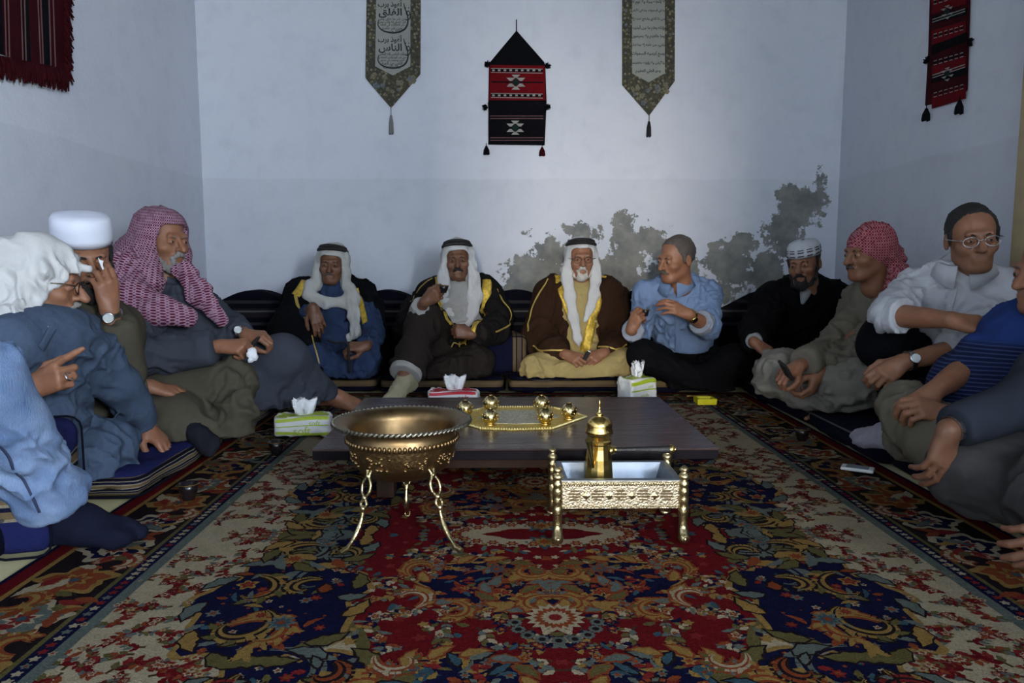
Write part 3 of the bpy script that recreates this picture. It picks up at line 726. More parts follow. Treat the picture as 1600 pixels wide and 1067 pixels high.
for x in (ax0 + 0.02, ax1 - 0.076):
    for y in (ay0 + 0.02, ay1 - 0.076):
        m = MB(); m.box(x, x + 0.056, y, y + 0.056, 0.012, TZ - 0.036); m.build('leg', M_LEG, tab, bevel=0.003)

# ------------------------------------------------------------------ metals
def metal(name, rgb, rough, tarn=(60, 50, 40), amt=0.35, scale=18.0, relief=0.0, rscale=60.0):
    t = NT(name); p = t.obj(); c = lin(rgb); n = t.noise(p, scale, 5)
    col = t.mix(t.math('MULTIPLY', t.ramp(n, 0.45, 0.75), amt), c, lin(tarn))
    if relief:
        v = t.n('ShaderNodeTexVoronoi'); v.feature = 'SMOOTH_F1'; t.l(p, v.inputs['Vector']); v.inputs['Scale'].default_value = rscale
        t.bump(t.math('ADD', v.outputs['Distance'], t.noise(p, rscale * 1.7, 2)), relief, 0.004)
    return t.set(col, t.math('ADD', rough, t.math('MULTIPLY', n, 0.15)), 1.0)
M_BRASS = metal('polished brass', (226, 196, 120), 0.14, (120, 90, 40), 0.3); M_AGED = metal('aged brass', (138, 114, 80), 0.34, (60, 46, 32), 0.75, 14.0)
M_RELIEF = metal('aged brass with embossed flowers', (132, 108, 74), 0.36, (62, 46, 30), 0.7, 14.0, 0.5, 75.0)
M_CASTB = metal('cast brass', (196, 180, 136), 0.22, (90, 76, 50), 0.4, 30.0, 0.25, 120.0); M_SILV = metal('dull silver rope edge', (150, 148, 134), 0.35, (60, 56, 50), 0.5)
M_TRAY = metal('galvanised tray', (128, 138, 150), 0.42, (84, 92, 102), 0.4); M_FRET = metal('embossed brass panel', (172, 162, 142), 0.32, (96, 84, 66), 0.5, 40.0, 0.35, 190.0)
M_ROSE = metal('rosy silver balls', (226, 206, 150), 0.1, (150, 110, 60), 0.3)

# ------------------------------------------------------------------ brass basin on three legs
Lf = [FL(540, 861, 0.018), FL(714, 858, 0.018), FL(637, 804, 0.018)]
by = 2.0; bc = W(628.5, 657, by); bR = 108 * by / FPX; bz = bc[2]
bx = bc[0]; bs = thing('brass_basin', (bx, by, 0.012), 'embossed brass basin with rope-edged rim standing on three openwork legs', 'basin')
prof = [(0.0, bz - 0.155), (0.25, bz - 0.154), (0.5, bz - 0.146), (0.66, bz - 0.125), (0.735, bz - 0.10), (0.77, bz - 0.075), (0.785, bz - 0.058)]
prof = [(r * bR, z) for r, z in prof]
m = MB(); m.lathe(prof, (bx, by, 0), 64); m.build('lower_bowl', M_RELIEF, bs)
m = MB(); m.lathe([(0.785 * bR, bz - 0.058), (0.80 * bR, bz - 0.052), (0.80 * bR, bz - 0.040), (0.785 * bR, bz - 0.036), (0.78 * bR, bz - 0.02), (0.80 * bR, bz - 0.012), (0.90 * bR, bz - 0.004), (0.97 * bR, bz), (bR, bz - 0.002), (bR, bz + 0.003), (0.96 * bR, bz + 0.004), (0.88 * bR, bz - 0.001), (0.79 * bR, bz - 0.010), (0.765 * bR, bz - 0.03), (0.76 * bR, bz - 0.07), (0.70 * bR, bz - 0.11), (0.5 * bR, bz - 0.135), (0.0, bz - 0.142)], (bx, by, 0), 64)
m.build('bowl', M_AGED, bs)
m = MB()
for k in range(84):
    a = 2 * PI * k / 84; p = V(bx + bR * math.cos(a), by + bR * math.sin(a), bz + 0.001); tg = V(-math.sin(a), math.cos(a), 0)
    m.tube([p - tg * 0.006 - V(0, 0, 0.004), p + tg * 0.001, p + tg * 0.006 + V(0, 0, 0.004)], [0.003, 0.0052, 0.003], 6)
tag(m.build('rope_rim', M_SILV, bs), kind='stuff')
m = MB()
for k in range(72):
    a = 2 * PI * k / 72; m.sphere((bx + 0.81 * bR * math.cos(a), by + 0.81 * bR * math.sin(a), bz - 0.046), (0.0055, 0.0055, 0.008), 7, 5)
tag(m.build('bead_band', M_AGED, bs), kind='stuff')
m = MB()
for g in range(9):                 # embossed sprays round the belly
    a0 = 2 * PI * g / 9 + 0.2
    for k in range(16):
        a = a0 + random.Random(g * 50 + k).uniform(-0.24, 0.24); z = bz - 0.088 + random.Random(g * 91 + k).uniform(-0.017, 0.017); r_ = bR * (0.752 + (z - bz + 0.088) * 1.2)
        m.sphere((bx + r_ * math.cos(a), by + r_ * math.sin(a), z), (0.0055, 0.0055, 0.0045), 7, 5)
tag(m.build('embossed_flowers', M_AGED, bs), kind='stuff')
def scroll_leg(parent, foot, top, mat):
    """cast leg: paired bars that open into loops, then one bowed bar to a flat toe"""
    foot = np.asarray(foot, float); top = np.asarray(top, float); h = top - foot; o = unit(V(foot[0] - bx, foot[1] - by, 0)); sd = V(-o[1], o[0], 0)
    def q(t, u, v=0): return foot + V(0, 0, h[2] * t) + V(h[0], h[1], 0) * (t ** 1.3) + o * u + sd * v
    m = MB()
    m.tube(spline([q(0, 0.012), q(0.03, -0.004), q(0.14, -0.026), q(0.28, -0.036), q(0.42, -0.034), q(0.5, -0.03)], 6), [0.006 + 0.0012 * math.sin(k * 0.5) for k in range(31)], 8)
    for s_ in (-1, 1):
        m.tube(spline([q(0.46, -0.03), q(0.54, -0.026, s_ * 0.010), q(0.62, -0.022, s_ * 0.003), q(0.70, -0.018, s_ * 0.013), q(0.80, -0.012, s_ * 0.014), q(0.90, -0.006, s_ * 0.004), q(1.0, -0.002, s_ * 0.010), q(1.06, 0.0, s_ * 0.016)], 5), 0.0042, 8)
        m.sphere(q(1.07, 0.004, s_ * 0.016), 0.0085, 10, 7)
    m.sphere(q(0.62, -0.022), 0.0085, 10, 7); m.sphere(q(0.48, -0.03), 0.009, 10, 7); m.sphere(q(0.9, -0.006), 0.008, 10, 7)
    m.tube([q(0.01, 0.02), q(0.02, -0.004)], [0.006, 0.008], 8)
    m.build('leg', mat, parent)
for f in Lf:
    a = math.atan2(f[1] - by, f[0] - bx); scroll_leg(bs, f, (bx + 0.69 * bR * math.cos(a), by + 0.69 * bR * math.sin(a), bz - 0.105), M_CASTB)

# ------------------------------------------------------------------ brazier with coffee pot
zb = 0.012
f0, f1 = FL(871, 848, zb), FL(1066, 846, zb); gy0 = (f0[1] + f1[1]) / 2; gx0, gx1 = f0[0], f1[0]; gy1 = gy0 + 0.20
br = thing('brazier', ((gx0 + gx1) / 2, (gy0 + gy1) / 2, zb), 'rectangular embossed brass brazier with grey tray and knobbed corner legs', 'brazier')
zt = W(970, 752, gy0)[2]; zl = W(970, 795, gy0)[2]; wt = 0.006
for nme, (x0, x1, y0, y1) in (('front_panel', (gx0 + 0.008, gx1 - 0.008, gy0 + 0.002, gy0 + 0.008)), ('back_panel', (gx0 + 0.008, gx1 - 0.008, gy1 - 0.008, gy1 - 0.002)), ('side_panel', (gx0 + 0.002, gx0 + 0.008, gy0 + 0.008, gy1 - 0.008)), ('side_panel', (gx1 - 0.008, gx1 - 0.002, gy0 + 0.008, gy1 - 0.008))):
    m = MB(); m.box(x0, x1, y0, y1, zl, zt); m.build(nme, M_FRET, br, bevel=0.001)
m = MB(); n = 46                      # stamped borders and key pattern of the front
for k in range(n):
    x = gx0 + 0.018 + (gx1 - gx0 - 0.036) * k / (n - 1)
    m.sphere((x, gy0 + 0.001, zt - 0.008), (0.0028, 0.002, 0.005), 6, 5); m.sphere((x, gy0 + 0.001, zl + 0.006), (0.0026, 0.002, 0.003), 6, 5)
mk_ = MB()
for k in range(5):
    x = gx0 + 0.045 + (gx1 - gx0 - 0.09) * k / 4; zc = (zt + zl) / 2 - 0.001
    for dz in (-0.012, -0.004, 0.004, 0.012):
        w_ = 0.016 if abs(dz) < 0.01 else 0.011
        mk_.box(x - w_, x + w_, gy0 - 0.0005, gy0 + 0.003, zc + dz - 0.0019, zc + dz + 0.0019)
    if k < 4:
        xm = x + (gx1 - gx0 - 0.09) / 8
        m.add([(xm - 0.012, gy0 - 0.0005, zc), (xm, gy0 - 0.0005, zc - 0.012), (xm + 0.012, gy0 - 0.0005, zc), (xm, gy0 - 0.0005, zc + 0.012), (xm, gy0 - 0.004, zc)], [(0, 1, 4), (1, 2, 4), (2, 3, 4), (3, 0, 4)])
tag(m.build('embossed_border', M_CASTB, br), kind='stuff'); tag(mk_.build('key_pattern', metal('tarnished key pattern', (96, 82, 60), 0.45), br), kind='stuff')
m = MB()                              # tray: sloping inner walls and a rim
x0, x1, y0, y1 = gx0 + 0.012, gx1 - 0.012, gy0 + 0.010, gy1 - 0.010; i = 0.03; zf = zt - 0.045
rim = [(x0 - .006, y0 - .006, zt + .002), (x1 + .006, y0 - .006, zt + .002), (x1 + .006, y1 + .006, zt + .002), (x0 - .006, y1 + .006, zt + .002)]
inn = [(x0 + .012, y0 + .012, zt + .002), (x1 - .012, y0 + .012, zt + .002), (x1 - .012, y1 - .012, zt + .002), (x0 + .012, y1 - .012, zt + .002)]
bot = [(x0 + i, y0 + i, zf), (x1 - i, y0 + i, zf), (x1 - i, y1 - i, zf), (x0 + i, y1 - i, zf)]
out = [(a, b, zt - .004) for a, b, _ in rim]
m.add(rim + inn + bot + out, [(0, 1, 5, 4), (1, 2, 6, 5), (2, 3, 7, 6), (3, 0, 4, 7), (4, 5, 9, 8), (5, 6, 10, 9), (6, 7, 11, 10), (7, 4, 8, 11), (8, 9, 10, 11), (12, 13, 1, 0), (13, 14, 2, 1), (14, 15, 3, 2), (15, 12, 0, 3)])
m.build('ash_tray', M_TRAY, br)
ztop = W(874, 727, gy0)[2]
for x, y in ((gx0, gy0), (gx1, gy0), (gx0, gy1), (gx1, gy1)):
    m = MB(); H = ztop - zb; o = V(0, -0.012 if y == gy0 else 0.012, 0)
    pr = [(0.0, 1.0), (0.004, 0.985), (0.0085, 0.955), (0.009, 0.935), (0.005, 0.905), (0.007, 0.895), (0.0105, 0.865), (0.0105, 0.84), (0.006, 0.80), (0.009, 0.785), (0.0092, 0.74), (0.0075, 0.72), (0.0095, 0.69), (0.0095, 0.63), (0.0078, 0.61), (0.0095, 0.58), (0.0095, 0.51), (0.0078, 0.49), (0.0098, 0.46), (0.0098, 0.38), (0.008, 0.33), (0.008, 0.25)]
    m.lathe([(r_ * 1.4, zb + H * k) for r_, k in pr[::-1]], (x, y, 0), 14)
    m.tube(spline([V(x, y, zb + H * 0.27), V(x, y, zb + H * 0.18) + o * 0.1, V(x, y, zb + H * 0.10) + o * 0.9, V(x, y, zb + 0.016) + o * 1.1], 6), [0.0112 + 0.006 * (k / 18) ** 1.5 for k in range(19)], 10)
    m.sphere(V(x, y, zb + 0.016) + o * 1.15, (0.0155, 0.0155, 0.0155), 12, 8); m.sphere(V(x, y, zb + 0.017) + o * 2.1, (0.007, 0.007, 0.007), 8, 6)
    m.build('leg', M_CASTB, br)
py_ = (gy0 + gy1) / 2; pc = W(936, 700, py_); pz = zf + 0.0005; top = W(940, 626, py_)[2]
pot = thing('coffee_pot', (pc[0], py_, pz), 'polished brass coffee pot with domed lid and black side handle standing in the brazier', 'coffee pot')
H = top - pz
def zz(py): return W(936, py, py_)[2]
m = MB(); m.lathe([(0.0, pz), (0.040, pz), (0.0425, pz + 0.004), (0.041, pz + 0.02), (0.0365, zz(715)), (0.033, zz(700)), (0.0325, zz(694)), (0.0345, zz(692)), (0.0345, zz(688)), (0.031, zz(686)), (0.0325, zz(680)), (0.037, zz(676))], (pc[0], py_, 0), 14, smooth=False)
m.build('body', M_BRASS, pot)
m = MB(); m.lathe([(0.0365, zz(677)), (0.0385, zz(675)), (0.038, zz(672)), (0.034, zz(669)), (0.036, zz(664)), (0.033, zz(658)), (0.024, zz(653)), (0.012, zz(650.5)), (0.009, zz(649)), (0.012, zz(647)), (0.009, zz(645)), (0.004, zz(643)), (0.006, zz(641.5)), (0.003, zz(640)), (0.0022, zz(634)), (0.0036, zz(630)), (0.0012, zz(625)), (0.0, zz(624))], (pc[0], py_, 0), 24); m.build('lid', M_BRASS, pot)
m = MB(); b0 = V(pc[0] - 0.02, py_ - 0.034, zz(725))
m.tube(spline([b0, b0 + V(-0.006, -0.010, 0.035), b0 + V(-0.012, -0.022, 0.066), b0 + V(-0.016, -0.032, 0.085)], 5), [0.004 + 0.0065 * (k / 15) for k in range(16)], 10); m.build('spout', M_BRASS, pot)
h0 = W(957, 703, py_); h1 = W(1047, 702, py_); ex = W(1053, 702, py_)
m = MB(); m.tube([h0 + V(0.008, 0, 0), h0 + (h1 - h0) * 0.3, h0 + (h1 - h0) * 0.7, h1], [0.0062, 0.0075, 0.0095, 0.0115], 14); m.build('handle', plain('black leather grip', (22, 21, 24), 0.5, bump=0.5), pot)
m = MB(); m.tube([h0 - V(0.012, 0, 0), h0 + V(0.010, 0, 0)], [0.013, 0.009], 12); m.sphere(h0 - V(0.006, 0.006, 0), 0.012, 12, 8); m.build('handle_socket', M_BRASS, pot)
m = MB(); m.tube([h1 - V(0.002, 0, 0), h1 + V(0.004, 0, 0), h1 + V(0.011, 0, 0)], [0.0125, 0.0145, 0.009], 14); m.sphere(h1 + V(0.013, 0, 0), 0.0065, 10, 7); m.build('handle_cap', M_BRASS, pot)

# ------------------------------------------------------------------ gold table mat with ball-shaped holders
M_GOLDC = plain('gold lame cloth', (206, 176, 74), 0.42, 0.55, 0.3, 90.0, 0.6, 300.0); M_LACE = plain('silver lace', (176, 172, 150), 0.5, 0.3, 0.5, 120.0, 0.6, 260.0); M_BEAD = plain('cream gold beads', (214, 200, 140), 0.35, 0.4, 0.2)
zm = TZ + 0.0015
oc = [FL(*p, zm) for p in ((703, 656), (750, 670), (800, 672), (864, 670), (916, 652), (893, 644), (866, 638), (850, 636.5), (790, 636.5), (760, 637.5), (735, 643))]
mc = sum(oc) / len(oc); mat_ = thing('gold_table_mat', (mc[0], mc[1], zm - 0.001), 'gold table mat with silver lace centre and beaded fringe on the low table', 'table mat')
m = MB(); m.extrude([V(p[0], p[1], zm - 0.001) for p in oc], (0, 0, 0.002)); m.build('mat_cloth', M_GOLDC, mat_)
m = MB(); m.extrude([mc + (V(p[0], p[1], 0) - V(mc[0], mc[1], 0)) * 0.62 + V(0, 0, 0.0011 + zm - mc[2]) for p in oc], (0, 0, 0.0012)); m.build('lace_centre', M_LACE, mat_)
m = MB()
for i in range(len(oc)):
    a, b = oc[i], oc[(i + 1) % len(oc)]; k = max(2, int(np.linalg.norm(b - a) / 0.009))
    for j in range(k): q = a + (b - a) * j / k; m.sphere((q[0], q[1], zm + 0.003), 0.0042, 6, 4)
tag(m.build('bead_fringe', M_BEAD, mat_), kind='stuff')
for i, (px, py, lb) in enumerate(((727, 651, 'next to the basin rim'), (767, 643, 'on the far edge of the mat, basin side'), (766, 664, 'on the near edge of the mat, basin side'), (846, 643, 'on the far edge of the mat, pot side'), (852, 663, 'on the near edge of the mat, pot side'), (889, 655, 'on the mat corner pointing to the coffee pot'))):
    z0 = TZ + 0.0035; c = FL(px, py, z0); r_ = 12.8 * c[1] / FPX
    o = thing('ball_holder', c, 'shiny gold ball-shaped holder ' + lb, 'ornament', 'gold balls on the table mat')
    m = MB(); m.lathe([(0, 0), (r_ * 0.72, 0), (r_ * 0.76, 0.002), (r_ * 0.72, 0.005), (r_ * 0.5, 0.007)], c, 20); m.build('foot', M_BRASS, o)
    m = MB(); m.lathe([(r_ * 0.42 if k == 0 else r_ * math.sin(PI * (0.86 - 0.80 * k / 14)), 0.006 + r_ * 0.86 - r_ * math.cos(PI * (0.86 - 0.80 * k / 14)) * -1 * -1) for k in range(15)], c, 24); m.build('ball', M_ROSE, o)
    m = MB(); m.lathe([(r_ * 0.19, 0.006 + r_ * 1.80), (r_ * 0.26, 0.006 + r_ * 1.86), (r_ * 0.2, 0.006 + r_ * 1.93), (0.0, 0.006 + r_ * 1.9)], c, 14); m.build('rim', M_BRASS, o)
    m = MB()
    for k in range(10):
        for w_ in (0.25, 0.55):
            a = 2 * PI * (k + w_) / 10; th = PI * (0.3 + 0.5 * w_); m.sphere((c[0] + r_ * math.sin(th) * math.cos(a), c[1] + r_ * math.sin(th) * math.sin(a), c[2] + 0.006 + r_ * 0.86 + r_ * math.cos(th)), 0.0032, 6, 4)
    tag(m.build('studs', M_BRASS, o), kind='stuff')

# ------------------------------------------------------------------ text helper (Arabic is joined and laid out right to left here)
AR = {}
def _a(c, base, forms): AR[c] = (base, forms)
for c, b, f in [('ا',0xFE8D,2),('أ',0xFE83,2),('إ',0xFE87,2),('آ',0xFE81,2),('ب',0xFE8F,4),('ة',0xFE93,2),('ت',0xFE95,4),('ث',0xFE99,4),('ج',0xFE9D,4),('ح',0xFEA1,4),('خ',0xFEA5,4),('د',0xFEA9,2),('ذ',0xFEAB,2),('ر',0xFEAD,2),('ز',0xFEAF,2),('س',0xFEB1,4),('ش',0xFEB5,4),('ص',0xFEB9,4),('ض',0xFEBD,4),('ط',0xFEC1,4),('ظ',0xFEC5,4),('ع',0xFEC9,4),('غ',0xFECD,4),('ف',0xFED1,4),('ق',0xFED5,4),('ك',0xFED9,4),('ل',0xFEDD,4),('م',0xFEE1,4),('ن',0xFEE5,4),('ه',0xFEE9,4),('و',0xFEED,2),('ى',0xFEEF,2),('ي',0xFEF1,4),('ؤ',0xFE85,2),('ئ',0xFE89,4),('ء',0xFE80,1)]: _a(c, b, f)
LA = {'ا': 0xFEFB, 'أ': 0xFEF7, 'إ': 0xFEF9}
def arabic(s):
    out = []; i = 0; prev = False
    while i < len(s):
        c = s[i]
        if c == 'ل' and i + 1 < len(s) and s[i + 1] in LA:
            out.append(chr(LA[s[i + 1]] + (1 if prev else 0))); prev = False; i += 2; continue
        if c not in AR: out.append(c); prev = False; i += 1; continue
        b, n = AR[c]; nxt = i + 1 < len(s) and s[i + 1] in AR and AR[s[i + 1]][1] > 1 and n == 4
        form = (3 if prev and nxt else 1 if prev else 2 if nxt else 0) if n == 4 else (1 if prev and n > 1 else 0)
        out.append(chr(b + form)); prev = n == 4; i += 1
    return ''.join(out[::-1])
def text_mesh(s, width, bold=0.0, maxh=None):
    """flat lettering centred on the origin in the xz plane, facing -y"""
    c = bpy.data.curves.new('lettering', 'FONT'); c.body = s; c.align_x = 'CENTER'; c.size = 1.0; c.offset = bold; c.resolution_u = 2
    o = bpy.data.objects.new('lettering', c); COL.objects.link(o); bpy.context.view_layer.update()
    me = bpy.data.meshes.new_from_object(o.evaluated_get(bpy.context.evaluated_depsgraph_get())); bpy.data.objects.remove(o); bpy.data.curves.remove(c)
    P = np.zeros(len(me.vertices) * 3); me.vertices.foreach_get('co', P); P = P.reshape(-1, 3)
    F = [tuple(p.vertices) for p in me.polygons]; bpy.data.meshes.remove(me)
    lo, hi = P.min(0), P.max(0); k = width / (hi[0] - lo[0]); kz = k if maxh is None else min(k, maxh / (hi[1] - lo[1]))
    P = (P - (lo + hi) / 2); return np.stack([P[:, 0] * k, np.zeros(len(P)), P[:, 1] * kz], 1), F
def letter(mb, s, c, width, X, Z, bold=0.0, maxh=None):
    P, F = text_mesh(s, width, bold, maxh); X = np.asarray(X); Z = np.asarray(Z)
    mb.add([np.asarray(c) + X * p[0] + Z * p[2] for p in P], F)

# ------------------------------------------------------------------ wall hangings
YW = RY1 - 0.006
t = NT('tapestry border'); p = t.obj(); v = t.n('ShaderNodeTexVoronoi'); t.l(p, v.inputs['Vector']); v.inputs['Scale'].default_value = 46.0
n = t.noise(p, 40.0, 4); col = t.mix(t.ramp(v.outputs['Distance'], 0.1, 0.5), lin((140, 132, 104)), lin((54, 54, 46))); col = t.mix(t.ramp(n, 0.45, 0.6), col, lin((70, 66, 50))); t.bump(n, 0.4, 0.004); M_TAP = t.set(col, 0.9)
M_PANEL = cloth('grey banner cloth', (196, 198, 190), 0.08, bump=0.2); M_INK = plain('dark embroidery', (32, 38, 40), 0.8); M_TSL = plain('grey tassel thread', (112, 112, 112), 0.9); M_BLKT = plain('black thread', (22, 22, 28), 0.9)
M_BLOOM = plain('pale woven blossoms', (112, 106, 88), 0.9, var=0.3, scale=60); M_BLOOM2 = plain('slate woven blossoms', (92, 98, 104), 0.9, var=0.3, scale=60)
def tassel(p, L, mat, parent, r=0.012, flare=1.6):
    m = MB(); p = np.asarray(p, float); m.tube([p, p - V(0, 0, L * 0.3)], 0.0025, 6)
    m.sphere(p - V(0, 0, L * 0.33), r * 0.6, 8, 6)
    for k in range(14):
        a = 2 * PI * k / 14; o = V(math.cos(a), math.sin(a) * 0.5, 0)
        m.tube([p - V(0, 0, L * 0.33) + o * r * 0.4, p - V(0, 0, L * 0.6) + o * r, p - V(0, 0, L * (0.97 + 0.03 * (k % 3))) + o * r * flare * 0.8], [0.003, 0.0045, 0.004], 5)
    return m.build('tassel', mat, parent)
def banner(x0, x1, yb, ytip, xt, lean, label, text_fn, tl):
    top = -150; pts = [W(x0 + lean, top, YW), W(x0, yb, YW), W(xt, ytip, YW), W(x1, yb - 6, YW), W(x1 + 1, top, YW)]
    c = sum(pts) / 5; r = thing('calligraphy_banner', (c[0], YW, c[2]), label, 'wall hanging', 'grey calligraphy banners')
    m = MB(); m.extrude([p for p in pts], (0, -0.004, 0)); m.build('border', M_TAP, r)
    f = lambda px, py: W(px, py, YW) + V(0, -0.0055, 0)
    ins = 15.5; pts2 = [f(x0 + ins + lean, top), f(x0 + ins, yb - 18), f((x0 + x1) / 2, yb - 4), f(x1 - ins, yb - 18), f(x1 - ins, top)]
    m = MB(); m.extrude(pts2, (0, -0.0012, 0)); m.build('panel', M_PANEL, r)
    R_ = random.Random(int(x0)); m = MB(); m2 = MB()
    for k in range(34):                      # woven blossoms of the border and the point
        if k < 18: px, py = R_.uniform(x0 + 10, x1 - 10), yb + R_.uniform(-6, 1) ; py += (1 - abs(px - xt) / ((x1 - x0) / 2)) * R_.uniform(0, ytip - yb - 8)
        else: px, py = R_.choice([x0 + 7, x1 - 7]) + R_.uniform(-2, 2), R_.uniform(-100, yb - 8)
        q = f(px, py); rad = R_.uniform(0.010, 0.019) if k < 18 else R_.uniform(0.006, 0.011)
        for j in range(5):
            a = j * 1.2566; (m if k % 3 else m2).sphere(q + V(rad * 0.6 * math.cos(a), 0.001, rad * 0.6 * math.sin(a)), (rad * 0.5, 0.002, rad * 0.5), 7, 4)
    tag(m.build('blossoms', M_BLOOM, r), kind='stuff'); tag(m2.build('blossoms', M_BLOOM2, r), kind='stuff')
    m = MB(); text_fn(m, lambda px, py: W(px, py, YW) + V(0, -0.0075, 0)); tag(m.build('calligraphy', M_INK, r), kind='stuff')
    tassel(W(xt, ytip - 2, YW) + V(0, -0.006, 0), tl * YW / FPX, M_TSL if x0 < 800 else M_BLKT, r, 0.010)
def txt_left(m, f):
    k = YW / FPX; X, Z = (1, 0, 0), (0, 0, 1)
    for y0, second, lines in ((52, 'الفلق', ['من شر ما خلق ومن', 'شر غاسق إذا وقب ومن', 'شر النفاثات في العقد', 'ومن شر حاسد', 'إذا حسد']), (107, 'الناس', ['ملك الناس إله الناس', 'من شر الوسواس الخناس', 'الذي يوسوس في صدور', 'الناس من الجنة', 'والناس'])):
        letter(m, arabic('أعوذ برب'), f(610, y0 - 45), 37 * k, X, Z, 0.028, 14 * k); letter(m, arabic(second), f(610, y0 - 31), 35 * k, X, Z, 0.028, 14 * k)
        for i, s in enumerate(lines): letter(m, arabic(s), f(613, y0 - 21.5 + i * 4.8), (41 - max(0, i - 1) * 5) * k, X, Z, 0.02, 5.2 * k)
        path = spline([f(631, y0 - 46), f(633, y0 - 38), f(637, y0 - 28), f(637, y0 - 14), f(630, y0 - 4), f(614, y0 + 0), f(598, y0 - 4), f(591, y0 - 12), f(592, y0 - 20)], 6)
        m.tube([p for p in path], [0.0026 + 0.003 * math.sin(PI * i / (len(path) - 1)) for i in range(len(path))], 6)
        pq = spline([f(641, y0 - 30), f(639, y0 - 34), f(635, y0 - 32), f(637, y0 - 27), f(641, y0 - 29), f(640, y0 - 22), f(634, y0 - 20)], 5); m.tube(pq, 0.0034, 6)
        for dx in (-2, 3): m.sphere(f(636 + dx, y0 - 39), (0.004, 0.0015, 0.004), 6, 4)
def txt_right(m, f):
    k = YW / FPX
    for i, s in enumerate(['القيوم لا تأخذه', 'لا تأخذه سنة ولا نوم له', 'ما في السموات وما في الأرض', 'من ذا الذي يشفع عنده إلا', 'بإذنه يعلم ما بين أيديهم', 'وما خلفهم ولا يحيطون', 'بشيء من علمه إلا بما شاء', 'وسع كرسيه السموات', 'والأرض ولا يؤوده حفظهما', 'وهو العلي العظيم']):
        y = -10 + 13.55 * i; letter(m, arabic(s), f(1012.5, y), (50 if i < 9 else 38) * k, (1, 0, 0), (0, 0, 1), 0.03, 11.5 * k)
banner(571, 657, 122, 169, 611, 4, 'grey calligraphy banner with two bowl-shaped verses and a grey tassel', txt_left, 40)
banner(972, 1054, 133, 181, 1014, 0, 'grey calligraphy banner with plain lines of script and a black tassel', txt_right, 33)

M_BLK = cloth('black wool', (17, 17, 24)); M_REDW = cloth('red wool', (130, 18, 28)); M_WHT = cloth('white wool', (196, 194, 188)); M_GRN = cloth('dark green wool', (36, 62, 58)); M_PNKS = cloth('faded pink wool', (150, 110, 112)); M_MARO = cloth('maroon wool', (70, 12, 22))
# bedouin hanging of two panels under a black gable
def star(m, mg, f, px, py, s):
    for dx, dy, flip in ((0, -2.1, 1), (-1.75, -1.05, 1), (1.75, -1.05, 1), (-1.75, 1.05, -1), (1.75, 1.05, -1), (0, 2.1, -1)):
        q = [f(px + dx * s - 1.5 * s, py + dy * s - flip * 0.5 * s), f(px + dx * s + 1.5 * s, py + dy * s - flip * 0.5 * s), f(px + dx * s + 0.4 * s, py + dy * s + flip * 0.6 * s), f(px + dx * s - 0.4 * s, py + dy * s + flip * 0.6 * s)]
        m.extrude(q, (0, -0.002, 0))
    mg.extrude([f(px - 1.3 * s, py), f(px, py - 1.5 * s), f(px + 1.3 * s, py), f(px, py + 1.5 * s)], (0, -0.0018, 0))
h = thing('woven_wall_pocket', W(807, 140, YW), 'black and red woven wall pocket with a gable top and tassels', 'wall hanging')
f = lambda px, py: W(px, py, YW) + V(0, -0.006, 0)
m = MB(); m.extrude([W(*p, YW) for p in ((807, 48), (850, 97), (852, 102), (854, 160), (851, 227), (763, 226), (763, 160), (764, 102), (766, 97))], (0, -0.006, 0)); m.build('backing', M_BLK, h)
m = MB(); m.extrude([f(765, 102), f(851, 103), f(852, 157), f(764, 157)], (0, -0.003, 0)); m.build('red_panel', M_REDW, h)
m = MB(); m.extrude([f(762, 161), f(853, 161), f(851, 176), f(802, 180), f(764, 176)], (0, -0.006, 0)); m.build('flap', M_BLK, h)
mw, mg, mb_, mp = MB(), MB(), MB(), MB(); f2 = lambda px, py: W(px, py, YW) + V(0, -0.0092, 0)
star(mw, mg, f2, 806, 129, 4.5); star(mw, mg, f2, 805, 200, 4.2)
for y in (107, 146):
    for dy in (0, 6.4): mw.extrude([f2(767, y + dy), f2(848, y + dy + 1), f2(848, y + dy + 1.9), f2(767, y + dy + 0.9)], (0, -0.0015, 0))
    mb_.extrude([f2(767, y + 1.2), f2(848, y + 2.2), f2(848, y + 6.2), f2(767, y + 5.4)], (0, -0.0012, 0))
    for k in range(9): mw.extrude([f2(769 + 9 * k, y + 2.2), f2(773 + 9 * k, y + 2.2), f2(773 + 9 * k, y + 5), f2(769 + 9 * k, y + 5)], (0, -0.003, 0))
mb_.extrude([f2(768, 127.4), f2(849, 128.4), f2(849, 130.4), f2(768, 129.6)], (0, -0.0008, 0))
for y in (181, 185, 215, 219): mp.extrude([f(766, y), f(849, y), f(849, y + 1.1), f(766, y + 1.1)], (0, -0.0025, 0))
[tag(x, kind='stuff') for x in (mw.build('white_motif', M_WHT, h), mg.build('green_diamond', M_GRN, h), mb_.build('black_stripe', M_BLK, h), mp.build('pink_stripe', M_PNKS, h))]
m = MB(); m.tube([W(807, 49, YW) - V(0, .003, 0), W(807, 31, YW) - V(0, .003, 0)], 0.004, 6); m.build('hanging_loop', M_BLK, h)
def pom(px, py, mat, r=0.022):
    R_ = random.Random(int(px)); m = MB(); c = W(px, py, YW) + V(0, -0.014, 0)
    for k in range(40):
        d = unit([R_.gauss(0, 1), R_.gauss(0, 0.6), R_.gauss(-0.3, 1)]); m.tube([c, c + d * r * R_.uniform(0.7, 1.1)], [0.004, 0.0025], 5)
    return m.build('pompom', mat, h)
pom(761, 101, M_BLK); pom(856, 103, M_BLK); pom(758, 168, M_BLK); pom(855, 167, M_BLK)
for px, py in ((760, 224), (847, 226)): tassel(W(px, py, YW) + V(0, -0.008, 0), 17 * YW / FPX, M_MARO if px > 800 else M_BLK, h, 0.014)
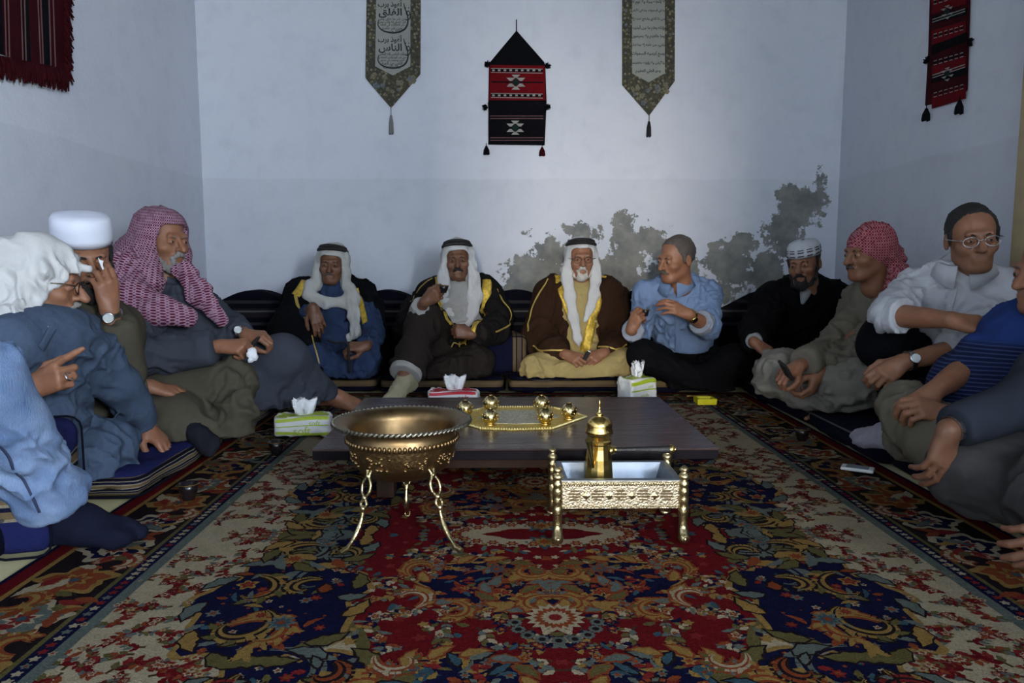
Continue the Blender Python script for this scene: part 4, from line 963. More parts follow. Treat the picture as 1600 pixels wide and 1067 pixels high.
# long red strip on the right wall
XW = RX1 - 0.006
g = lambda px, py, d=0.0: WX(px, py, XW - d)
h = thing('woven_strip', g(1482, 60), 'long red and black woven strip with tassels on the right wall', 'wall hanging')
m = MB(); m.extrude([g(1456, -120), g(1454, 10), g(1452, 80), g(1447, 165), g(1503, 152), g(1512, 140), g(1517, -20), g(1519, -120)][::-1], (-0.006, 0, 0)); m.build('backing', M_MARO, h)
def par(m, xa, ya, xb, yb, w, d, d2): m.extrude([g(xa, ya, d), g(xb, yb, d), g(xb, yb + w, d), g(xa, ya + w, d)][::-1], (-d2, 0, 0))
mr, mk, mw, mg = MB(), MB(), MB(), MB()
for y in (-8, 40, 95, 140): par(mr, 1456, y + 8, 1509, y - 8, 22, 0.0062, 0.001)
for y in (26, 72, 119): par(mk, 1456, y, 1511, y - 14 if y != 72 else y - 22, 14 if y == 72 else 11, 0.0065, 0.002)
for y in (30, 34, 117, 121): par(mw, 1457, y, 1508, y - 17, 1.4, 0.009, 0.001)
for y0 in (0, 53, 95, 145):
    for k in range(6): xx = 1459 + 8.2 * k; yy = y0 - 2.4 * k; par(mw, xx, yy, xx + 5, yy - 1.5, 1.3, 0.0085, 0.001); par(mw, xx, yy + 6, xx + 5, yy + 4.5, 1.3, 0.0085, 0.001); par(mk, xx + 1, yy + 2, xx + 5, yy + 1, 3.2, 0.008, 0.001)
for cy in (18, 115):
    for dx, dy in ((0, -9), (-6, -4), (5, -7), (-5, 5), (6, 2), (0, 9)): mw.extrude([g(1480 + dx - 4, cy + dy + 1, .0095), g(1480 + dx + 4, cy + dy - 1.5, .0095), g(1480 + dx + 1, cy + dy + 3, .0095)][::-1], (-0.0015, 0, 0))
    mg.extrude([g(1475, cy + 1, .0095), g(1480, cy - 5, .0095), g(1485, cy - 1, .0095), g(1480, cy + 5, .0095)][::-1], (-0.0012, 0, 0))
[tag(x, kind='stuff') for x in (mr.build('red_band', M_REDW, h), mk.build('black_band', M_BLK, h), mw.build('white_motif', M_WHT, h), mg.build('green_diamond', M_GRN, h))]
for px, py in ((1448, 163), (1500, 150)): tassel(g(px, py, 0.012), 25 * 3.9 / FPX, M_BLK, h, 0.016)
m = MB(); R_ = random.Random(3)
for c in (g(1448, 94, 0.012), g(1516, 66, 0.012)):
    for k in range(24): d = unit([R_.gauss(0, .6), R_.gauss(0, 1), R_.gauss(-.3, 1)]); m.tube([c, c + d * 0.02], [0.004, 0.003], 5)
m.build('pompom', M_BLK, h)
# fringed rug on the left wall
XW = RX0 + 0.006
gl = lambda px, py, d=0.0: WX(px, py, XW + d)
h = thing('fringed_wall_rug', gl(40, 60), 'dark red striped wall rug with long fringe on the left wall', 'wall hanging')
m = MB(); m.extrude([gl(-160, -140), gl(102, -140), gl(104, 110), gl(60, 104), gl(0, 84), gl(-160, 40)], (0.006, 0, 0)); m.build('cloth', M_MARO, h)
mk, mw = MB(), MB()
def strp(m, xt, xb, w, yb, d): m.extrude([gl(xt, -120, d), gl(xt + w, -120, d), gl(xb + w, yb + w * 0.25, d), gl(xb, yb, d)], (0.001, 0, 0))
for xt, xb, w, yb in ((-20, -12, 18, 80), (28, 36, 12, 95), (60, 68, 13, 106)): strp(mk, xt, xb, w, yb, 0.0065)
for xt, xb, yb in ((3, 9, 88), (9, 14, 89), (28, 35, 96), (34, 40, 97), (53, 63, 104), (58, 67, 105), (72, 79, 110), (78, 86, 111)): strp(mw, xt, xb, 1.7, yb, 0.0078)
[tag(x, kind='stuff') for x in (mk.build('black_stripe', M_BLK, h), mw.build('pink_stripe', M_PNKS, h))]
m = MB(); R_ = random.Random(9)
for k in range(330):
    t_ = k / 330
    if t_ < 0.6: px = -20 + 125 * t_ / 0.6; py = 84 + (px + 20) * 0.2; q = gl(px, py, 0.008); e = gl(px + R_.uniform(-2, 7), py + R_.uniform(22, 36), 0.01 + R_.random() * 0.02)
    else: py = 110 - 230 * (t_ - 0.6) / 0.4; q = gl(101, py, 0.008); e = gl(101 + R_.uniform(6, 15), py + R_.uniform(8, 26), 0.01 + R_.random() * 0.02)
    m.tube([q, (q + e) / 2 + V(0.004, 0, 0.004), e], [0.006, 0.006, 0.003], 5)
tag(m.build('fringe', M_MARO, h), kind='stuff')

# ------------------------------------------------------------------ tissue packs, ashtray, cups, phone
M_TISS = plain('white tissue', (226, 228, 232), 0.9, var=0.04, bump=0.3, bscale=60); M_FILM = plain('white film', (216, 218, 216), 0.35, var=0.06); M_LIME = plain('lime print', (166, 186, 46), 0.4); M_REDP = plain('red print', (178, 30, 48), 0.4); M_GREYP = plain('pale grey print', (178, 180, 184), 0.4)
def tissue_pack(c, L, D, Hh, rz, print_mat, label, word, th=0.075):
    r = thing('tissue_pack', c, label, 'tissue pack', 'soft tissue packs'); R = rotz(rz); c = np.asarray(c, float)
    s = SDF(0.006); s.box((0, 0, Hh / 2), (L / 2, D / 2, Hh / 2), None, 0.018); P, F = s.surface(); P = folds(P, F, 0.003, 5, 30.0)
    bv = BVHTree.FromPolygons([tuple(p) for p in P], [tuple(map(int, q)) for q in F])
    link('wrapper', raw_mesh('wrapper', P @ R.T, F), M_FILM, r)
    def deco(pts, nm, mat, lift=0.0008):     # print lying on the wrapper
        m = MB(); Q = []
        for a, b in pts: Q.append([a, b])
        Q = np.array(Q, float); m.grid(Q, True); m.v = [tuple(R @ np.array(p)) for p in m.v]
        return m.build(nm, mat, r, org=(0, 0, 0))
    def wave(face, v0, v1, amp, nm, mat, lift=0.0012, nn=20):
        rows = []
        for w_ in np.linspace(0, 1, 6):
            row = []
            for u in np.linspace(-0.92, 0.92, nn):
                v = v0 + (v1 - v0) * w_ + amp * math.sin(2.3 * u + 0.6)
                if face == 'top': o_, d_ = Vector((u * L / 2, v * D / 2, Hh + 0.1)), Vector((0, 0, -1))
                else: o_, d_ = Vector((u * L / 2, -D / 2 - 0.1, Hh * (0.5 + 0.5 * v))), Vector((0, 1, 0))
                h_ = bv.ray_cast(o_, d_); row.append(np.array(h_[0]) + np.array(h_[1]) * lift if h_[0] is not None else np.array(o_) + np.array(d_) * 0.1)
            rows.append(row)
        m = MB(); m.grid(rows, True); m.v = [tuple(R @ np.array(p)) for p in m.v]; m.build(nm, mat, r, org=(0, 0, 0))
    wave('top', -0.75, 0.55, 0.12, 'print', print_mat); wave('front', -0.82, -0.55, -0.12, 'print', print_mat); wave('front', 0.0, 0.10, 0.05, 'print', print_mat); wave('front', 0.55, 0.85, 0.1, 'print', print_mat)
    m = MB(); letter(m, word, (0.0 * L, -D / 2 - 0.004, Hh * 0.30), L * 0.3, (1, 0, 0), (0, 0, 1), 0.0); letter(m, word, (0.22 * L, -D / 2 - 0.004, Hh * 0.66), L * 0.2, (1, 0, 0), (0, 0, 1), 0.0); m.v = [tuple(R @ np.array(p)) for p in m.v]; tag(m.build('lettering', print_mat, r, org=(0, 0, 0)), kind='stuff')
    # tissue pulled up through the slit: a crumpled fan
    R_ = random.Random(int(L * 1000) + int(c[1] * 100)); nu, nv = 22, 9; rows = []
    for j in range(nv):
        row = []; tt = j / (nv - 1)
        for i in range(nu):
            a = 2 * PI * i / nu; w_ = (0.030 + 0.020 * tt) * (1 + 0.25 * math.sin(3 * a + 2)) * (L / 0.24); d_ = (0.006 + 0.020 * math.sin(PI * min(1, tt * 1.1))) * (1 + 0.45 * math.sin(5 * a + tt * 4))
            row.append(R @ V(w_ * math.cos(a) + 0.006 * math.sin(9 * a + 3 * tt), d_ * math.sin(a) + 0.004 * math.sin(7 * a), Hh - 0.006 + th * tt * (1 + 0.16 * math.sin(4 * a + 1) * tt)))
        rows.append(row)
    mid = np.mean(rows[-1], 0) - V(0, 0, th * 0.25); rows.append([mid + (p - mid) * 0.35 for p in rows[-1]])
    m = MB(); m.grid(rows, True, True); m.build('pulled_tissue', M_TISS, r, org=(0, 0, 0))
    return r
pk = FL(470, 683, RUGZ + 0.004); tissue_pack((pk[0], pk[1] + 0.05, RUGZ + 0.009), 0.235, 0.12, 0.085, 0.16, M_LIME, 'lime and white tissue pack on the carpet beside the bare foot', 'soft', 0.07)
pk = W(709, 618, 3.72); tissue_pack((pk[0], 3.72, RUGZ + 0.009), 0.255, 0.12, 0.088, -0.05, M_REDP, 'red and white tissue pack behind the far edge of the table', 'soft', 0.075)
pk = W(995, 610, 3.86); tissue_pack((pk[0], 3.86, RUGZ + 0.009), 0.175, 0.13, 0.128, 0.5, M_LIME, 'lime and white tissue pack by the knee in the cream robe', 'soft', 0.085)
# ashtray
ac = FL(1104, 632, RUGZ + 0.004); at = thing('ashtray', (ac[0], ac[1] + 0.03, RUGZ + 0.004), 'small yellow square ashtray on the carpet near the dark trousers', 'ashtray')
M_YEL = plain('yellow plastic', (196, 190, 28), 0.35)
m = MB(); a = 0.052; zA = RUGZ + 0.004; cx, cy = ac[0], ac[1] + 0.03
ring = lambda q, z: [(cx + q * sx, cy + q * sy * 0.9, z) for sx, sy in ((-1, -1), (1, -1), (1, 1), (-1, 1))]
m.add(ring(a * 0.95, zA) + ring(a, zA + 0.032) + ring(a * 0.72, zA + 0.032) + ring(a * 0.66, zA + 0.008), [(3, 2, 1, 0)] + [(i + k * 4, (i + 1) % 4 + k * 4, (i + 1) % 4 + k * 4 + 4, i + k * 4 + 4) for k in range(3) for i in range(4)] + [(12, 13, 14, 15)])
m.build('dish', M_YEL, at, bevel=0.003)
m = MB(); m.tube([(cx - 0.02, cy - 0.01, zA + 0.014), (cx + 0.02, cy + 0.012, zA + 0.018)], 0.004, 8); m.build('cigarette_butt', M_FILM, at)
q0, q1 = FL(1073, 618, 0.02), FL(1106, 617, 0.02); lg = MB(); lg.tube([V(q0[0], q0[1], RUGZ + 0.0085), V(q1[0], q1[1], RUGZ + 0.0085)], 0.0045, 8)
tag(lg.build('wooden_stick', plain('pale wood stick', (150, 118, 70), 0.6), None, org=V(q0[0], q0[1], RUGZ + 0.004)), 'thin pale wooden stick lying behind the yellow ashtray', 'stick')
M_CUPD = plain('dark cup glaze', (28, 22, 24), 0.25); M_CUPG = plain('gold cup line', (160, 130, 70), 0.3, 0.8); M_COF = plain('coffee', (30, 16, 8), 0.1)
def cup(c, label, r=0.031, h=0.052, up=None, group='small dark coffee cups', mat=M_CUPD):
    o = thing('coffee_cup', c, label, 'cup', group); z = V(0, 0, 0)
    m = MB(); m.lathe([(0, 0), (r * 0.55, 0), (r * 0.62, h * 0.1), (r * 0.85, h * 0.55), (r, h), (r * 0.94, h), (r * 0.78, h * 0.55), (r * 0.5, h * 0.16), (0, h * 0.14)], z, 20); b = m.build('cup_body', mat, o, org=(0, 0, 0))
    m = MB(); m.lathe([(r * 0.985, h * 0.93), (r * 1.02, h * 0.95), (r * 1.01, h * 0.99)], z, 20); m.build('rim_line', M_CUPG, o, org=(0, 0, 0))
    m = MB(); m.lathe([(r * 0.70, h * 0.42), (0, h * 0.42)], z, 20); m.build('coffee', M_COF, o, org=(0, 0, 0))
    if up is not None: o.rotation_euler = Vector((0, 0, 1)).rotation_difference(Vector(unit(up))).to_euler()
    return o
for px, py, lb in ((291, 783, 'small dark coffee cup on the carpet below the resting hand'), (430, 712, 'small dark coffee cup on the carpet below the lime tissue pack'), (1256, 690, 'small dark coffee cup on the carpet by the right mattress')):
    c = FL(px, py, RUGZ + 0.004); cup((c[0], c[1] + 0.02, RUGZ + 0.004), lb)
pc_ = FL(1340, 732, RUGZ + 0.01); ph = thing('phone', (pc_[0], pc_[1], RUGZ + 0.004), 'white mobile phone lying on the carpet by the right mattress', 'phone')
def slab(L, Wd, T, R, c, nm, mat, parent, bev):
    m = MB(); m.box(-L / 2, L / 2, -Wd / 2, Wd / 2, 0, T); m.v = [tuple(R @ np.array(p) + np.asarray(c)) for p in m.v]; return m.build(nm, mat, parent, bevel=bev, org=(0, 0, 0))
Rp = rotz(-0.55)
slab(0.108, 0.058, 0.012, Rp, (0, 0, 0), 'phone_body', M_FILM, ph, 0.005); slab(0.074, 0.05, 0.0012, Rp, Rp @ V(0.0, 0, 0.0118), 'screen', plain('pale screen', (150, 156, 164), 0.15), ph, 0.0004)
slab(0.012, 0.012, 0.001, Rp, Rp @ V(0.046, 0, 0.0118), 'home_button', M_GREYP, ph, 0.0004)
cdz = FL(1570, 880, RUGZ); m = MB(); m.tube(spline([W(1572, 845, 1.92), W(1568, 862, 1.9), W(1574, 880, 1.86), FL(1566, 905, RUGZ + 0.01), FL(1545, 915, RUGZ + 0.01)], 6), 0.004, 6)
# ------------------------------------------------------------------ people
def skin_mat(name, rgb):
    t = NT(name); p = t.obj(); c = mul(lin(rgb), 0.56); n = t.noise(p, 30.0, 4); n2 = t.noise(p, 7.0, 2)
    col = t.mix(t.ramp(n, 0.3, 0.7), mul(c, 0.86), mul(c, 1.12)); col = t.mix(t.math('MULTIPLY', t.ramp(n2, 0.45, 0.7), 0.25), col, (c[0] * 1.05, c[1] * 0.8, c[2] * 0.75, 1))
    t.bump(t.noise(p, 260.0, 2), 0.15, 0.002); t.set(col, 0.52, Specular_IOR_Level=0.4)
    return t.m
SK = dict(tan=skin_mat('skin tan', (176, 122, 92)), deep=skin_mat('skin deep tan', (140, 96, 72)), fair=skin_mat('skin light', (196, 146, 118)), red=skin_mat('skin ruddy', (190, 122, 94)))
M_LIP = plain('lips', (84, 48, 42), 0.45, var=0.08)
M_EYE = plain('eye white', (150, 142, 132), 0.3, var=0.03); M_IRIS = plain('dark iris', (30, 20, 16), 0.15)
HR = dict(black=plain('black hair', (26, 22, 22), 0.75, bump=0.8, bscale=320), grey=plain('grey hair', (128, 124, 120), 0.8, bump=0.8, bscale=320), white=plain('white beard hair', (186, 182, 174), 0.85, bump=0.8, bscale=320), dark=plain('dark grey hair', (78, 70, 66), 0.75, bump=0.8, bscale=320))
M_STEEL = metal('watch steel', (190, 192, 196), 0.2, (110, 110, 110), 0.3); M_DIAL = plain('watch dial', (200, 204, 204), 0.25); M_BDIAL = plain('black watch dial', (20, 20, 24), 0.2); M_WIRE = metal('spectacle wire', (90, 80, 66), 0.3)

CURL = dict(relax=[(22, 34, 18)] * 4, flat=[(8, 12, 6)] * 4, fist=[(70, 88, 50)] * 4, hold=[(38, 62, 36), (48, 62, 36), (55, 64, 38), (60, 66, 40)], point=[(4, 8, 4), (62, 84, 48), (68, 86, 50), (70, 86, 50)], loose=[(34, 46, 26), (40, 50, 28), (46, 52, 30), (50, 54, 30)], pinch=[(52, 50, 26), (58, 55, 28), (66, 60, 34), (68, 62, 36)], droop=[(18, 24, 12), (22, 28, 14), (26, 30, 16), (30, 32, 18)])
class Person:
    def __init__(s, base, label, skin, group=None, seed=0):
        s.root = thing('person', base, label, 'person', group); s.geo = []; s.skin = SK[skin]; s.seed = seed; s.arms = {}
    # ---- head
    def head(s, pos, yaw, pitch=0, roll=0, sc=1.0, ears=True, neck_to=None, nose=1.0):
        y, p, r = map(math.radians, (yaw, pitch, roll))
        R = np.array((Matrix.Rotation(y, 3, 'Z') @ Matrix.Rotation(p, 3, 'X') @ Matrix.Rotation(r, 3, 'Y')))
        s.R, s.H, s.sc = R, np.asarray(pos, float), sc
        f = SDF(0.005)
        f.ell((0, .018, .034), (.075, .096, .088), k=.0); f.ell((0, -.028, -.036), (.057, .064, .076), k=.032); f.ell((0, -.068, -.094), (.027, .026, .022), k=.03)
        for q in (-1, 1):
            f.ell((q * .043, -.058, -.026), (.022, .024, .02), k=.02); f.cone((q * .046, .0, -.060), (q * .026, -.062, -.095), .014, .015, k=.025)
        f.cone((-.034, -.083, .022), (.034, -.083, .022), .011, .011, k=.016)
        for q in (-1, 1): f.ell((q * .031, -.096, .0), (.018, .014, .013), k=.014, mode='-')
        f.cone((0, -.088, .012), (0, -.088 - .028 * nose, -.030), .0085, .0125, k=.011)
        for q in (-1, 1):
            f.ell((q * .0115, -.098, -.031), (.0085, .010, .008), k=.008); f.ell((q * .031, -.0815, .0), (.0155, .0125, .0115), k=.005)
        f.cone((-.019, -.087, -.058), (.019, -.087, -.058), .0075, .0075, k=.01); f.cone((-.016, -.086, -.070), (.016, -.086, -.070), .008, .008, k=.01)
        f.cone((-.022, -.100, -.0635), (.022, -.100, -.0635), .0038, .0038, k=.004, mode='-')
        if ears:
            for q in (-1, 1):
                f.ell((q * .079, .012, -.006), (.0085, .019, .031), k=.008); f.ell((q * .087, .008, -.002), (.006, .010, .018), k=.006, mode='-')
        f.cone((0, .022, -.05), (0, .03, -.15), .055, .058, k=.03)
        P, F = f.surface(); s.geo.append((s.hl(P), F))
        if neck_to is not None:
            g = SDF(0.008); g.cone(s.hl((0, .02, -.06)), neck_to, .052, .06); s.geo.append(g.surface())
        for q in (-1, 1):                                   # eyes
            m = MB(); c = V(q * .031, -.0825, .0)
            m.sphere(c, (.0115, .0126, .0046), 12, 8); m.cur = 1; m.sphere(c + V(0, -.0076, 0), (.0058, .0056, .0050), 10, 6)
            m.v = [tuple(s.hl(np.array(v))) for v in m.v]; m.build('eye', [M_EYE, M_IRIS], s.root)
        m = SDF(.003); m.cone((-.017, -.0915, -.0598), (.017, -.0915, -.0598), .0036, .0036); m.cone((-.015, -.0912, -.0678), (.015, -.0912, -.0678), .004, .004, k=.002); s.hsoft(m, 'lips', M_LIP)
        return s
    def hl(s, p): return np.asarray(p, float) * s.sc @ s.R.T + s.H
    def hsoft(s, f, name, mat, **kw): return soft(f, name, mat, s.root, M=(s.R * s.sc, s.H), **kw)
    def brows(s, mat, thick=.0042, down=0.0):
        for q in (-1, 1):
            f = SDF(0.003); f.chain([(q * .013, -.0905, .0185 - down), (q * .028, -.0905, .0225), (q * .046, -.0785, .0185)], [thick * .9, thick, thick * 0.5]); s.hsoft(f, 'eyebrow', HR[mat])
    def moustache(s, mat, r=.0085, w=.026, droop=.008):
        f = SDF(0.0035); f.chain([(-w, -.088, -.054 - droop), (-.010, -.101, -.049), (0, -.103, -.047), (.010, -.101, -.049), (w, -.088, -.054 - droop)], [r * .55, r, r * .9, r, r * .55], k=.004); s.hsoft(f, 'moustache', HR[mat], amp=.0012, freq=260.0)
    def beard(s, mat, r=.014, long=.0, mouth=True, side=True):
        f = SDF(0.0042)
        for q in (-1, 1):
            pts = [(q * .070, -.005, -.02), (q * .064, -.022, -.06), (q * .040, -.060, -.092 - long * .5), (0, -.080, -.104 - long)]
            f.chain(pts if side else pts[2:], [r * .45, r * .8, r, r * 1.15] if side else [r * .8, r * 1.15], k=.012)
            f.cone((q * .028, -.088, -.066), (q * .020, -.084, -.095), r * .5, r * .8, k=.01)
        f.ell((0, -.074, -.098 - long * .6), (.034, .028, .022 + long * .8), k=.014)
        if mouth: f.ell((0, -.100, -.0635), (.016, .012, .0038), k=.003, mode='-')
        s.hsoft(f, 'beard', HR[mat], amp=.0022, freq=170.0)
    def hair(s, mat, rec=0.0, thick=.006):
        f = SDF(0.0062); f.ell((0, .019, .034), (.075 + thick, .096 + thick, .088 + thick)); f.half((0, -.060 + rec, .092), (0, -.9, -.42))
        for q in (-1, 1): f.cone((q * .074, -.012, .03), (q * .075, -.012, -.012), .009, .006, k=.008)
        s.hsoft(f, 'hair', HR[mat], amp=.0015, freq=200.0)
    def glasses(s, mat=M_WIRE, low=0.0, wide=.022, back=.01):
        m = MB()
        for q in (-1, 1):
            m.tube([V(q * .033 + wide * math.cos(a), -.107 + .006 * abs(math.cos(a)) , -.002 - low + .017 * math.sin(a)) for a in [2 * PI * k / 20 for k in range(21)]], .0017, 6, False)
            m.tube([V(q * .055, -.101, .004 - low), V(q * .077, -.07, .006), V(q * .082, back, .004)], .0016, 6)
        m.tube([V(-.012, -.109, .002 - low), V(0, -.113, .005 - low), V(.012, -.109, .002 - low)], .0017, 6)
        m.v = [tuple(s.hl(np.array(v))) for v in m.v]; m.build('spectacles', mat, s.root)
    # ---- limbs
    def hand(s, wr, el, f, n, right, pose, thumb=0.5, sc=1.0, arm=True, vox=.0046):
        f = unit(f); n = np.asarray(n, float); n = unit(n - f * (n @ f)); sd = np.cross(f, n) * (1 if right else -1)
        q = lambda a, b, c: wr + (f * a + sd * b + n * c) * sc
        S = SDF(vox); cu = CURL[pose] if isinstance(pose, str) else pose
        if arm: S.chain([wr + (el - wr) * 0.75, wr + (el - wr) * 0.4, wr], [.040 * sc, .036 * sc, .0265 * sc])
        kn = [(.088, .028, -.001), (.092, .009, -.003), (.086, -.011, -.001), (.076, -.028, .003)]; ba = [(.008, .015, 0), (.006, .005, -.001), (.006, -.006, 0), (.008, -.015, .001)]
        S.cone(wr, q(.02, 0, 0), .0255 * sc, .025 * sc, k=.012)
        for b, k_ in zip(ba, kn): S.cone(q(*b), q(*k_), .0145 * sc, .0118 * sc, k=.012)
        R = np.stack([f, sd, n], 1); S.ell(q(.048, .0, .007), (.042 * sc, .034 * sc, .013 * sc), R, k=.01); S.ell(q(.035, .022, .009), (.03 * sc, .016 * sc, .014 * sc), R, k=.012)
        Ls = [(.042, .026, .021), (.046, .029, .022), (.042, .027, .021), (.033, .021, .019)]; sp = (.10, .02, -.05, -.14)
        for i in range(4):
            p = q(*kn[i]); a = 0.0; pts = [p]
            for j in range(3):
                a += math.radians(cu[i][j]); d = (f * math.cos(a) + n * math.sin(a)) + sd * sp[i] * math.cos(a); p = p + unit(d) * Ls[i][j] * sc; pts.append(p)
            r0 = (.0098, .0102, .0097, .0086)[i] * sc; S.chain(pts, [r0 * 1.05, r0, r0 * .92, r0 * .76], k=.0035)
        p0 = q(.022, .020, .006); d1 = unit(f * .62 + sd * (.80 - .35 * thumb) + n * (.25 + .5 * thumb)); p1 = p0 + d1 * .046 * sc
        d2 = unit(f * .88 + sd * (.30 - .45 * thumb) + n * (.2 + .35 * thumb)); p2 = p1 + d2 * .034 * sc; d3 = unit(f * .9 + sd * (.15 - .5 * thumb) + n * (.2 + .25 * thumb)); p3 = p2 + d3 * .027 * sc
        S.chain([p0, p1, p2, p3], [.0155 * sc, .0122 * sc, .0108 * sc, .0085 * sc], k=.006)
        s.geo.append(S.surface()); s.arms[id(wr)] = (f, n, sd); s.elb = getattr(s, 'elb', []) + [(wr, el)]
        return f, n, sd
    def limb(s, pts, rads, vox=.012):
        s.ch = getattr(s, 'ch', np.asarray(pts[-1], float))
        S = SDF(vox); S.chain(pts, rads, k=.02); s.geo.append(S.surface())
    def foot(s, ank, toe, up, sock=None, toes=False, sc=1.0, inner=1, shin=None):
        d = unit(toe - ank); up = unit(np.asarray(up, float) - d * (np.asarray(up, float) @ d)); sd = np.cross(d, up) * inner
        q = lambda a, b, c: ank + (d * a + sd * b + up * c) * sc
        S = SDF(.0055 if sock else .0045)
        e = .004 if sock else 0
        if shin is not None: S.cone(ank, shin, .040 * sc + e, .050 * sc + e)
        S.cone(q(0, 0, 0), q(.06, 0, -.018), .040 * sc + e, .034 * sc + e, k=.02); S.ell(q(-.035, 0, -.04), (.034 * sc + e,) * 3, k=.03)
        S.cone(q(-.03, 0, -.045), q(.11, .0, -.048), .030 * sc + e, .024 * sc + e, k=.02, flat=(up, .8)); S.cone(q(.06, .004, -.025), q(.145, .014, -.046), .033 * sc + e, .024 * sc + e, k=.025); S.cone(q(.06, -.01, -.035), q(.13, -.024, -.05), .028 * sc + e, .02 * sc + e, k=.025)
        if sock: S.cone(q(.14, .012, -.046), q(.178, .012, -.05), .025 * sc, .018 * sc, k=.02); S.cone(q(.13, -.02, -.05), q(.16, -.02, -.052), .02 * sc, .015 * sc, k=.02)
        else:
            for i, (b, L, r) in enumerate(((.024, .055, .0125), (.006, .05, .0095), (-.008, .043, .009), (-.021, .035, .0085), (-.033, .028, .008))): S.cone(q(.135 - i * .006, b, -.048), q(.135 - i * .006 + L, b * 1.05, -.054), r * sc, r * .85 * sc, k=.006)
        if sock: soft(S, 'sock', sock, s.root, amp=.0015, seed=s.seed, freq=50)
        else: s.geo.append(S.surface())
    def body(s):
        for wr, el in getattr(s, 'elb', []):
            sh = min(LAST_SH[:2], key=lambda q: np.linalg.norm(q - el)); s.limb([LAST_SH[2] - V(0, 0, .02), sh - V(0, 0, .01), el, el + (wr - el) * .6], [.05, .032, .026, .026])
        s.limb([LAST_SH[2], s.hl((0, .02, -.12))], [.05, .045])
        Ps = []; Fs = []; b = 0
        for P, F in s.geo: Ps.append(P); Fs.append(F + b); b += len(P)
        off = parent_loc(s.root); o = link('body', raw_mesh('body', np.concatenate(Ps) - off, np.concatenate(Fs)), s.skin, s.root); return o
    # ---- things worn
    def watch(s, wr, ax, face, r=.031, band=M_STEEL, dial=M_DIAL, name='wristwatch'):
        ax = unit(ax); face = np.asarray(face, float); face = unit(face - ax * (face @ ax)); sd = np.cross(ax, face); rows = []
        for k in range(25):
            a = 2 * PI * k / 24; d = face * math.cos(a) + sd * math.sin(a); rows.append([wr + d * rr_ + ax * h_ for rr_, h_ in ((r, -.008), (r + .004, -.008), (r + .004, .008), (r, .008), (r, -.008))])
        m = MB(); m.grid(rows, False); wo = m.build(name, band, s.root)
        if dial is not None:
            m = MB(); c = wr + face * (r + .001); ring = lambda rr_, h_: [c + face * h_ + (ax * math.cos(2 * PI * k / 20) + sd * math.sin(2 * PI * k / 20)) * rr_ for k in range(21)]
            m.grid([ring(.018, 0), ring(.019, .006), ring(.017, .009), ring(.0155, .008)]); m.cur = 1; m.grid([ring(.0155, .008), ring(.0001, .008)]); m.build('watch_case', [band, dial], wo)
    def keffiyeh(s, mat, tails=(), back=None, agal=True, face=(.073, .13, .118), drape=.033, uv=False, fz=-.03, amp=.0028, extra=None):
        h = s.hl; sc = s.sc; S = SDF(.0065)
        S.ell(h((0, .02, .036)), np.array((.092, .115, .094)) * sc, s.R)
        S.chain([h((0, .075, .0)), h((0, .10, -.09)), h((0, .095, -.17))] if back is None else back, [.075, .085, .10], k=.05)
        for q in (-1, 1): S.chain([h((q * .062, .0, .03)), h((q * .076, -.012, -.05)), h((q * .084, -.015, -.13))], [.034, .034, drape], k=.03)
        if extra: extra(S)
        S.box(h((0, -.135, fz - .028)), np.array((face[0] * .86, face[1] * .92, face[2] * .96)) * sc, s.R, .03, k=.006, mode='-')
        for pts, rad, ax, fl in tails: S.chain(pts, rad, k=.02, flat=(ax, fl))
        uvf = None
        if uv:
            def uvf(P):
                L = (P - s.H) @ s.R; return np.stack([np.arctan2(L[:, 0], -L[:, 1]) * .115 + L[:, 2] * .02, L[:, 2] - .35 * np.maximum(np.hypot(L[:, 0], L[:, 1]) - .1, 0)], 1)
        s.scarf = soft(S, 'headscarf', mat, s.root, amp=amp, seed=s.seed, freq=26.0, stretch=(0, 0, 1), uvf=uvf)
        if agal:
            for k, dz in enumerate((.078, .094)):
                m = MB(); rx, ry = (.0835, .105) if k == 0 else (.074, .094)
                m.tube([h(V(rx * math.cos(a), .022 + ry * math.sin(a), dz + .022 * math.sin(a) * -1)) for a in [2 * PI * i / 28 for i in range(29)]], .0105, 8, False); m.build('head_rope', HR['black'], s.root)
LAST_SH = [None, None, None]
def torso(S, pel, chest, neck, shA, shB, fwd, rp=.165, rw=.15, rc=.15, fl=.74, rs=.075, k=.06, belly=None):
    LAST_SH[:] = [shA, shB, chest]
    mid = (pel + chest) / 2; S.chain([pel, mid, chest - V(0, 0, .04)], [rp, rw, rc], k=k, flat=(fwd, fl)); S.chain([shA, (shA + shB) / 2 + V(0, 0, .015), shB], [rs, rs * 1.25, rs], k=k)
    S.cone((shA + shB) / 2 + V(0, 0, .01), neck, .085, .062, k=.05)
    if belly: S.ell(belly[0], belly[1], k=.06)
def sleeve(S, sh, el, wr, r=(.078, .07, .058), to=1.0, k=.03, flare=0.0):
    S.cone(sh, el, r[0], r[1], k=k); S.cone(el, el + (wr - el) * to, r[1], r[2], k=k * .6, clip=(False, True))
def collar(p, c, nrm, r, h, mat, gap=0.35, name='collar', tall=.028):
    """band round the neck, open in front"""
    n = unit(nrm); f = np.asarray(h, float); f = unit(f - n * (f @ n)); sd = np.cross(n, f); rows = []
    for k in range(25):
        a = gap + (2 * PI - 2 * gap) * k / 24; d = f * math.cos(a) + sd * math.sin(a); rows.append([c + d * (r + e) + n * z for e, z in ((.004, -.02), (.0, tall), (.005, tall + .004), (.011, tall), (.016, -.02), (.004, -.02))])
    m = MB(); m.grid(rows, True); return m.build(name, mat, p.root)
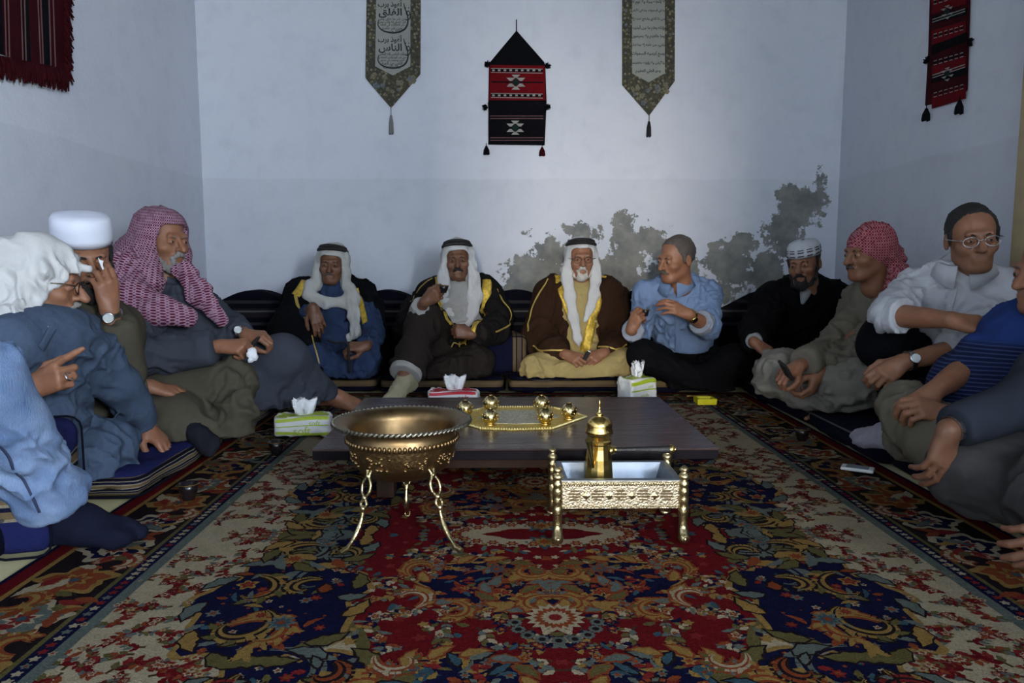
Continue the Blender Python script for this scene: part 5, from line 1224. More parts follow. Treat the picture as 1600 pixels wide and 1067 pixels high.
def shirt_collar(p, c, up, fwd, r, mat):
    """two folded collar leaves"""
    up = unit(up); fwd = unit(np.asarray(fwd, float) - up * (np.asarray(fwd, float) @ up)); sd = np.cross(up, fwd); m = MB()
    rows = []
    for k in range(29):
        a = .22 + (2 * PI - .44) * k / 28; d = fwd * math.cos(a) + sd * math.sin(a); w = .038 + .03 * max(0, math.cos(a)) ** 3
        rows.append([c + d * r + up * .02, c + d * (r + .004) + up * .038, c + d * (r + .014) + up * .034, c + d * (r + .03 + .2 * w) - up * (w - .03) + fwd * .012 * max(0, math.cos(a)), c + d * (r + .022 + .2 * w) - up * (w - .028), c + d * r + up * .02])
    m.grid(rows, True); return m.build('collar', mat, p.root)
def buttons(p, bv, pix, mat, r=.0055, on=None):
    for px, py in pix:
        q = hit(bv, px, py)
        if q is not None: m = MB(); m.sphere(q + (CAMP - q) / np.linalg.norm(CAMP - q) * .001, (r, r * .5, r), 10, 6); m.build('button', mat, on or p.root)
DOWN = V(0, 0, -1.0); UP = V(0, 0, 1.0); TOCAM = V(0, -1.0, 0)
ZB, ZR, ZL1, ZL2 = 0.108, 0.098, 0.095, 0.095
M_KEF = cloth('white headscarf cloth', (255, 255, 255), .05, bump=.45); M_GOLD = plain('gold braid', (196, 164, 62), 0.45, 0.45, 0.35, 70.0, 0.6, 220.0); M_GCORD = plain('gold cord', (176, 152, 76), 0.5, 0.3, 0.2)
def shemagh_mat(name, dark, light, scale=60.0):
    t = NT(name); uv = t.uv(); x, y, z = t.sep(uv); S_ = lambda v, k, o=0.0: t.math('SINE', t.math('ADD', t.math('MULTIPLY', v, k), o))
    wob = t.math('MULTIPLY', t.noise(t.obj(), 40.0, 2), 0.9); a = S_(x, scale * 6.283); b = S_(y, scale * 6.283)
    g = t.math('ADD', t.math('MULTIPLY', a, b), t.math('ADD', t.math('MULTIPLY', t.math('MAXIMUM', a, b), 0.55), t.math('SUBTRACT', wob, 0.62)))
    col = t.mix(t.ramp(g, -0.12, 0.12), lin(light), lin(dark))
    t.bump(t.math('ADD', t.noise(t.obj(), 700.0, 1), t.noise(t.obj(), 30.0, 3)), 0.3, 0.006); t.set(col, 0.9, Specular_IOR_Level=0.2); return t.m

# ---------------- man in black cloak and blue robe
def man_black_cloak():
    p = Person(W(520, 590, 4.42) * V(1, 1, 0) + V(0, 0, ZB), 'man in black cloak and blue robe, white scarf wound round his neck', 'deep', seed=11)
    pel = W(525, 552, 4.52); ch = W(522, 468, 4.46); nk = W(520, 450, 4.43); shA, shB = W(474, 466, 4.46), W(568, 466, 4.46)
    elA = W(467, 505, 4.33); wrA = W(489, 480, 4.13); elB = LEN(shB, 583, 525, .28, True); wrB = LEN(elB, 572, 541, .23)
    p.head(W(519, 413, 4.38), 4, 4, 3, .98, True, nk); p.brows('black'); p.moustache('dark', .006)
    p.hand(wrA, elA, W(503, 522, wrA[1] - .03) - wrA, (-.2, .8, -.4), False, 'droop', .3, 1.0); p.hand(wrB, elB, W(545, 541, wrB[1] - .03) - wrB, (0.1, .5, -.6), True, 'pinch', .8)
    kA = LEN(W(505, 555, 4.46), 492, 560, .34); aA = W(535, 592, 4.14); kB = LEN(W(545, 555, 4.46), 568, 570, .36); aB = W(520, 592, 4.12)
    BL = cloth('slate blue robe', (62, 80, 116)); BK = cloth('black cloak wool', (18, 18, 22), bump=.3)
    S = SDF(.0086); torso(S, pel, ch, nk, shA, shB, TOCAM, fl=.8); S.cone(shA, elA, .065, .052, k=.03); S.cone(elA, elA + (wrA - elA) * .8, .052, .044, k=.03, clip=(False, True)); sleeve(S, shB, elB, wrB, (.075, .062, .052), .85)
    S.chain([W(505, 555, 4.46), kA, aA], [.11, .08, .07], k=.06); S.chain([W(545, 555, 4.46), kB, aB], [.11, .085, .06], k=.06); S.ell(W(530, 572, 4.2), (.14, .1, .06), k=.06); S.half((0, 0, ZB), DOWN)
    rb = soft(S, 'robe', BL, p.root, .006, 3, 24)
    S = SDF(.0068); S.chain([W(560, 545, 4.53), W(535, 465, 4.52), W(480, 465, 4.52)], [.15, .13, .12], k=.08); S.cone(W(566, 462, 4.44), W(580, 520, 4.42), .095, .09, k=.06); S.cone(W(580, 520, 4.46), W(590, 575, 4.46), .08, .08, k=.06); S.cone(W(470, 462, 4.42), W(455, 520, 4.30), .10, .12, k=.07); S.chain([W(455, 520, 4.30), W(472, 575, 4.16), W(505, 595, 4.10)], [.12, .10, .065], k=.07); S.chain([W(476, 500, 4.24), W(486, 545, 4.12), W(498, 575, 4.08)], [.06, .05, .04], k=.05); S.cone(W(445, 560, 4.4), W(600, 600, 4.4), .085, .07, k=.05); S.cone(W(500, 597, 4.28), W(640, 598, 4.3), .06, .05, k=.05)
    S.box(W(538, 518, 4.12), (.125, .25, .22), None, .05, mode='-', k=.03); S.half((0, 0, ZB), DOWN)
    ck = soft(S, 'cloak', BK, p.root, .006, 8, 20, stretch=(0, 0, 1)); bv = bvh_of([ck, rb])
    ribbon(bv, [(478, 440), (468, 455), (462, 462)], .05, 'cloak_trim', M_GOLD, ck); ribbon(bv, [(462, 462), (466, 480), (477, 496)], .018, 'cloak_trim', M_GCORD, ck); ribbon(bv, [(556, 452), (566, 480), (571, 505)], .035, 'cloak_trim', M_GOLD, ck); ribbon(bv, [(487, 525), (494, 550), (499, 568)], .008, 'cloak_trim', M_GCORD, ck)
    fr = lambda px, py, d=.02: (lambda q: (q if q is not None else W(px, py, 4.3)) + TOCAM * d)(hit(bv, px, py))
    t1 = [fr(486, 446), fr(484, 462), fr(510, 473), fr(538, 472), fr(552, 466), fr(548, 450)]; t2 = [fr(548, 470), fr(556, 495), fr(560, 515), fr(546, 528)]
    p.keffiyeh(cloth('cream white scarf', (236, 236, 230), .05, bump=.5), [(t1, [.035, .035, .032, .032, .04, .035], TOCAM, .6), (t2, [.042, .038, .036, .022], TOCAM, .45)], amp=.0032)
    m = MB(); m.tube(spline([W(512, 531, 4.06), W(525, 536, 4.03), W(543, 536, 4.01), W(545, 560, 4.0), W(546, 583, 4.03)], 6), .006, 6); m.build('dark_cord', HR['black'], p.root, ) 
    p.limb([pel, ch], [.07, .08]); p.body(); return p
# ---------------- man sipping coffee
def man_sipping():
    p = Person(W(700, 600, 4.3) * V(1, 1, 0) + V(0, 0, ZB), 'man in white headscarf and dark gold-trimmed cloak raising a small cup', 'deep', seed=21)
    pel = W(718, 553, 4.48); ch = W(716, 466, 4.42); nk = W(715, 447, 4.39); shA, shB = W(672, 462, 4.42), W(760, 462, 4.42)
    elA = LEN(shA, 648, 500, .28); wrA = LEN(elA, 663, 472, .22); elB = LEN(shB, 775, 515, .27); wrB = LEN(elB, 738, 522, .22)
    p.head(W(715, 406, 4.34), 3, 3, -2, .98, True, nk); p.brows('black'); p.moustache('black', .009, .027)
    p.hand(wrA, elA, W(690, 455, wrA[1] - .04) - wrA, (.5, .5, .3), True, 'pinch', .8); p.hand(wrB, elB, W(706, 515, wrB[1] - .02) - wrB, (0, .9, -.3), False, 'fist', .8)
    fA, nA, sA = p.arms[id(wrA)]; cup(wrA + fA * .105 + nA * .03 + V(0.012, -.01, -.006), 'small dark coffee cup raised by the man in the dark gold-trimmed cloak', .027, .042, UP + V(.1, 0, 0))
    hA, hB = W(700, 558, 4.42), W(738, 558, 4.42); kA = LEN(hA, 664, 498, .42); aA = LEN(kA, 632, 588, .40); kB = LEN(hB, 742, 570, .30); aB = W(680, 592, 4.1)
    BR = cloth('dark brown robe', (58, 50, 46)); CK = cloth('sheer dark cloak', (36, 32, 32), bump=.25); WH = cloth('white undershirt', (206, 204, 200), .05)
    S = SDF(.0086); torso(S, pel, ch, nk, shA, shB, TOCAM, fl=.8); S.half(W(715, 505, 4.3), (0, 0, -1.0)); soft(S, 'undershirt', WH, p.root, .003, 4, 24)
    S = SDF(.0086); S.cone(pel + V(0, .02, 0), ch - V(0, -.03, .1), .17, .14, k=.05, flat=(TOCAM, .8)); S.chain([hA, kA, kA + (aA - kA) * .9], [.11, .088, .098], k=.05, clip=(False, True)); S.chain([hB, kB, aB], [.12, .10, .07], k=.07); S.ell(W(705, 572, 4.22), (.16, .14, .085), k=.07); S.cone(elB, elB + (wrB - elB) * .85, .066, .055, k=.03, clip=(False, True)); S.half((0, 0, ZB), DOWN)
    rb = soft(S, 'robe', BR, p.root, .006, 5, 22, stretch=(0, 0, 1))
    S = SDF(.0086); S.cone(kA + (aA - kA) * .86, kA + (aA - kA) * .98, .085, .088, clip=(True, True)); soft(S, 'trouser_hem', WH, p.root)
    S = SDF(.0086); S.cone(elA, elA + (wrA - elA) * .8, .06, .056, clip=(False, True)); soft(S, 'cuff', WH, p.root, .004, 6, 40)
    S = SDF(.0068); S.chain([W(760, 540, 4.58), W(745, 464, 4.48), W(690, 464, 4.48), W(690, 545, 4.58)], [.15, .12, .12, .15], k=.07); S.cone(shA, elA + V(-.01, .03, .01), .09, .085, k=.05); S.cone(elA + V(-.01, .03, .0), W(630, 520, 4.4), .085, .07, k=.05); S.cone(shB, W(780, 495, 4.36), .09, .075, k=.05); S.cone(W(782, 490, 4.36), W(770, 512, 4.34), .07, .05, k=.05); S.cone(elB, elB + (wrB - elB) * .72, .085, .07, k=.05); S.cone(W(690, 500, 4.3), W(712, 530, 4.24), .06, .05, k=.06)
    S.box(W(716, 470, 4.15), (.085, .165, .16), None, .04, mode='-', k=.02); S.half((0, 0, .25), DOWN)
    ck = soft(S, 'cloak', CK, p.root, .005, 7, 20, stretch=(0, 0, 1)); bv = bvh_of([ck, rb])
    ribbon(bv, [(762, 437), (759, 462), (753, 485), (744, 505), (733, 524), (720, 534)], .062, 'cloak_trim', M_GOLD, ck, wfun=lambda t: 1 - .5 * t * t); ribbon(bv, [(684, 434), (688, 462), (695, 488), (706, 508)], .034, 'cloak_trim', M_GOLD, ck)
    ribbon(bv, [(776, 452), (788, 475), (797, 497), (793, 510), (774, 518)], .009, 'cloak_trim', M_GCORD, ck); ribbon(bv, [(676, 436), (656, 452), (642, 472)], .007, 'cloak_trim', M_GCORD, ck)
    fr = lambda px, py, d=.02: (lambda q: (q if q is not None else W(px, py, 4.3)) + TOCAM * d)(hit(bv, px, py))
    t1 = [W(692, 430, 4.30), fr(697, 462), fr(706, 485), fr(716, 502)]; t2 = [W(740, 430, 4.30), fr(742, 462), fr(736, 485), fr(728, 508)]
    p.keffiyeh(M_KEF, [(t1, [.036, .038, .03, .02], TOCAM, .5), (t2, [.036, .045, .04, .03], TOCAM, .5)], face=(.072, .13, .122))
    tie = MB(); c = hit(bv, 718, 538); c = W(718, 538, 4.1) if c is None else c
    for k in range(3): tie.tube(spline([c + TOCAM * .012, c + V(.03 * (k - 1), -.03, .012), c + V(.045 * (k - 1), -.022, -.012)], 5), .004, 6)
    tie.build('gold_cord', M_GCORD, p.root)
    SO = cloth('beige sock', (196, 188, 156), .06); p.foot(aA - V(0, 0, .024), W(606, 606, aA[1] - .12) - V(0, 0, .024), UP, SO, sc=.98, shin=kA + (aA - kA) * .75)
    p.limb([pel, ch], [.07, .08]); p.limb([hA, kA, aA], [.07, .055, .04]); p.body(); return p
# ---------------- elder in brown cloak
def man_brown_cloak():
    p = Person(W(907, 600, 4.35) * V(1, 1, 0) + V(0, 0, ZB), 'bearded elder in brown gold-edged cloak and cream robe sitting cross-legged', 'tan', seed=31)
    pel = W(906, 553, 4.50); ch = W(906, 466, 4.46); nk = W(907, 448, 4.43); shA, shB = W(856, 464, 4.46), W(956, 464, 4.46)
    elA = LEN(shA, 842, 530, .27); wrA = W(882, 553, 4.13); elB = LEN(shB, 972, 530, .27); wrB = W(944, 551, 4.13)
    p.head(W(908, 404, 4.40), 0, 4, 0, 1.0, True, nk); p.brows('grey'); p.moustache('white', .009, .024, .012); p.beard('white', .012, .008); p.glasses()
    p.hand(wrA, elA, W(910, 563, wrA[1] - .07) - wrA, (.2, .5, -.5), True, 'loose', .7); p.hand(wrB, elB, W(912, 566, wrB[1] - .07) - wrB, (-.2, .5, -.5), False, 'loose', .7)
    p.watch(wrB + (elB - wrB) * .12, wrB - elB, (.2, -1, .5), .030, plain('dark watch band', (30, 28, 30), .4), M_BDIAL)
    CR_ = cloth('cream robe', (214, 190, 128), .06, bump=.4); BN = cloth('brown cloak', (66, 44, 30), .1, bump=.3)
    hA, hB = W(884, 560, 4.45), W(928, 560, 4.45); kA = LEN(hA, 838, 577, .36); kB = LEN(hB, 984, 570, .36); aA = W(945, 592, 4.16); aB = W(868, 594, 4.14)
    S = SDF(.0086); torso(S, pel, ch, nk, shA, shB, TOCAM, fl=.78, rs=.07); sleeve(S, shA, elA, wrA, (.07, .06, .052), .82); sleeve(S, shB, elB, wrB, (.07, .06, .052), .8)
    S.chain([hA, kA, aA], [.11, .082, .062], k=.05); S.chain([hB, kB, aB], [.11, .082, .062], k=.05); S.ell(W(905, 586, 4.24), (.2, .13, .045), k=.06); S.half((0, 0, ZB), DOWN)
    rb = soft(S, 'robe', CR_, p.root, .006, 13, 20)
    S = SDF(.009); S.chain([W(880, 545, 4.54), W(878, 468, 4.50), W(934, 468, 4.50), W(934, 545, 4.54)], [.155, .13, .13, .155], k=.07)
    for sh, el, wr, x in ((shA, elA, wrA, -1), (shB, elB, wrB, 1)):
        S.cone(sh, el, .095, .10, k=.06); S.cone(el, el + (wr - el) * .66, .10, .08, k=.05); S.cone(el, W(840 if x < 0 else 976, 552, 4.38), .08, .07, k=.05)
    S.cone(W(906, 440, 4.20), W(908, 500, 4.16), .07, .035, mode='-', k=.015); S.cone(W(908, 500, 4.14), W(910, 556, 4.10), .035, .03, mode='-', k=.015); S.half(W(905, 566, 4.4), DOWN)
    ck = soft(S, 'cloak', BN, p.root, .006, 17, 18, stretch=(0, 0, 1)); bv = bvh_of([ck, rb])
    ribbon(bv, [(940, 432), (934, 462), (927, 495), (920, 525), (914, 550)], .062, 'cloak_trim', M_GOLD, ck); ribbon(bv, [(871, 432), (878, 458), (887, 485), (896, 510)], .05, 'cloak_trim', M_GOLD, ck, wfun=lambda t: 1 - .5 * t)
    ribbon(bv, [(857, 436), (838, 468), (828, 500), (826, 518)], .007, 'cloak_trim', M_GCORD, ck); ribbon(bv, [(834, 540), (845, 547), (862, 547), (884, 547)], .008, 'cloak_trim', M_GCORD, ck); ribbon(bv, [(936, 542), (950, 542), (966, 546), (978, 538)], .008, 'cloak_trim', M_GCORD, ck)
    fr = lambda px, py, d=.02: (lambda q: (q if q is not None else W(px, py, 4.3)) + TOCAM * d)(hit(bv, px, py))
    t1 = [W(885, 430, 4.36), fr(890, 462), fr(895, 495), fr(902, 530), fr(904, 538)]; t2 = [W(931, 430, 4.36), fr(928, 460), fr(922, 480), fr(914, 500)]
    p.keffiyeh(M_KEF, [(t1, [.034, .032, .03, .018, .008], TOCAM, .45), (t2, [.034, .032, .026, .012], TOCAM, .45)], face=(.072, .13, .125), fz=-.028)
    buttons(p, bvh_of([rb]), [(908, 460), (908, 472), (908, 484)], M_GCORD, .005, on=rb)
    collar(p, nk + V(0, .0, -.005), UP + V(0, -.25, 0), .058, TOCAM, CR_, .3)
    p.limb([pel, ch], [.07, .08]); p.body()
    o = thing('dark_lighter', W(913, 562, wrA[1] - .09), 'small dark lighter held in the fingers of the elder in the brown cloak', 'lighter'); slab(.022, .014, .05, np.array(Matrix.Rotation(.5, 3, 'Y')), (0, 0, 0), 'case', HR['black'], o, .003); slab(.02, .012, .008, np.array(Matrix.Rotation(.5, 3, 'Y')), np.array(Matrix.Rotation(.5, 3, 'Y')) @ V(0, 0, .05), 'cap', M_STEEL, o, .002)
    return p
# ---------------- man in light blue shirt
def man_blue_shirt():
    p = Person(W(1060, 600, 4.25) * V(1, 1, 0) + V(0, 0, ZB), 'bare-headed man in light blue shirt leaning forward and gesturing with both hands', 'tan', seed=41)
    pel = W(1072, 560, 4.36); ch = W(1060, 462, 4.08); nk = W(1058, 447, 4.02); shA, shB = W(1012, 458, 4.05), W(1108, 460, 4.10); fw = unit(V(-.35, -.9, 0))
    elA = LEN(shA, 998, 520, .27, False); wrA = LEN(elA, 986, 516, .24); elB = LEN(shB, 1108, 512, .26); wrB = LEN(elB, 1076, 491, .23)
    p.head(W(1056, 405, 3.94), -58, 10, 4, 1.02, True, nk); p.brows('black'); p.moustache('dark', .009, .028, .006); p.hair('dark', .004, .004)
    p.hand(wrA, elA, W(1000, 482, wrA[1] - .04) - wrA, (.6, .6, .1), True, 'pinch', .8); p.hand(wrB, elB, W(1028, 468, wrB[1] - .03) - wrB, (-.1, .75, -.55), False, 'relax', .6)
    fA, nA, sA = p.arms[id(wrA)]; cup(wrA + fA * .095 + nA * .05 + V(.014, -.012, -.01), 'small dark coffee cup in the fist of the man in the light blue shirt', .022, .036, UP)
    p.watch(wrB + (elB - wrB) * .1, wrB - elB, (.2, -1, -.5), .031, M_BRASS, M_BDIAL)
    SH = cloth('light blue shirt', (150, 178, 222), .07, bump=.4); TR = cloth('black trousers', (20, 20, 24), bump=.3); WHc = cloth('pale cuff lining', (190, 198, 214), .05)
    S = SDF(.0068); torso(S, pel, ch, nk, shA, shB, fw, rp=.165, rw=.165, rc=.155, fl=.78, rs=.074); S.cone(shA, elA, .074, .064, k=.03); S.cone(elA, elA + (wrA - elA) * .75, .064, .054, k=.02, clip=(False, True)); S.cone(shB, elB, .074, .066, k=.03); S.cone(elB, elB + (wrB - elB) * .33, .066, .06, k=.02, clip=(False, True)); S.half(W(1060, 556, 4.1), (0, .25, -1)); sh = soft(S, 'shirt', SH, p.root, .0045, 23, 22)
    shirt_collar(p, nk + V(-.012, -.012, .012), UP + fw * .3, fw, .070, SH)
    for a, b, t0, t1, r in ((elA, wrA, .70, .86, .062), (elB, wrB, .29, .46, .067)):
        S = SDF(.006); S.cone(a + (b - a) * t0, a + (b - a) * t1, r, r * .97, clip=(True, True)); soft(S, 'cuff', WHc, sh, .002, 3, 40)
    bv = bvh_of([sh]); ribbon(bv, [(1057, 470), (1058, 500), (1059, 530), (1059, 550)], .03, 'placket', SH, sh, .001, 5, .003); buttons(p, bv, [(1057, 478), (1058, 505), (1059, 532)], WHc, on=sh)
    hA, hB = W(1045, 570, 4.28), W(1095, 570, 4.34); kA = LEN(hA, 1005, 556, .36); aA = W(1105, 600, 3.98); kB = LEN(hB, 1150, 565, .36); aB = W(1060, 606, 4.02)
    S = SDF(.0086); S.ell(pel + V(0, .02, -.02), (.19, .17, .12)); S.chain([hA, kA, aA, W(1135, 612, 3.96)], [.11, .08, .062, .05], k=.05); S.chain([hB, kB, aB], [.11, .085, .06], k=.05); S.ell(W(1080, 585, 4.15), (.18, .12, .06), k=.06); S.half((0, 0, .055), DOWN); soft(S, 'trousers', TR, p.root, .005, 9, 22)
    p.limb([pel, ch], [.07, .08]); p.body(); return p
# ---------------- man in black robe and banded cap
def cap(p, mat, flat=False, bands=None, r=(.084, .106), z=(.045, .125), tilt=.0):
    rows = []; n = 36; prof = [(1.0, 0), (1.015, .25), (1.02, .6), (1.0, .86), (.9, 1.0), (.5, 1.06), (.01, 1.07)] if flat else [(1.0, 0), (1.01, .2), (1.0, .45), (.95, .68), (.82, .88), (.55, 1.0), (.01, 1.05)]
    for q, h_ in prof: rows.append([p.hl(V(r[0] * q * math.cos(a), .02 + r[1] * q * math.sin(a), z[0] + (z[1] - z[0]) * h_ + tilt * q * math.sin(a) + .006 * q * math.sin(3 * a) * (h_ * (1.2 - h_)))) for a in [2 * PI * i / n for i in range(n)]])
    inner = [p.hl(V(r[0] * .95 * math.cos(a), .02 + r[1] * .95 * math.sin(a), z[0] + .004 + tilt * math.sin(a))) for a in [2 * PI * i / n for i in range(n)]]
    m = MB(); m.grid([inner] + rows, True, True); m.add(rows[-1], [tuple(range(n))], True); o = m.build('cap', mat, p.root)
    if bands:
        for h0, h1 in bands:
            m = MB(); bb = []
            for h_ in (h0, h1): q = 1.02 if h_ < .5 else 1.0 - (h_ - .5) * .2; bb.append([p.hl(V((r[0] + .002) * q * math.cos(a), .02 + (r[1] + .002) * q * math.sin(a), z[0] + (z[1] - z[0]) * h_ + tilt * math.sin(a))) for a in [2 * PI * i / n for i in range(n)]])
            for i in range(n):                # broken key-pattern dashes
                if i % 3 != 2: m.add([bb[0][i], bb[0][(i + 1) % n], bb[1][(i + 1) % n], bb[1][i]], [(0, 1, 2, 3)])
            m.build('cap_band', HR['dark'], p.root)
    return o
def man_black_robe():
    p = Person(W(1250, 600, 4.25) * V(1, 1, 0) + V(0, 0, .101), 'bearded man in black robe and white cap with dark bands sitting in the corner', 'tan', seed=51)
    pel = W(1250, 560, 4.38); ch = W(1258, 466, 4.14); nk = W(1256, 450, 4.08); shA, shB = W(1205, 466, 4.12), W(1306, 462, 4.14); fw = unit(V(-.35, -.9, 0))
    elA = LEN(shA, 1178, 515, .27); wrA = LEN(elA, 1178, 534, .2); elB = LEN(shB, 1330, 520, .28, False); wrB = W(1260, 560, 3.95)
    p.head(W(1256, 412, 4.02), -38, 8, -6, 1.02, True, nk); p.brows('black'); p.moustache('black', .008); p.beard('black', .015, .012, False)
    p.hair('black', .03); cap(p, plain('white knitted cap', (196, 200, 206), .9, bump=.6, bscale=180), False, [(.12, .2), (.34, .42), (.50, .56)], z=(.042, .125), tilt=.008)
    p.hand(wrA, elA, W(1204, 552, wrA[1] - .03) - wrA, (.0, .6, -.7), True, 'relax', .5)
    BK = cloth('black robe', (17, 17, 20), bump=.25); S = SDF(.0086); torso(S, pel, ch, nk, shA, shB, fw, rp=.18, rw=.175, rc=.165, fl=.8, rs=.085); sleeve(S, shA, elA, wrA, (.09, .085, .07), .9); sleeve(S, shB, elB, wrB, (.09, .085, .07), .8)
    hA, hB = W(1225, 570, 4.3), W(1285, 570, 4.3); kA = LEN(hA, 1165, 565, .38); aA = W(1250, 596, 3.95); kB = LEN(hB, 1320, 575, .38); aB = W(1215, 596, 3.98)
    S.chain([hA, kA, aA], [.12, .09, .065], k=.06); S.chain([hB, kB, aB], [.12, .09, .065], k=.06); S.ell(W(1240, 585, 4.1), (.2, .15, .06), k=.06); S.half((0, 0, .101), DOWN); soft(S, 'robe', BK, p.root, .006, 3, 20)
    WH = cloth('white cuff', (190, 192, 196), .05); S = SDF(.006); S.cone(wrA + (elA - wrA) * .2, wrA + (elA - wrA) * .02, .045, .042, clip=(True, True)); soft(S, 'cuff', WH, p.root)
    S = SDF(.006); q = p.hl((0, -.03, -.155)); S.cone(q, q + V(-.02, -.02, -.05), .03, .012); soft(S, 'undershirt', WH, p.root)
    p.limb([pel, ch], [.07, .08]); p.body(); return p
# ---------------- man in red headscarf and beige robe
def man_red_scarf():
    p = Person(W(1360, 640, 3.4) * V(1, 1, 0) + V(0.05, 0, ZR), 'man in red checked headscarf and beige robe, seen in profile', 'tan', seed=61)
    pel = W(1385, 585, 3.55); ch = W(1378, 482, 3.45); nk = W(1372, 455, 3.42); shF, shN = W(1345, 470, 3.60), W(1405, 478, 3.28); fw = unit(V(-.9, -.4, 0))
    elF = W(1300, 548, 3.32); wrF = W(1248, 572, 3.12); elN = LEN(shN, 1345, 555, .29); wrN = LEN(elN, 1282, 583, .25)
    p.head(W(1356, 396, 3.36), -74, 6, 0, 1.04, False, nk); p.brows('black'); p.moustache('dark', .006)
    p.hand(wrF, elF, W(1215, 588, wrF[1] - .05) - wrF, (.3, .4, -.7), True, 'hold', .8); p.hand(wrN, elN, W(1262, 625, wrN[1] - .02) - wrN, (-.6, .6, 0), False, 'loose', .6)
    BG = cloth('beige robe', (150, 142, 126), .08, bump=.4); BG2 = cloth('pale beige trousers', (168, 164, 152), .07, bump=.4)
    S = SDF(.0086); torso(S, pel, ch, nk, shF, shN, fw, rp=.17, rw=.175, rc=.16, fl=.82, rs=.08, belly=(W(1350, 545, 3.5), (.14, .15, .14))); sleeve(S, shF, elF, wrF, (.08, .072, .066), .86); sleeve(S, shN, elN, wrN, (.085, .078, .068), .86); S.half(W(1350, 600, 3.5), DOWN); rb = soft(S, 'robe', BG, p.root, .0075, 31, 22)
    hF, hN = W(1360, 590, 3.6), W(1395, 600, 3.36); kF = W(1215, 578, 3.34); aF = W(1262, 622, 3.25); kN = LEN(hN, 1325, 598, .40); aN = W(1300, 630, 3.28)
    S = SDF(.0086); S.ell(pel, (.2, .2, .12)); S.chain([hF, kF, aF], [.12, .09, .075], k=.05); S.chain([kF, W(1195, 600, kF[1])], [.07, .06], k=.05); S.chain([hN, kN, aN], [.13, .105, .07], k=.06); S.half((0, 0, ZR), DOWN); soft(S, 'trousers', BG2, p.root, .006, 33, 20)
    collar(p, nk + V(-.01, 0, -.012), UP + fw * .3, .066, fw, BG, .35)
    M = shemagh_mat('red checked cloth', (120, 22, 36), (172, 112, 120), 78.0); h = p.hl; S = SDF(.0065)
    S.ell(h((0, .022, .036)), np.array((.09, .114, .102)), p.R); S.chain([h((0, .06, .04)), h((0, .11, -.03)), h((0, .128, -.075))], [.075, .06, .035], k=.04)
    for q in (-1, 1): S.cone(h((q * .06, .02, .02)), h((q * .04, .10, -.06)), .036, .03, k=.03)
    S.chain([h((0, .125, -.07)), W(1405, 425, 3.33), W(1395, 448, 3.22), W(1382, 470, 3.2)], [.036, .04, .036, .02], k=.02); S.ell(h((0, -.14, -.055)), (.11, .125, .10), p.R, k=.006, mode='-')
    def uvf(P): L = (P - p.H) @ p.R; return np.stack([L[:, 1] + .5 * L[:, 0], L[:, 2] + .3 * L[:, 0]], 1)
    soft(S, 'headscarf', M, p.root, .004, 3, 40, uvf=uvf)
    m = MB(); R_ = random.Random(4)
    for k in range(26): q = W(1374 + k * .9, 466 + R_.uniform(-3, 3), 3.2 + R_.uniform(-.01, .02)); m.tube([q, q + V(-.004, R_.uniform(-.01, .01), -.035)], [.003, .002], 5)
    tag(m.build('fringe', M_WHT, p.root), kind='stuff')
    p.foot(aN + V(.02, 0, .02), W(1262, 640, 3.2), UP, None, True, .92, 1); p.limb([pel, ch], [.07, .08]); p.limb([hN, kN, aN], [.08, .06, .04]); p.body()
    o = thing('dark_phone', W(1226, 580, wrF[1] - .11), 'dark phone held by the man in the red checked headscarf', 'phone'); Rr = np.array(Matrix.Rotation(.9, 3, 'Y')) @ rotz(.5); slab(.10, .05, .012, Rr, (0, 0, 0), 'phone_body', HR['black'], o, .004); slab(.08, .044, .001, Rr, Rr @ V(0, 0, .012), 'screen', M_BDIAL, o, .0003)
    return p
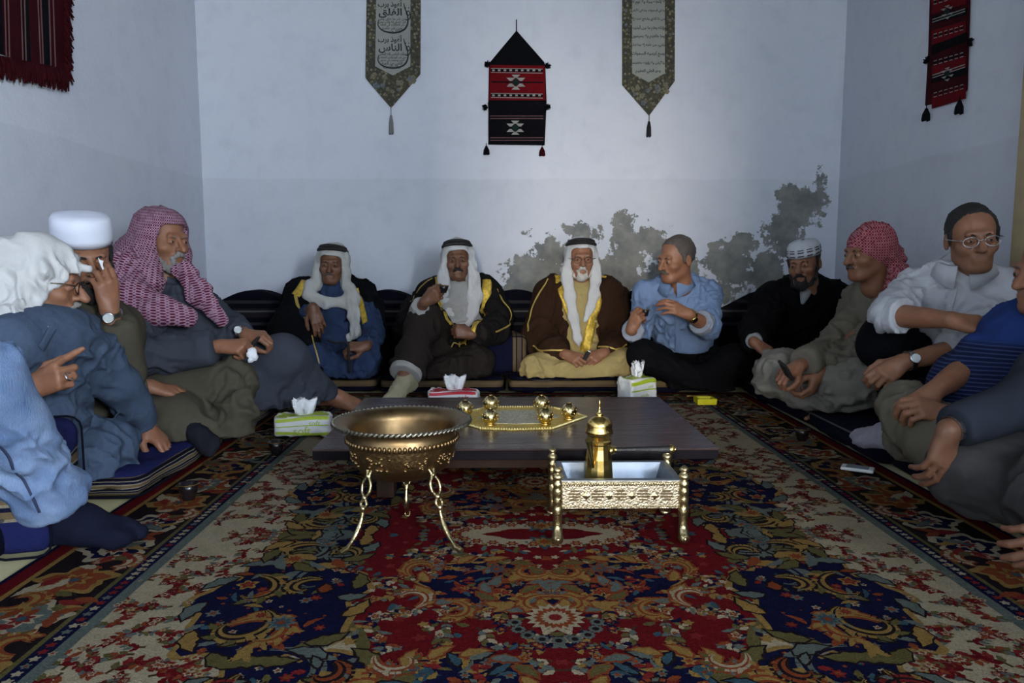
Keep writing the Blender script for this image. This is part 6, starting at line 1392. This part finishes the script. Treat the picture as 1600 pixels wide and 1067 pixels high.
# ---------------- man in white shirt
def man_white_shirt():
    p = Person(W(1490, 680, 2.75) * V(1, 1, 0) + V(.05, 0, ZR), 'man in white shirt and spectacles with arms crossed over a raised knee', 'tan', seed=71)
    pel = W(1500, 600, 2.86); ch = W(1500, 460, 2.72); nk = W(1508, 430, 2.69); shA, shB = W(1432, 452, 2.78), W(1562, 448, 2.66); fw = unit(V(-.55, -.85, 0))
    elA = LEN(shA, 1390, 492, .28); wrA = LEN(elA, 1485, 500, .245, True); elB = LEN(shB, 1525, 540, .28); wrB = LEN(elB, 1412, 565, .27, True)
    p.head(W(1519, 373, 2.62), -16, 6, -5, 1.0, True, nk); p.brows('black'); p.hair('black', .012, .005); p.glasses(M_STEEL, 0, .024)
    p.hand(wrA, elA, W(1545, 510, wrA[1] - .02) - wrA, (-.1, .7, -.7), True, 'relax', .4); p.hand(wrB, elB, W(1375, 590, wrB[1] - .02) - wrB, (.1, .8, -.6), False, 'loose', .5)
    p.watch(wrB + (elB - wrB) * .08, wrB - elB, (-.2, -1, .3), .031)
    WH = cloth('white shirt', (246, 248, 255), .05, bump=.45); TR = cloth('black suit trousers', (18, 19, 26), bump=.3)
    S = SDF(.0086); torso(S, pel, ch, nk, shA, shB, fw, rp=.165, rw=.165, rc=.155, fl=.8, rs=.075); S.cone(shA, elA, .07, .062, k=.03); S.cone(elA, elA + (wrA - elA) * .13, .062, .06, k=.02, clip=(False, True)); S.cone(shB, elB, .076, .07, k=.03); S.cone(elB, elB + (wrB - elB) * .27, .068, .064, k=.02, clip=(False, True)); S.half(W(1500, 620, 2.7), DOWN); sh = soft(S, 'shirt', WH, p.root, .0058, 37, 20)
    shirt_collar(p, nk + V(-.016, -.016, .02), UP + fw * .3, fw, .072, WH)
    for a, b, t0, t1, r in ((elA, wrA, .08, .25, .066), (elB, wrB, .22, .42, .068)):
        S = SDF(.006); S.cone(a + (b - a) * t0, a + (b - a) * t1, r, r * .96, clip=(True, True)); soft(S, 'cuff', WH, sh, .003, 5, 40)
    bv = bvh_of([sh]); ribbon(bv, [(1490, 450), (1484, 480), (1478, 520)], .032, 'placket', WH, sh, .001, 5, .003); buttons(p, bv, [(1489, 458), (1485, 478)], M_FILM, on=sh)
    hA, hB = W(1470, 612, 2.85), W(1530, 620, 2.75); kA = LEN(hA, 1392, 532, .36); aA = W(1420, 640, 2.78); kB = LEN(hB, 1440, 640, .40); aB = W(1500, 655, 2.5)
    S = SDF(.009); S.ell(pel + V(0, 0, -.03), (.19, .19, .14)); S.chain([hA, kA, aA], [.115, .095, .08], k=.04); S.cone(kA, W(1372, 545, kA[1]), .085, .08, k=.03); S.chain([hB, kB, aB], [.115, .09, .065], k=.05); S.half((0, 0, ZR), DOWN); soft(S, 'trousers', TR, p.root, .005, 39, 20)
    p.limb([pel, ch], [.07, .08]); p.body(); return p
# ---------------- man in striped blue polo
def man_polo():
    p = Person(W(1540, 740, 2.25) * V(1, 1, 0) + V(.05, 0, ZR), 'man in striped blue polo and khaki trousers with clasped hands and white socks', 'tan', seed=81)
    pel = W(1590, 655, 2.36); ch = W(1622, 525, 2.24); nk = W(1640, 490, 2.22); shA, shB = W(1592, 530, 2.34), W(1700, 515, 2.16); fw = unit(V(-.8, -.6, 0))
    elA = LEN(shA, 1512, 575, .25); wrA = LEN(elA, 1458, 612, .18); elB = W(1605, 668, 2.06); wrB = W(1486, 650, 2.06)
    p.head(W(1646, 425, 2.16), -82, 4, 0, 1.06, True, nk); p.brows('dark'); p.hair('grey', .03)
    p.hand(wrA, elA, W(1408, 645, wrA[1] - .03) - wrA, (-.1, .3, -.9), True, 'loose', .5); p.hand(wrB, elB, W(1425, 632, wrB[1] + .02) - wrB, (-.2, .6, -.7), False, 'loose', .6)
    t = NT('striped blue polo knit'); q = t.obj(); x, y, z = t.sep(q); st = t.math('SINE', t.math('MULTIPLY', z, 520.0)); up = t.ramp(z, .40, .42)
    col = t.mix(t.ramp(st, .45, .65), lin((18, 26, 58)), lin((50, 62, 98))); col = t.mix(up, col, lin((32, 54, 108))); t.bump(t.noise(q, 28.0, 3), .4, .01); PO = t.set(col, .9, Specular_IOR_Level=.2)
    S = SDF(.0086); torso(S, pel, ch, nk, shA, shB, fw, rp=.18, rw=.19, rc=.17, fl=.9, rs=.08, belly=(W(1525, 605, 2.28), (.14, .14, .13))); S.cone(shA, shA + (elA - shA) * .8, .074, .074, k=.04, clip=(False, True)); S.cone(shB, elB, .085, .08, k=.04); S.half((0, 0, .16), DOWN); soft(S, 'polo_shirt', PO, p.root, .0035, 41, 18)
    collar(p, nk + V(-.02, -.01, -.01), UP + fw * .4, .068, fw, PO, .4)
    KH = cloth('khaki trousers', (136, 128, 112), .08, bump=.4); hA, hB = W(1560, 670, 2.42), W(1600, 700, 2.22); kA = LEN(hA, 1418, 642, .40); aA = LEN(kA, 1500, 705, .32); kB = LEN(hB, 1470, 690, .38); aB = W(1412, 686, 2.46)
    S = SDF(.0086); S.ell(pel + V(0, 0, -.04), (.19, .19, .13)); S.chain([hA, kA, aA], [.11, .085, .07], k=.05); S.chain([hB, kB, kB + (aB - kB) * .9], [.11, .08, .07], k=.05, clip=(False, True)); S.half((0, 0, ZR), DOWN); soft(S, 'trousers', KH, p.root, .006, 43, 20)
    SO = cloth('white sock', (190, 186, 198), .05); p.foot(aB + V(0, 0, .03), W(1330, 662, 2.60), UP + V(0, -.4, 0), SO, sc=1.0, shin=kB + (aB - kB) * .7)
    p.limb([shA, elA], [.036, .04]); p.limb([elA, wrA], [.04, .03]); p.limb([pel, ch], [.07, .08]); p.body(); return p
# ---------------- man in grey shirt, hand hanging
def man_grey_shirt():
    p = Person(W(1620, 790, 2.0) * V(1, 1, 0) + V(.1, 0, ZR), 'man in dark grey shirt whose hand hangs over the mattress edge, wearing a bracelet', 'deep', seed=91)
    pel = W(1690, 700, 1.95); ch = V(pel[0] + .06, 1.84, .52); nk = ch + V(-.02, 0, .07); shA, shB = ch + V(-.06, .17, .0), ch + V(.05, -.17, 0); fw = unit(V(-.95, -.3, 0))
    elA = LEN(shA, 1605, 622, .29); wrA = LEN(elA, 1482, 672, .27)
    p.head(nk + V(-.03, 0, .18), -80, 5, 0, 1.0, True, nk); p.hair('black', .02); p.brows('black')
    p.hand(wrA, elA, W(1462, 760, wrA[1] + .01) - wrA, (-.2, .9, -.1), True, 'droop', .4); p.watch(wrA + (elA - wrA) * .06, wrA - elA, (0, -1, .4), .031, M_STEEL, None, 'bracelet')
    elB = shB + V(-.1, -.1, -.25); wrB = elB + V(-.22, .05, -.05); p.hand(wrB, elB, (-1, .2, -.3), (0, 0, -1), False, 'relax')
    GS = cloth('dark grey shirt', (62, 68, 80), .08, bump=.35); S = SDF(.0086); torso(S, pel, ch, nk, shA, shB, fw, fl=.8); sleeve(S, shA, elA, wrA, (.08, .068, .055), .93); sleeve(S, shB, elB, wrB, (.08, .068, .055), .93); S.half((0, 0, .2), DOWN); soft(S, 'shirt', GS, p.root, .005, 51, 22)
    GT = cloth('grey trousers', (84, 82, 82), .08, bump=.35); hA, hB = pel + V(-.02, .09, -.03), pel + V(-.02, -.09, -.03); kA = LEN(hA, 1520, 740, .40); aA = W(1600, 800, 1.80); kB = hB + V(-.28, -.2, .0); aB = V(1.3, 1.75, .15)
    S = SDF(.0086); S.ell(pel + V(0, 0, -.04), (.18, .18, .12)); S.chain([hA, kA, aA], [.12, .095, .075], k=.05); S.chain([hB, kB, aB], [.12, .09, .07], k=.05); S.half((0, 0, ZR), DOWN); soft(S, 'trousers', GT, p.root, .005, 53, 18, stretch=(1, 0, 0))
    p.limb([pel, ch], [.07, .08]); p.body(); return p
# ---------------- man at the frame edge, only a hand in view
def man_edge():
    p = Person(V(1.72, 1.25, ZR), 'man in brown shirt whose dark hand hangs beside the grey trousers', 'deep', seed=95)
    pel = V(1.75, 1.12, .22); ch = V(1.80, 1.09, .56); nk = ch + V(-.02, 0, .07); shA, shB = ch + V(-.04, .17, 0), ch + V(.04, -.17, 0); wrA = W(1672, 785, 1.46); elA = (shA + wrA) / 2 + V(.1, .1, -.06)
    p.head(nk + V(-.03, 0, .18), -80, 5, 0, 1.0, True, nk); p.hair('black', .02); p.hand(wrA, elA, W(1622, 850, 1.44) - wrA, (-.2, .9, -.1), True, 'droop', .4)
    elB = shB + V(-.1, -.1, -.25); wrB = elB + V(-.22, .05, -.05); p.hand(wrB, elB, (-1, .2, -.3), (0, 0, -1), False, 'relax')
    GS = cloth('brown shirt', (60, 52, 48), .08); S = SDF(.011); torso(S, pel, ch, nk, shA, shB, V(-1, 0, 0), fl=.8); sleeve(S, shA, elA, wrA, (.08, .068, .055), .9); sleeve(S, shB, elB, wrB, (.08, .068, .055), .93); S.half((0, 0, .2), DOWN); soft(S, 'shirt', GS, p.root, .005, 61, 22)
    S = SDF(.011); S.ell(pel + V(0, 0, -.04), (.18, .18, .12)); S.chain([pel + V(0, .09, 0), V(1.45, 1.27, .22), V(1.62, 1.05, .17)], [.11, .08, .06], k=.05); S.chain([pel + V(0, -.09, 0), V(1.45, 0.89, .22), V(1.55, 1.17, .17)], [.11, .08, .06], k=.05); S.half((0, 0, ZR), DOWN); soft(S, 'trousers', cloth('black cotton trousers', (24, 24, 28)), p.root, .005, 63, 18)
    p.limb([pel, ch], [.07, .08]); p.body(); return p
# ---------------- man in grey robe with dark red checked scarf
def man_grey_robe():
    p = Person(W(300, 640, 3.3) * V(1, 1, 0) + V(0, 0, ZL2), 'grey-bearded man in grey robe and maroon checked headscarf, one bare foot stretched out', 'tan', seed=101)
    pel = W(265, 580, 3.40); ch = W(262, 478, 3.28); nk = W(262, 445, 3.25); shN, shF = W(225, 500, 3.08), W(318, 480, 3.45); fw = unit(V(.85, -.5, 0))
    elN = LEN(shN, 222, 558, .27); wrN = LEN(elN, 345, 541, .30, True); elF = LEN(shF, 372, 520, .26); wrF = LEN(elF, 383, 523, .10)
    p.head(W(256, 375, 3.22), 62, 6, 0, 1.06, True, nk, 1.15); p.brows('grey'); p.moustache('grey', .010, .028, .012); p.beard('grey', .016, .012)
    p.hand(wrN, elN, W(398, 540, wrN[1] - .01) - wrN, (.1, .6, -.8), True, 'fist', .7); p.hand(wrF, elF, W(410, 525, wrF[1] - .02) - wrF, (.2, .4, -.8), False, 'hold', .7)
    p.watch(wrF + V(-.025, 0, .006), unit(V(1, .1, -.1)), (0, -1, .6), .031)
    GR = cloth('slate grey robe', (86, 92, 104), .08, bump=.4)
    hN, hF = W(280, 590, 3.30), W(305, 575, 3.45); kF = LEN(hF, 440, 562, .46, True); aF = LEN(kF, 512, 625, .36, False); kN = W(360, 612, 3.2); aN = W(470, 628, 3.40)
    S = SDF(.0086); torso(S, pel, ch, nk, shN, shF, fw, rp=.18, rw=.19, rc=.17, fl=.9, rs=.085, belly=(W(300, 525, 3.28), (.15, .15, .14))); sleeve(S, shN, elN, wrN, (.085, .085, .065), .90); sleeve(S, shF, elF, wrF, (.08, .07, .06), .6)
    S.chain([hF, kF, kF + (aF - kF) * .94], [.13, .11, .075], k=.06, clip=(False, True)); S.chain([hN, kN, aN], [.12, .10, .07], k=.07); S.ell(W(380, 600, 3.35), (.26, .14, .09), k=.06); S.half((0, 0, ZL2), DOWN); rb = soft(S, 'robe', GR, p.root, .0065, 71, 20)
    M = shemagh_mat('maroon checked cloth', (84, 24, 48), (160, 128, 146), 84.0); bv = bvh_of([rb])
    fr = lambda px, py, d=.02: (lambda q: (q if q is not None else W(px, py, 3.1)) + TOCAM * d)(hit(bv, px, py)); h = p.hl
    tn = [W(205, 425, 3.10), W(205, 465, 2.99), W(245, 482, 2.98), W(290, 492, 3.0)]; tf = [W(287, 425, 3.15), W(312, 462, 3.14), W(345, 500, 3.16)]
    def extra(S): S.chain([h((.0, .06, .02)), h((-.03, .12, -.08)), W(205, 460, 3.10)], [.09, .095, .11], k=.05); S.cone(h((-.07, .01, -.02)), W(240, 440, 3.08), .04, .05, k=.04); S.chain([W(200, 478, 3.02), W(245, 488, 2.98), W(292, 496, 3.0)], [.07, .055, .03], k=.03)
    p.keffiyeh(M, [(tn, [.085, .085, .06, .035], TOCAM, .6), (tf, [.045, .05, .03], TOCAM, .45)], agal=False, face=(.072, .125, .13), fz=-.03, uv=True, extra=extra, amp=.006)
    collar(p, nk + V(.015, -.01, -.01), UP + fw * .3, .066, fw, GR, .35); p.foot(aF + V(0, 0, .036), W(567, 634, aF[1] + .02) + V(0, 0, .036), V(-.2, -.5, .9), None, True, 1.02, -1, shin=kF + (aF - kF) * .8)
    S = SDF(.006); S.chain([W(186, 492, 2.99), W(215, 500, 2.97), W(245, 498, 2.97)], [.022, .024, .012], flat=(TOCAM, .6)); soft(S, 'scarf_lining', M_KEF, p.root, .003, 3, 30)
    p.limb([pel, ch], [.07, .08]); p.limb([hF, kF, aF + V(0, 0, .02)], [.06, .05, .04]); p.body()
    o = thing('dark_phone', W(398, 540, wrF[1] - .05), 'dark phone held by the man in the maroon checked headscarf', 'phone'); Rr = np.array(Matrix.Rotation(-.9, 3, 'Y')); slab(.09, .05, .012, Rr, (0, 0, 0), 'phone_body', HR['black'], o, .004); slab(.07, .044, .001, Rr, Rr @ V(0, 0, .012), 'screen', M_BDIAL, o, .0003)
    S = SDF(.004); q = W(394, 548, wrN[1] - .06); S.chain([q, q + V(.008, -.01, -.02), q + V(.0, -.01, -.036)], [.010, .014, .006]); tis = soft(S, 'crumpled_tissue', M_TISS, None, .004, 3, 140, org=q); tag(tis, 'crumpled white tissue in the fist of the man in the grey robe', 'tissue', 'crumpled tissues in hands')
    return p
# ---------------- man pressing a tissue to his eye
def man_tissue():
    p = Person(W(170, 700, 2.75) * V(1, 1, 0) + V(0, 0, ZL1), 'bearded man in olive robe and white cap pressing a tissue to his eye', 'tan', seed=111)
    pel = W(135, 640, 2.72); ch = W(140, 505, 2.62); nk = W(138, 470, 2.58); shN, shF = W(95, 520, 2.42), W(185, 510, 2.80); fw = unit(V(.85, -.5, 0))
    elF = W(192, 585, 2.50); wrF = W(171, 484, 2.43); elN = W(172, 612, 2.62); wrN = W(234, 604, 2.72)
    p.head(W(133, 402, 2.52), 40, 14, -4, 1.02, True, nk); p.brows('black', .005); p.moustache('black', .010, .03, .01); p.beard('black', .018, .014, False); p.hair('black', .02)
    cap(p, plain('white cotton cap', (216, 220, 234), .9, var=.04), True, None, r=(.088, .108), z=(.046, .136))
    p.hand(wrF, elF, W(162, 405, wrF[1] - .02) - wrF, (-.75, .5, .1), False, [(30, 30, 15), (34, 34, 18), (40, 40, 22), (46, 44, 24)], .7); p.hand(wrN, elN, W(268, 610, wrN[1] + .03) - wrN, (.1, .3, -.9), True, 'relax', .4)
    p.watch(wrF + (elF - wrF) * .06, wrF - elF, (.3, -1, 0), .032)
    OL = cloth('olive grey robe', (104, 98, 84), .08, bump=.4)
    hN, hF = W(150, 655, 2.76), W(185, 640, 2.90); kF = W(355, 598, 2.92); aF = W(350, 676, 2.86); kN = W(275, 655, 2.76); aN = W(335, 688, 2.76)
    S = SDF(.0086); torso(S, pel, ch, nk, shN, shF, fw, rp=.17, rw=.17, rc=.16, fl=.85); sleeve(S, shF, elF, wrF, (.085, .08, .062), .82); sleeve(S, shN, elN, wrN, (.08, .07, .055), .88)
    S.chain([hF, kF, aF], [.12, .085, .07], k=.05); S.chain([hN, kN, aN], [.12, .09, .06], k=.05); S.chain([kF, W(372, 640, 2.82), W(372, 678, 2.78)], [.07, .065, .05], k=.05); S.ell(W(250, 655, 2.88), (.22, .14, .07), k=.06); S.half((0, 0, ZL1), DOWN); soft(S, 'robe', OL, p.root, .007, 81, 18)
    collar(p, nk + V(.015, -.01, -.01), UP + fw * .3, .064, fw, OL, .35); SO = cloth('dark grey sock', (44, 46, 56), .06); p.foot(W(296, 664, 2.72), W(316, 690, 2.64), V(-.3, -.6, .6), SO, sc=.85)
    p.limb([pel, ch], [.07, .08]); p.body()
    S = SDF(.004); q = W(157, 410, wrF[1] - .035); S.chain([q + V(-.004, 0, .014), q, q + V(.006, 0, -.02)], [.005, .009, .006]); tis = soft(S, 'crumpled_tissue', M_TISS, None, .004, 3, 140, org=q); tag(tis, 'crumpled white tissue at the eye of the man in the olive robe', 'tissue', 'crumpled tissues in hands')
    return p
# ---------------- man in blue robe and white headcloth
def man_blue_robe():
    p = Person(W(60, 780, 2.2) * V(1, 1, 0) + V(0, 0, ZL1), 'man in blue robe and white headcloth turned away, leaning on one hand', 'tan', seed=121)
    pel = W(40, 690, 2.26); ch = W(62, 545, 2.20); nk = W(72, 508, 2.19); shN, shF = W(15, 545, 2.02), W(116, 533, 2.28); fw = unit(V(.75, .2, 0))
    elN = W(-25, 640, 1.97); wrN = W(48, 608, 1.98); elF = W(182, 602, 2.42); wrF = W(227, 664, 2.58)
    p.head(W(62, 443, 2.20), 108, 8, 4, 1.04, False, nk, 1.1); p.brows('grey'); p.beard('grey', .007, -.004); p.moustache('grey', .006); p.glasses(back=-.045)
    p.hand(wrN, elN, W(112, 575, wrN[1] - .01) - wrN, (-.1, .9, -.2), True, 'point', .6); p.hand(wrF, elF, W(292, 728, wrF[1] - .01) - wrF, (-.1, .1, -1), False, [(14, 26, 18), (18, 34, 22), (22, 38, 24), (24, 40, 26)], .2, 1.0)
    p.watch(wrF + (elF - wrF) * .1, wrF - elF, (.1, -1, .5), .031, M_STEEL, None, 'bracelet'); f_, n_, s_ = p.arms[id(wrN)]; m = MB(); rc = wrN + (f_ * .104 - s_ * .012) + n_ * .016; m.tube([rc + (s_ * math.cos(a) + np.cross(f_, s_) * math.sin(a)) * .0112 for a in [2 * PI * k / 16 for k in range(17)]], .0025, 6, False); m.build('ring', M_STEEL, p.root)
    BL = cloth('steel blue robe', (94, 112, 138), .08, bump=.45)
    hN, hF = W(55, 700, 2.18), W(85, 680, 2.36); kF = W(180, 690, 2.36); aF = W(140, 730, 2.22); kN = W(120, 610, 2.30)
    S = SDF(.0068); torso(S, pel, ch, nk, shN, shF, V(.9, .3, 0), rp=.17, rw=.165, rc=.155, fl=.85, rs=.078); sleeve(S, shN, elN, wrN, (.082, .078, .062), .95); S.cone(shF, elF, .088, .07, k=.04); S.cone(elF, elF + (wrF - elF) * .93, .07, .05, k=.03, clip=(False, True))
    S.chain([hF, kF, aF], [.10, .07, .06], k=.04); S.cone(kF, W(200, 728, kF[1]), .055, .04, k=.04); S.half((0, 0, ZL1), DOWN); rb = soft(S, 'robe', BL, p.root, .007, 91, 20)
    collar(p, nk + V(.01, 0, -.005), UP + fw * .3, .064, fw, BL, .3); bv = bvh_of([rb]); ribbon(bv, [(82, 512), (72, 528), (62, 545)], .022, 'placket', BL, rb, .002, 4, .004); buttons(p, bv, [(76, 512), (74, 520), (72, 528)], M_STEEL, on=rb)
    h = p.hl; S = SDF(.0065); S.ell(h((0, .022, .036)), np.array((.092, .116, .104)), p.R); S.chain([h((0, .05, .02)), h((0, .10, -.06)), h((0, .12, -.09))], [.085, .075, .055], k=.05)
    for q in (-1, 1): S.chain([h((q * .055, -.02, .03)), h((q * .062, .02, -.05)), h((q * .035, .09, -.09))], [.04, .04, .04], k=.03)
    S.cone(h((0, -.06, .085)), h((0, -.105, .058)), .03, .012, k=.03); S.chain([h((0, .12, -.09)), W(8, 495, 2.12), W(-5, 505, 2.08)], [.055, .05, .03], k=.03); S.chain([h((-.06, .04, -.08)), W(28, 495, 2.06), W(18, 508, 2.03)], [.035, .03, .012], k=.02); S.ell(h((0, -.135, -.065)), (.11, .13, .115), p.R, k=.006, mode='-')
    soft(S, 'headcloth', M_KEF, p.root, .006, 5, 34, stretch=(0, 0, 1)); p.limb([pel, ch], [.07, .08]); p.body(); return p
# ---------------- man in jeans, only one leg in view
def man_jeans():
    p = Person(V(-1.62, 1.45, .14), 'man in faded jeans and navy sock at the edge of the mattress', 'tan', seed=131)
    pel = V(-1.66, 1.40, .25); ch = V(-1.74, 1.36, .62); nk = ch + V(.02, 0, .08); shA, shB = ch + V(0, -.18, 0), ch + V(0, .18, 0)
    p.head(nk + V(.03, 0, .18), 85, 4, 0, 1.0, True, nk); p.hair('black', .02); p.brows('black')
    for sh, sg in ((shA, -1), (shB, 1)): el = sh + V(.06, sg * .06, -.27); wr = el + V(.20, -sg * .04, -.10); p.hand(wr, el, (1, -.1, -.4), (0, 0, -1), sg < 0, 'relax'); sh2 = None
    SHm = cloth('white cotton shirt', (190, 194, 200), .05); S = SDF(.011); torso(S, pel, ch, nk, shA, shB, V(1, 0, 0), fl=.8)
    for sh, sg in ((shA, -1), (shB, 1)): el = sh + V(.06, sg * .06, -.27); wr = el + V(.20, -sg * .04, -.10); sleeve(S, sh, el, wr, (.075, .065, .052), .9)
    S.half((0, 0, .25), DOWN); soft(S, 'shirt', SHm, p.root, .005, 3, 20)
    t = NT('faded denim'); q = t.obj(); n = t.noise(q, 9.0, 4); mp = t.n('ShaderNodeMapping'); t.l(q, mp.inputs[0]); mp.inputs['Scale'].default_value = (1, 1, .15); n2 = t.noise(mp.outputs[0], 420.0, 2)
    col = t.mix(t.ramp(n, .3, .7), lin((92, 116, 152)), lin((140, 160, 190))); col = t.mix(t.math('MULTIPLY', n2, .5), col, lin((74, 92, 126))); t.bump(t.math('ADD', n2, t.noise(q, 24.0, 3)), .4, .008); DN = t.set(col, .9, Specular_IOR_Level=.15)
    aN = W(88, 800, 1.86); kN = LEN(aN, -22, 590, .42, True); hN = pel + V(.03, .09, 0); hF = pel + V(.03, -.09, 0); kF = hF + V(.36, -.2, .1); aF = V(-1.42, 1.1, .18)
    S = SDF(.0068); S.ell(pel, (.17, .17, .13)); S.chain([hN, kN, kN + (aN - kN) * .93], [.11, .085, .079], k=.04, clip=(False, True)); S.chain([hF, kF, aF], [.11, .085, .07], k=.04); S.half((0, 0, .0135), DOWN); jn = soft(S, 'jeans', DN, p.root, .006, 5, 20)
    bv = bvh_of([jn]); ribbon(bv, [(-8, 690), (18, 720), (42, 760), (62, 800), (78, 822)], .006, 'side_seam', plain('navy seam thread', (40, 50, 78), .8), p.root, .001, 3, .002)
    hem = kN + (aN - kN) * .93; d = unit(aN - kN); S = SDF(.006); S.cone(hem - d * .03, hem + d * .001, .0815, .0825, clip=(True, True)); soft(S, 'hem', DN, p.root)
    NS = cloth('navy sock', (30, 34, 56), .07); toe = W(214, 858, 1.88); p.foot(V(aN[0], aN[1], .104), V(toe[0], toe[1], .098), UP, NS, sc=1.12, inner=-1, shin=kN + (aN - kN) * .6)
    p.limb([pel, ch], [.07, .08]); p.limb([hN, kN, aN], [.07, .05, .04]); p.body(); return p
for fn in (man_black_cloak, man_sipping, man_brown_cloak, man_blue_shirt, man_black_robe, man_red_scarf, man_white_shirt, man_polo, man_grey_shirt, man_edge, man_grey_robe, man_tissue, man_blue_robe, man_jeans):
    fn()
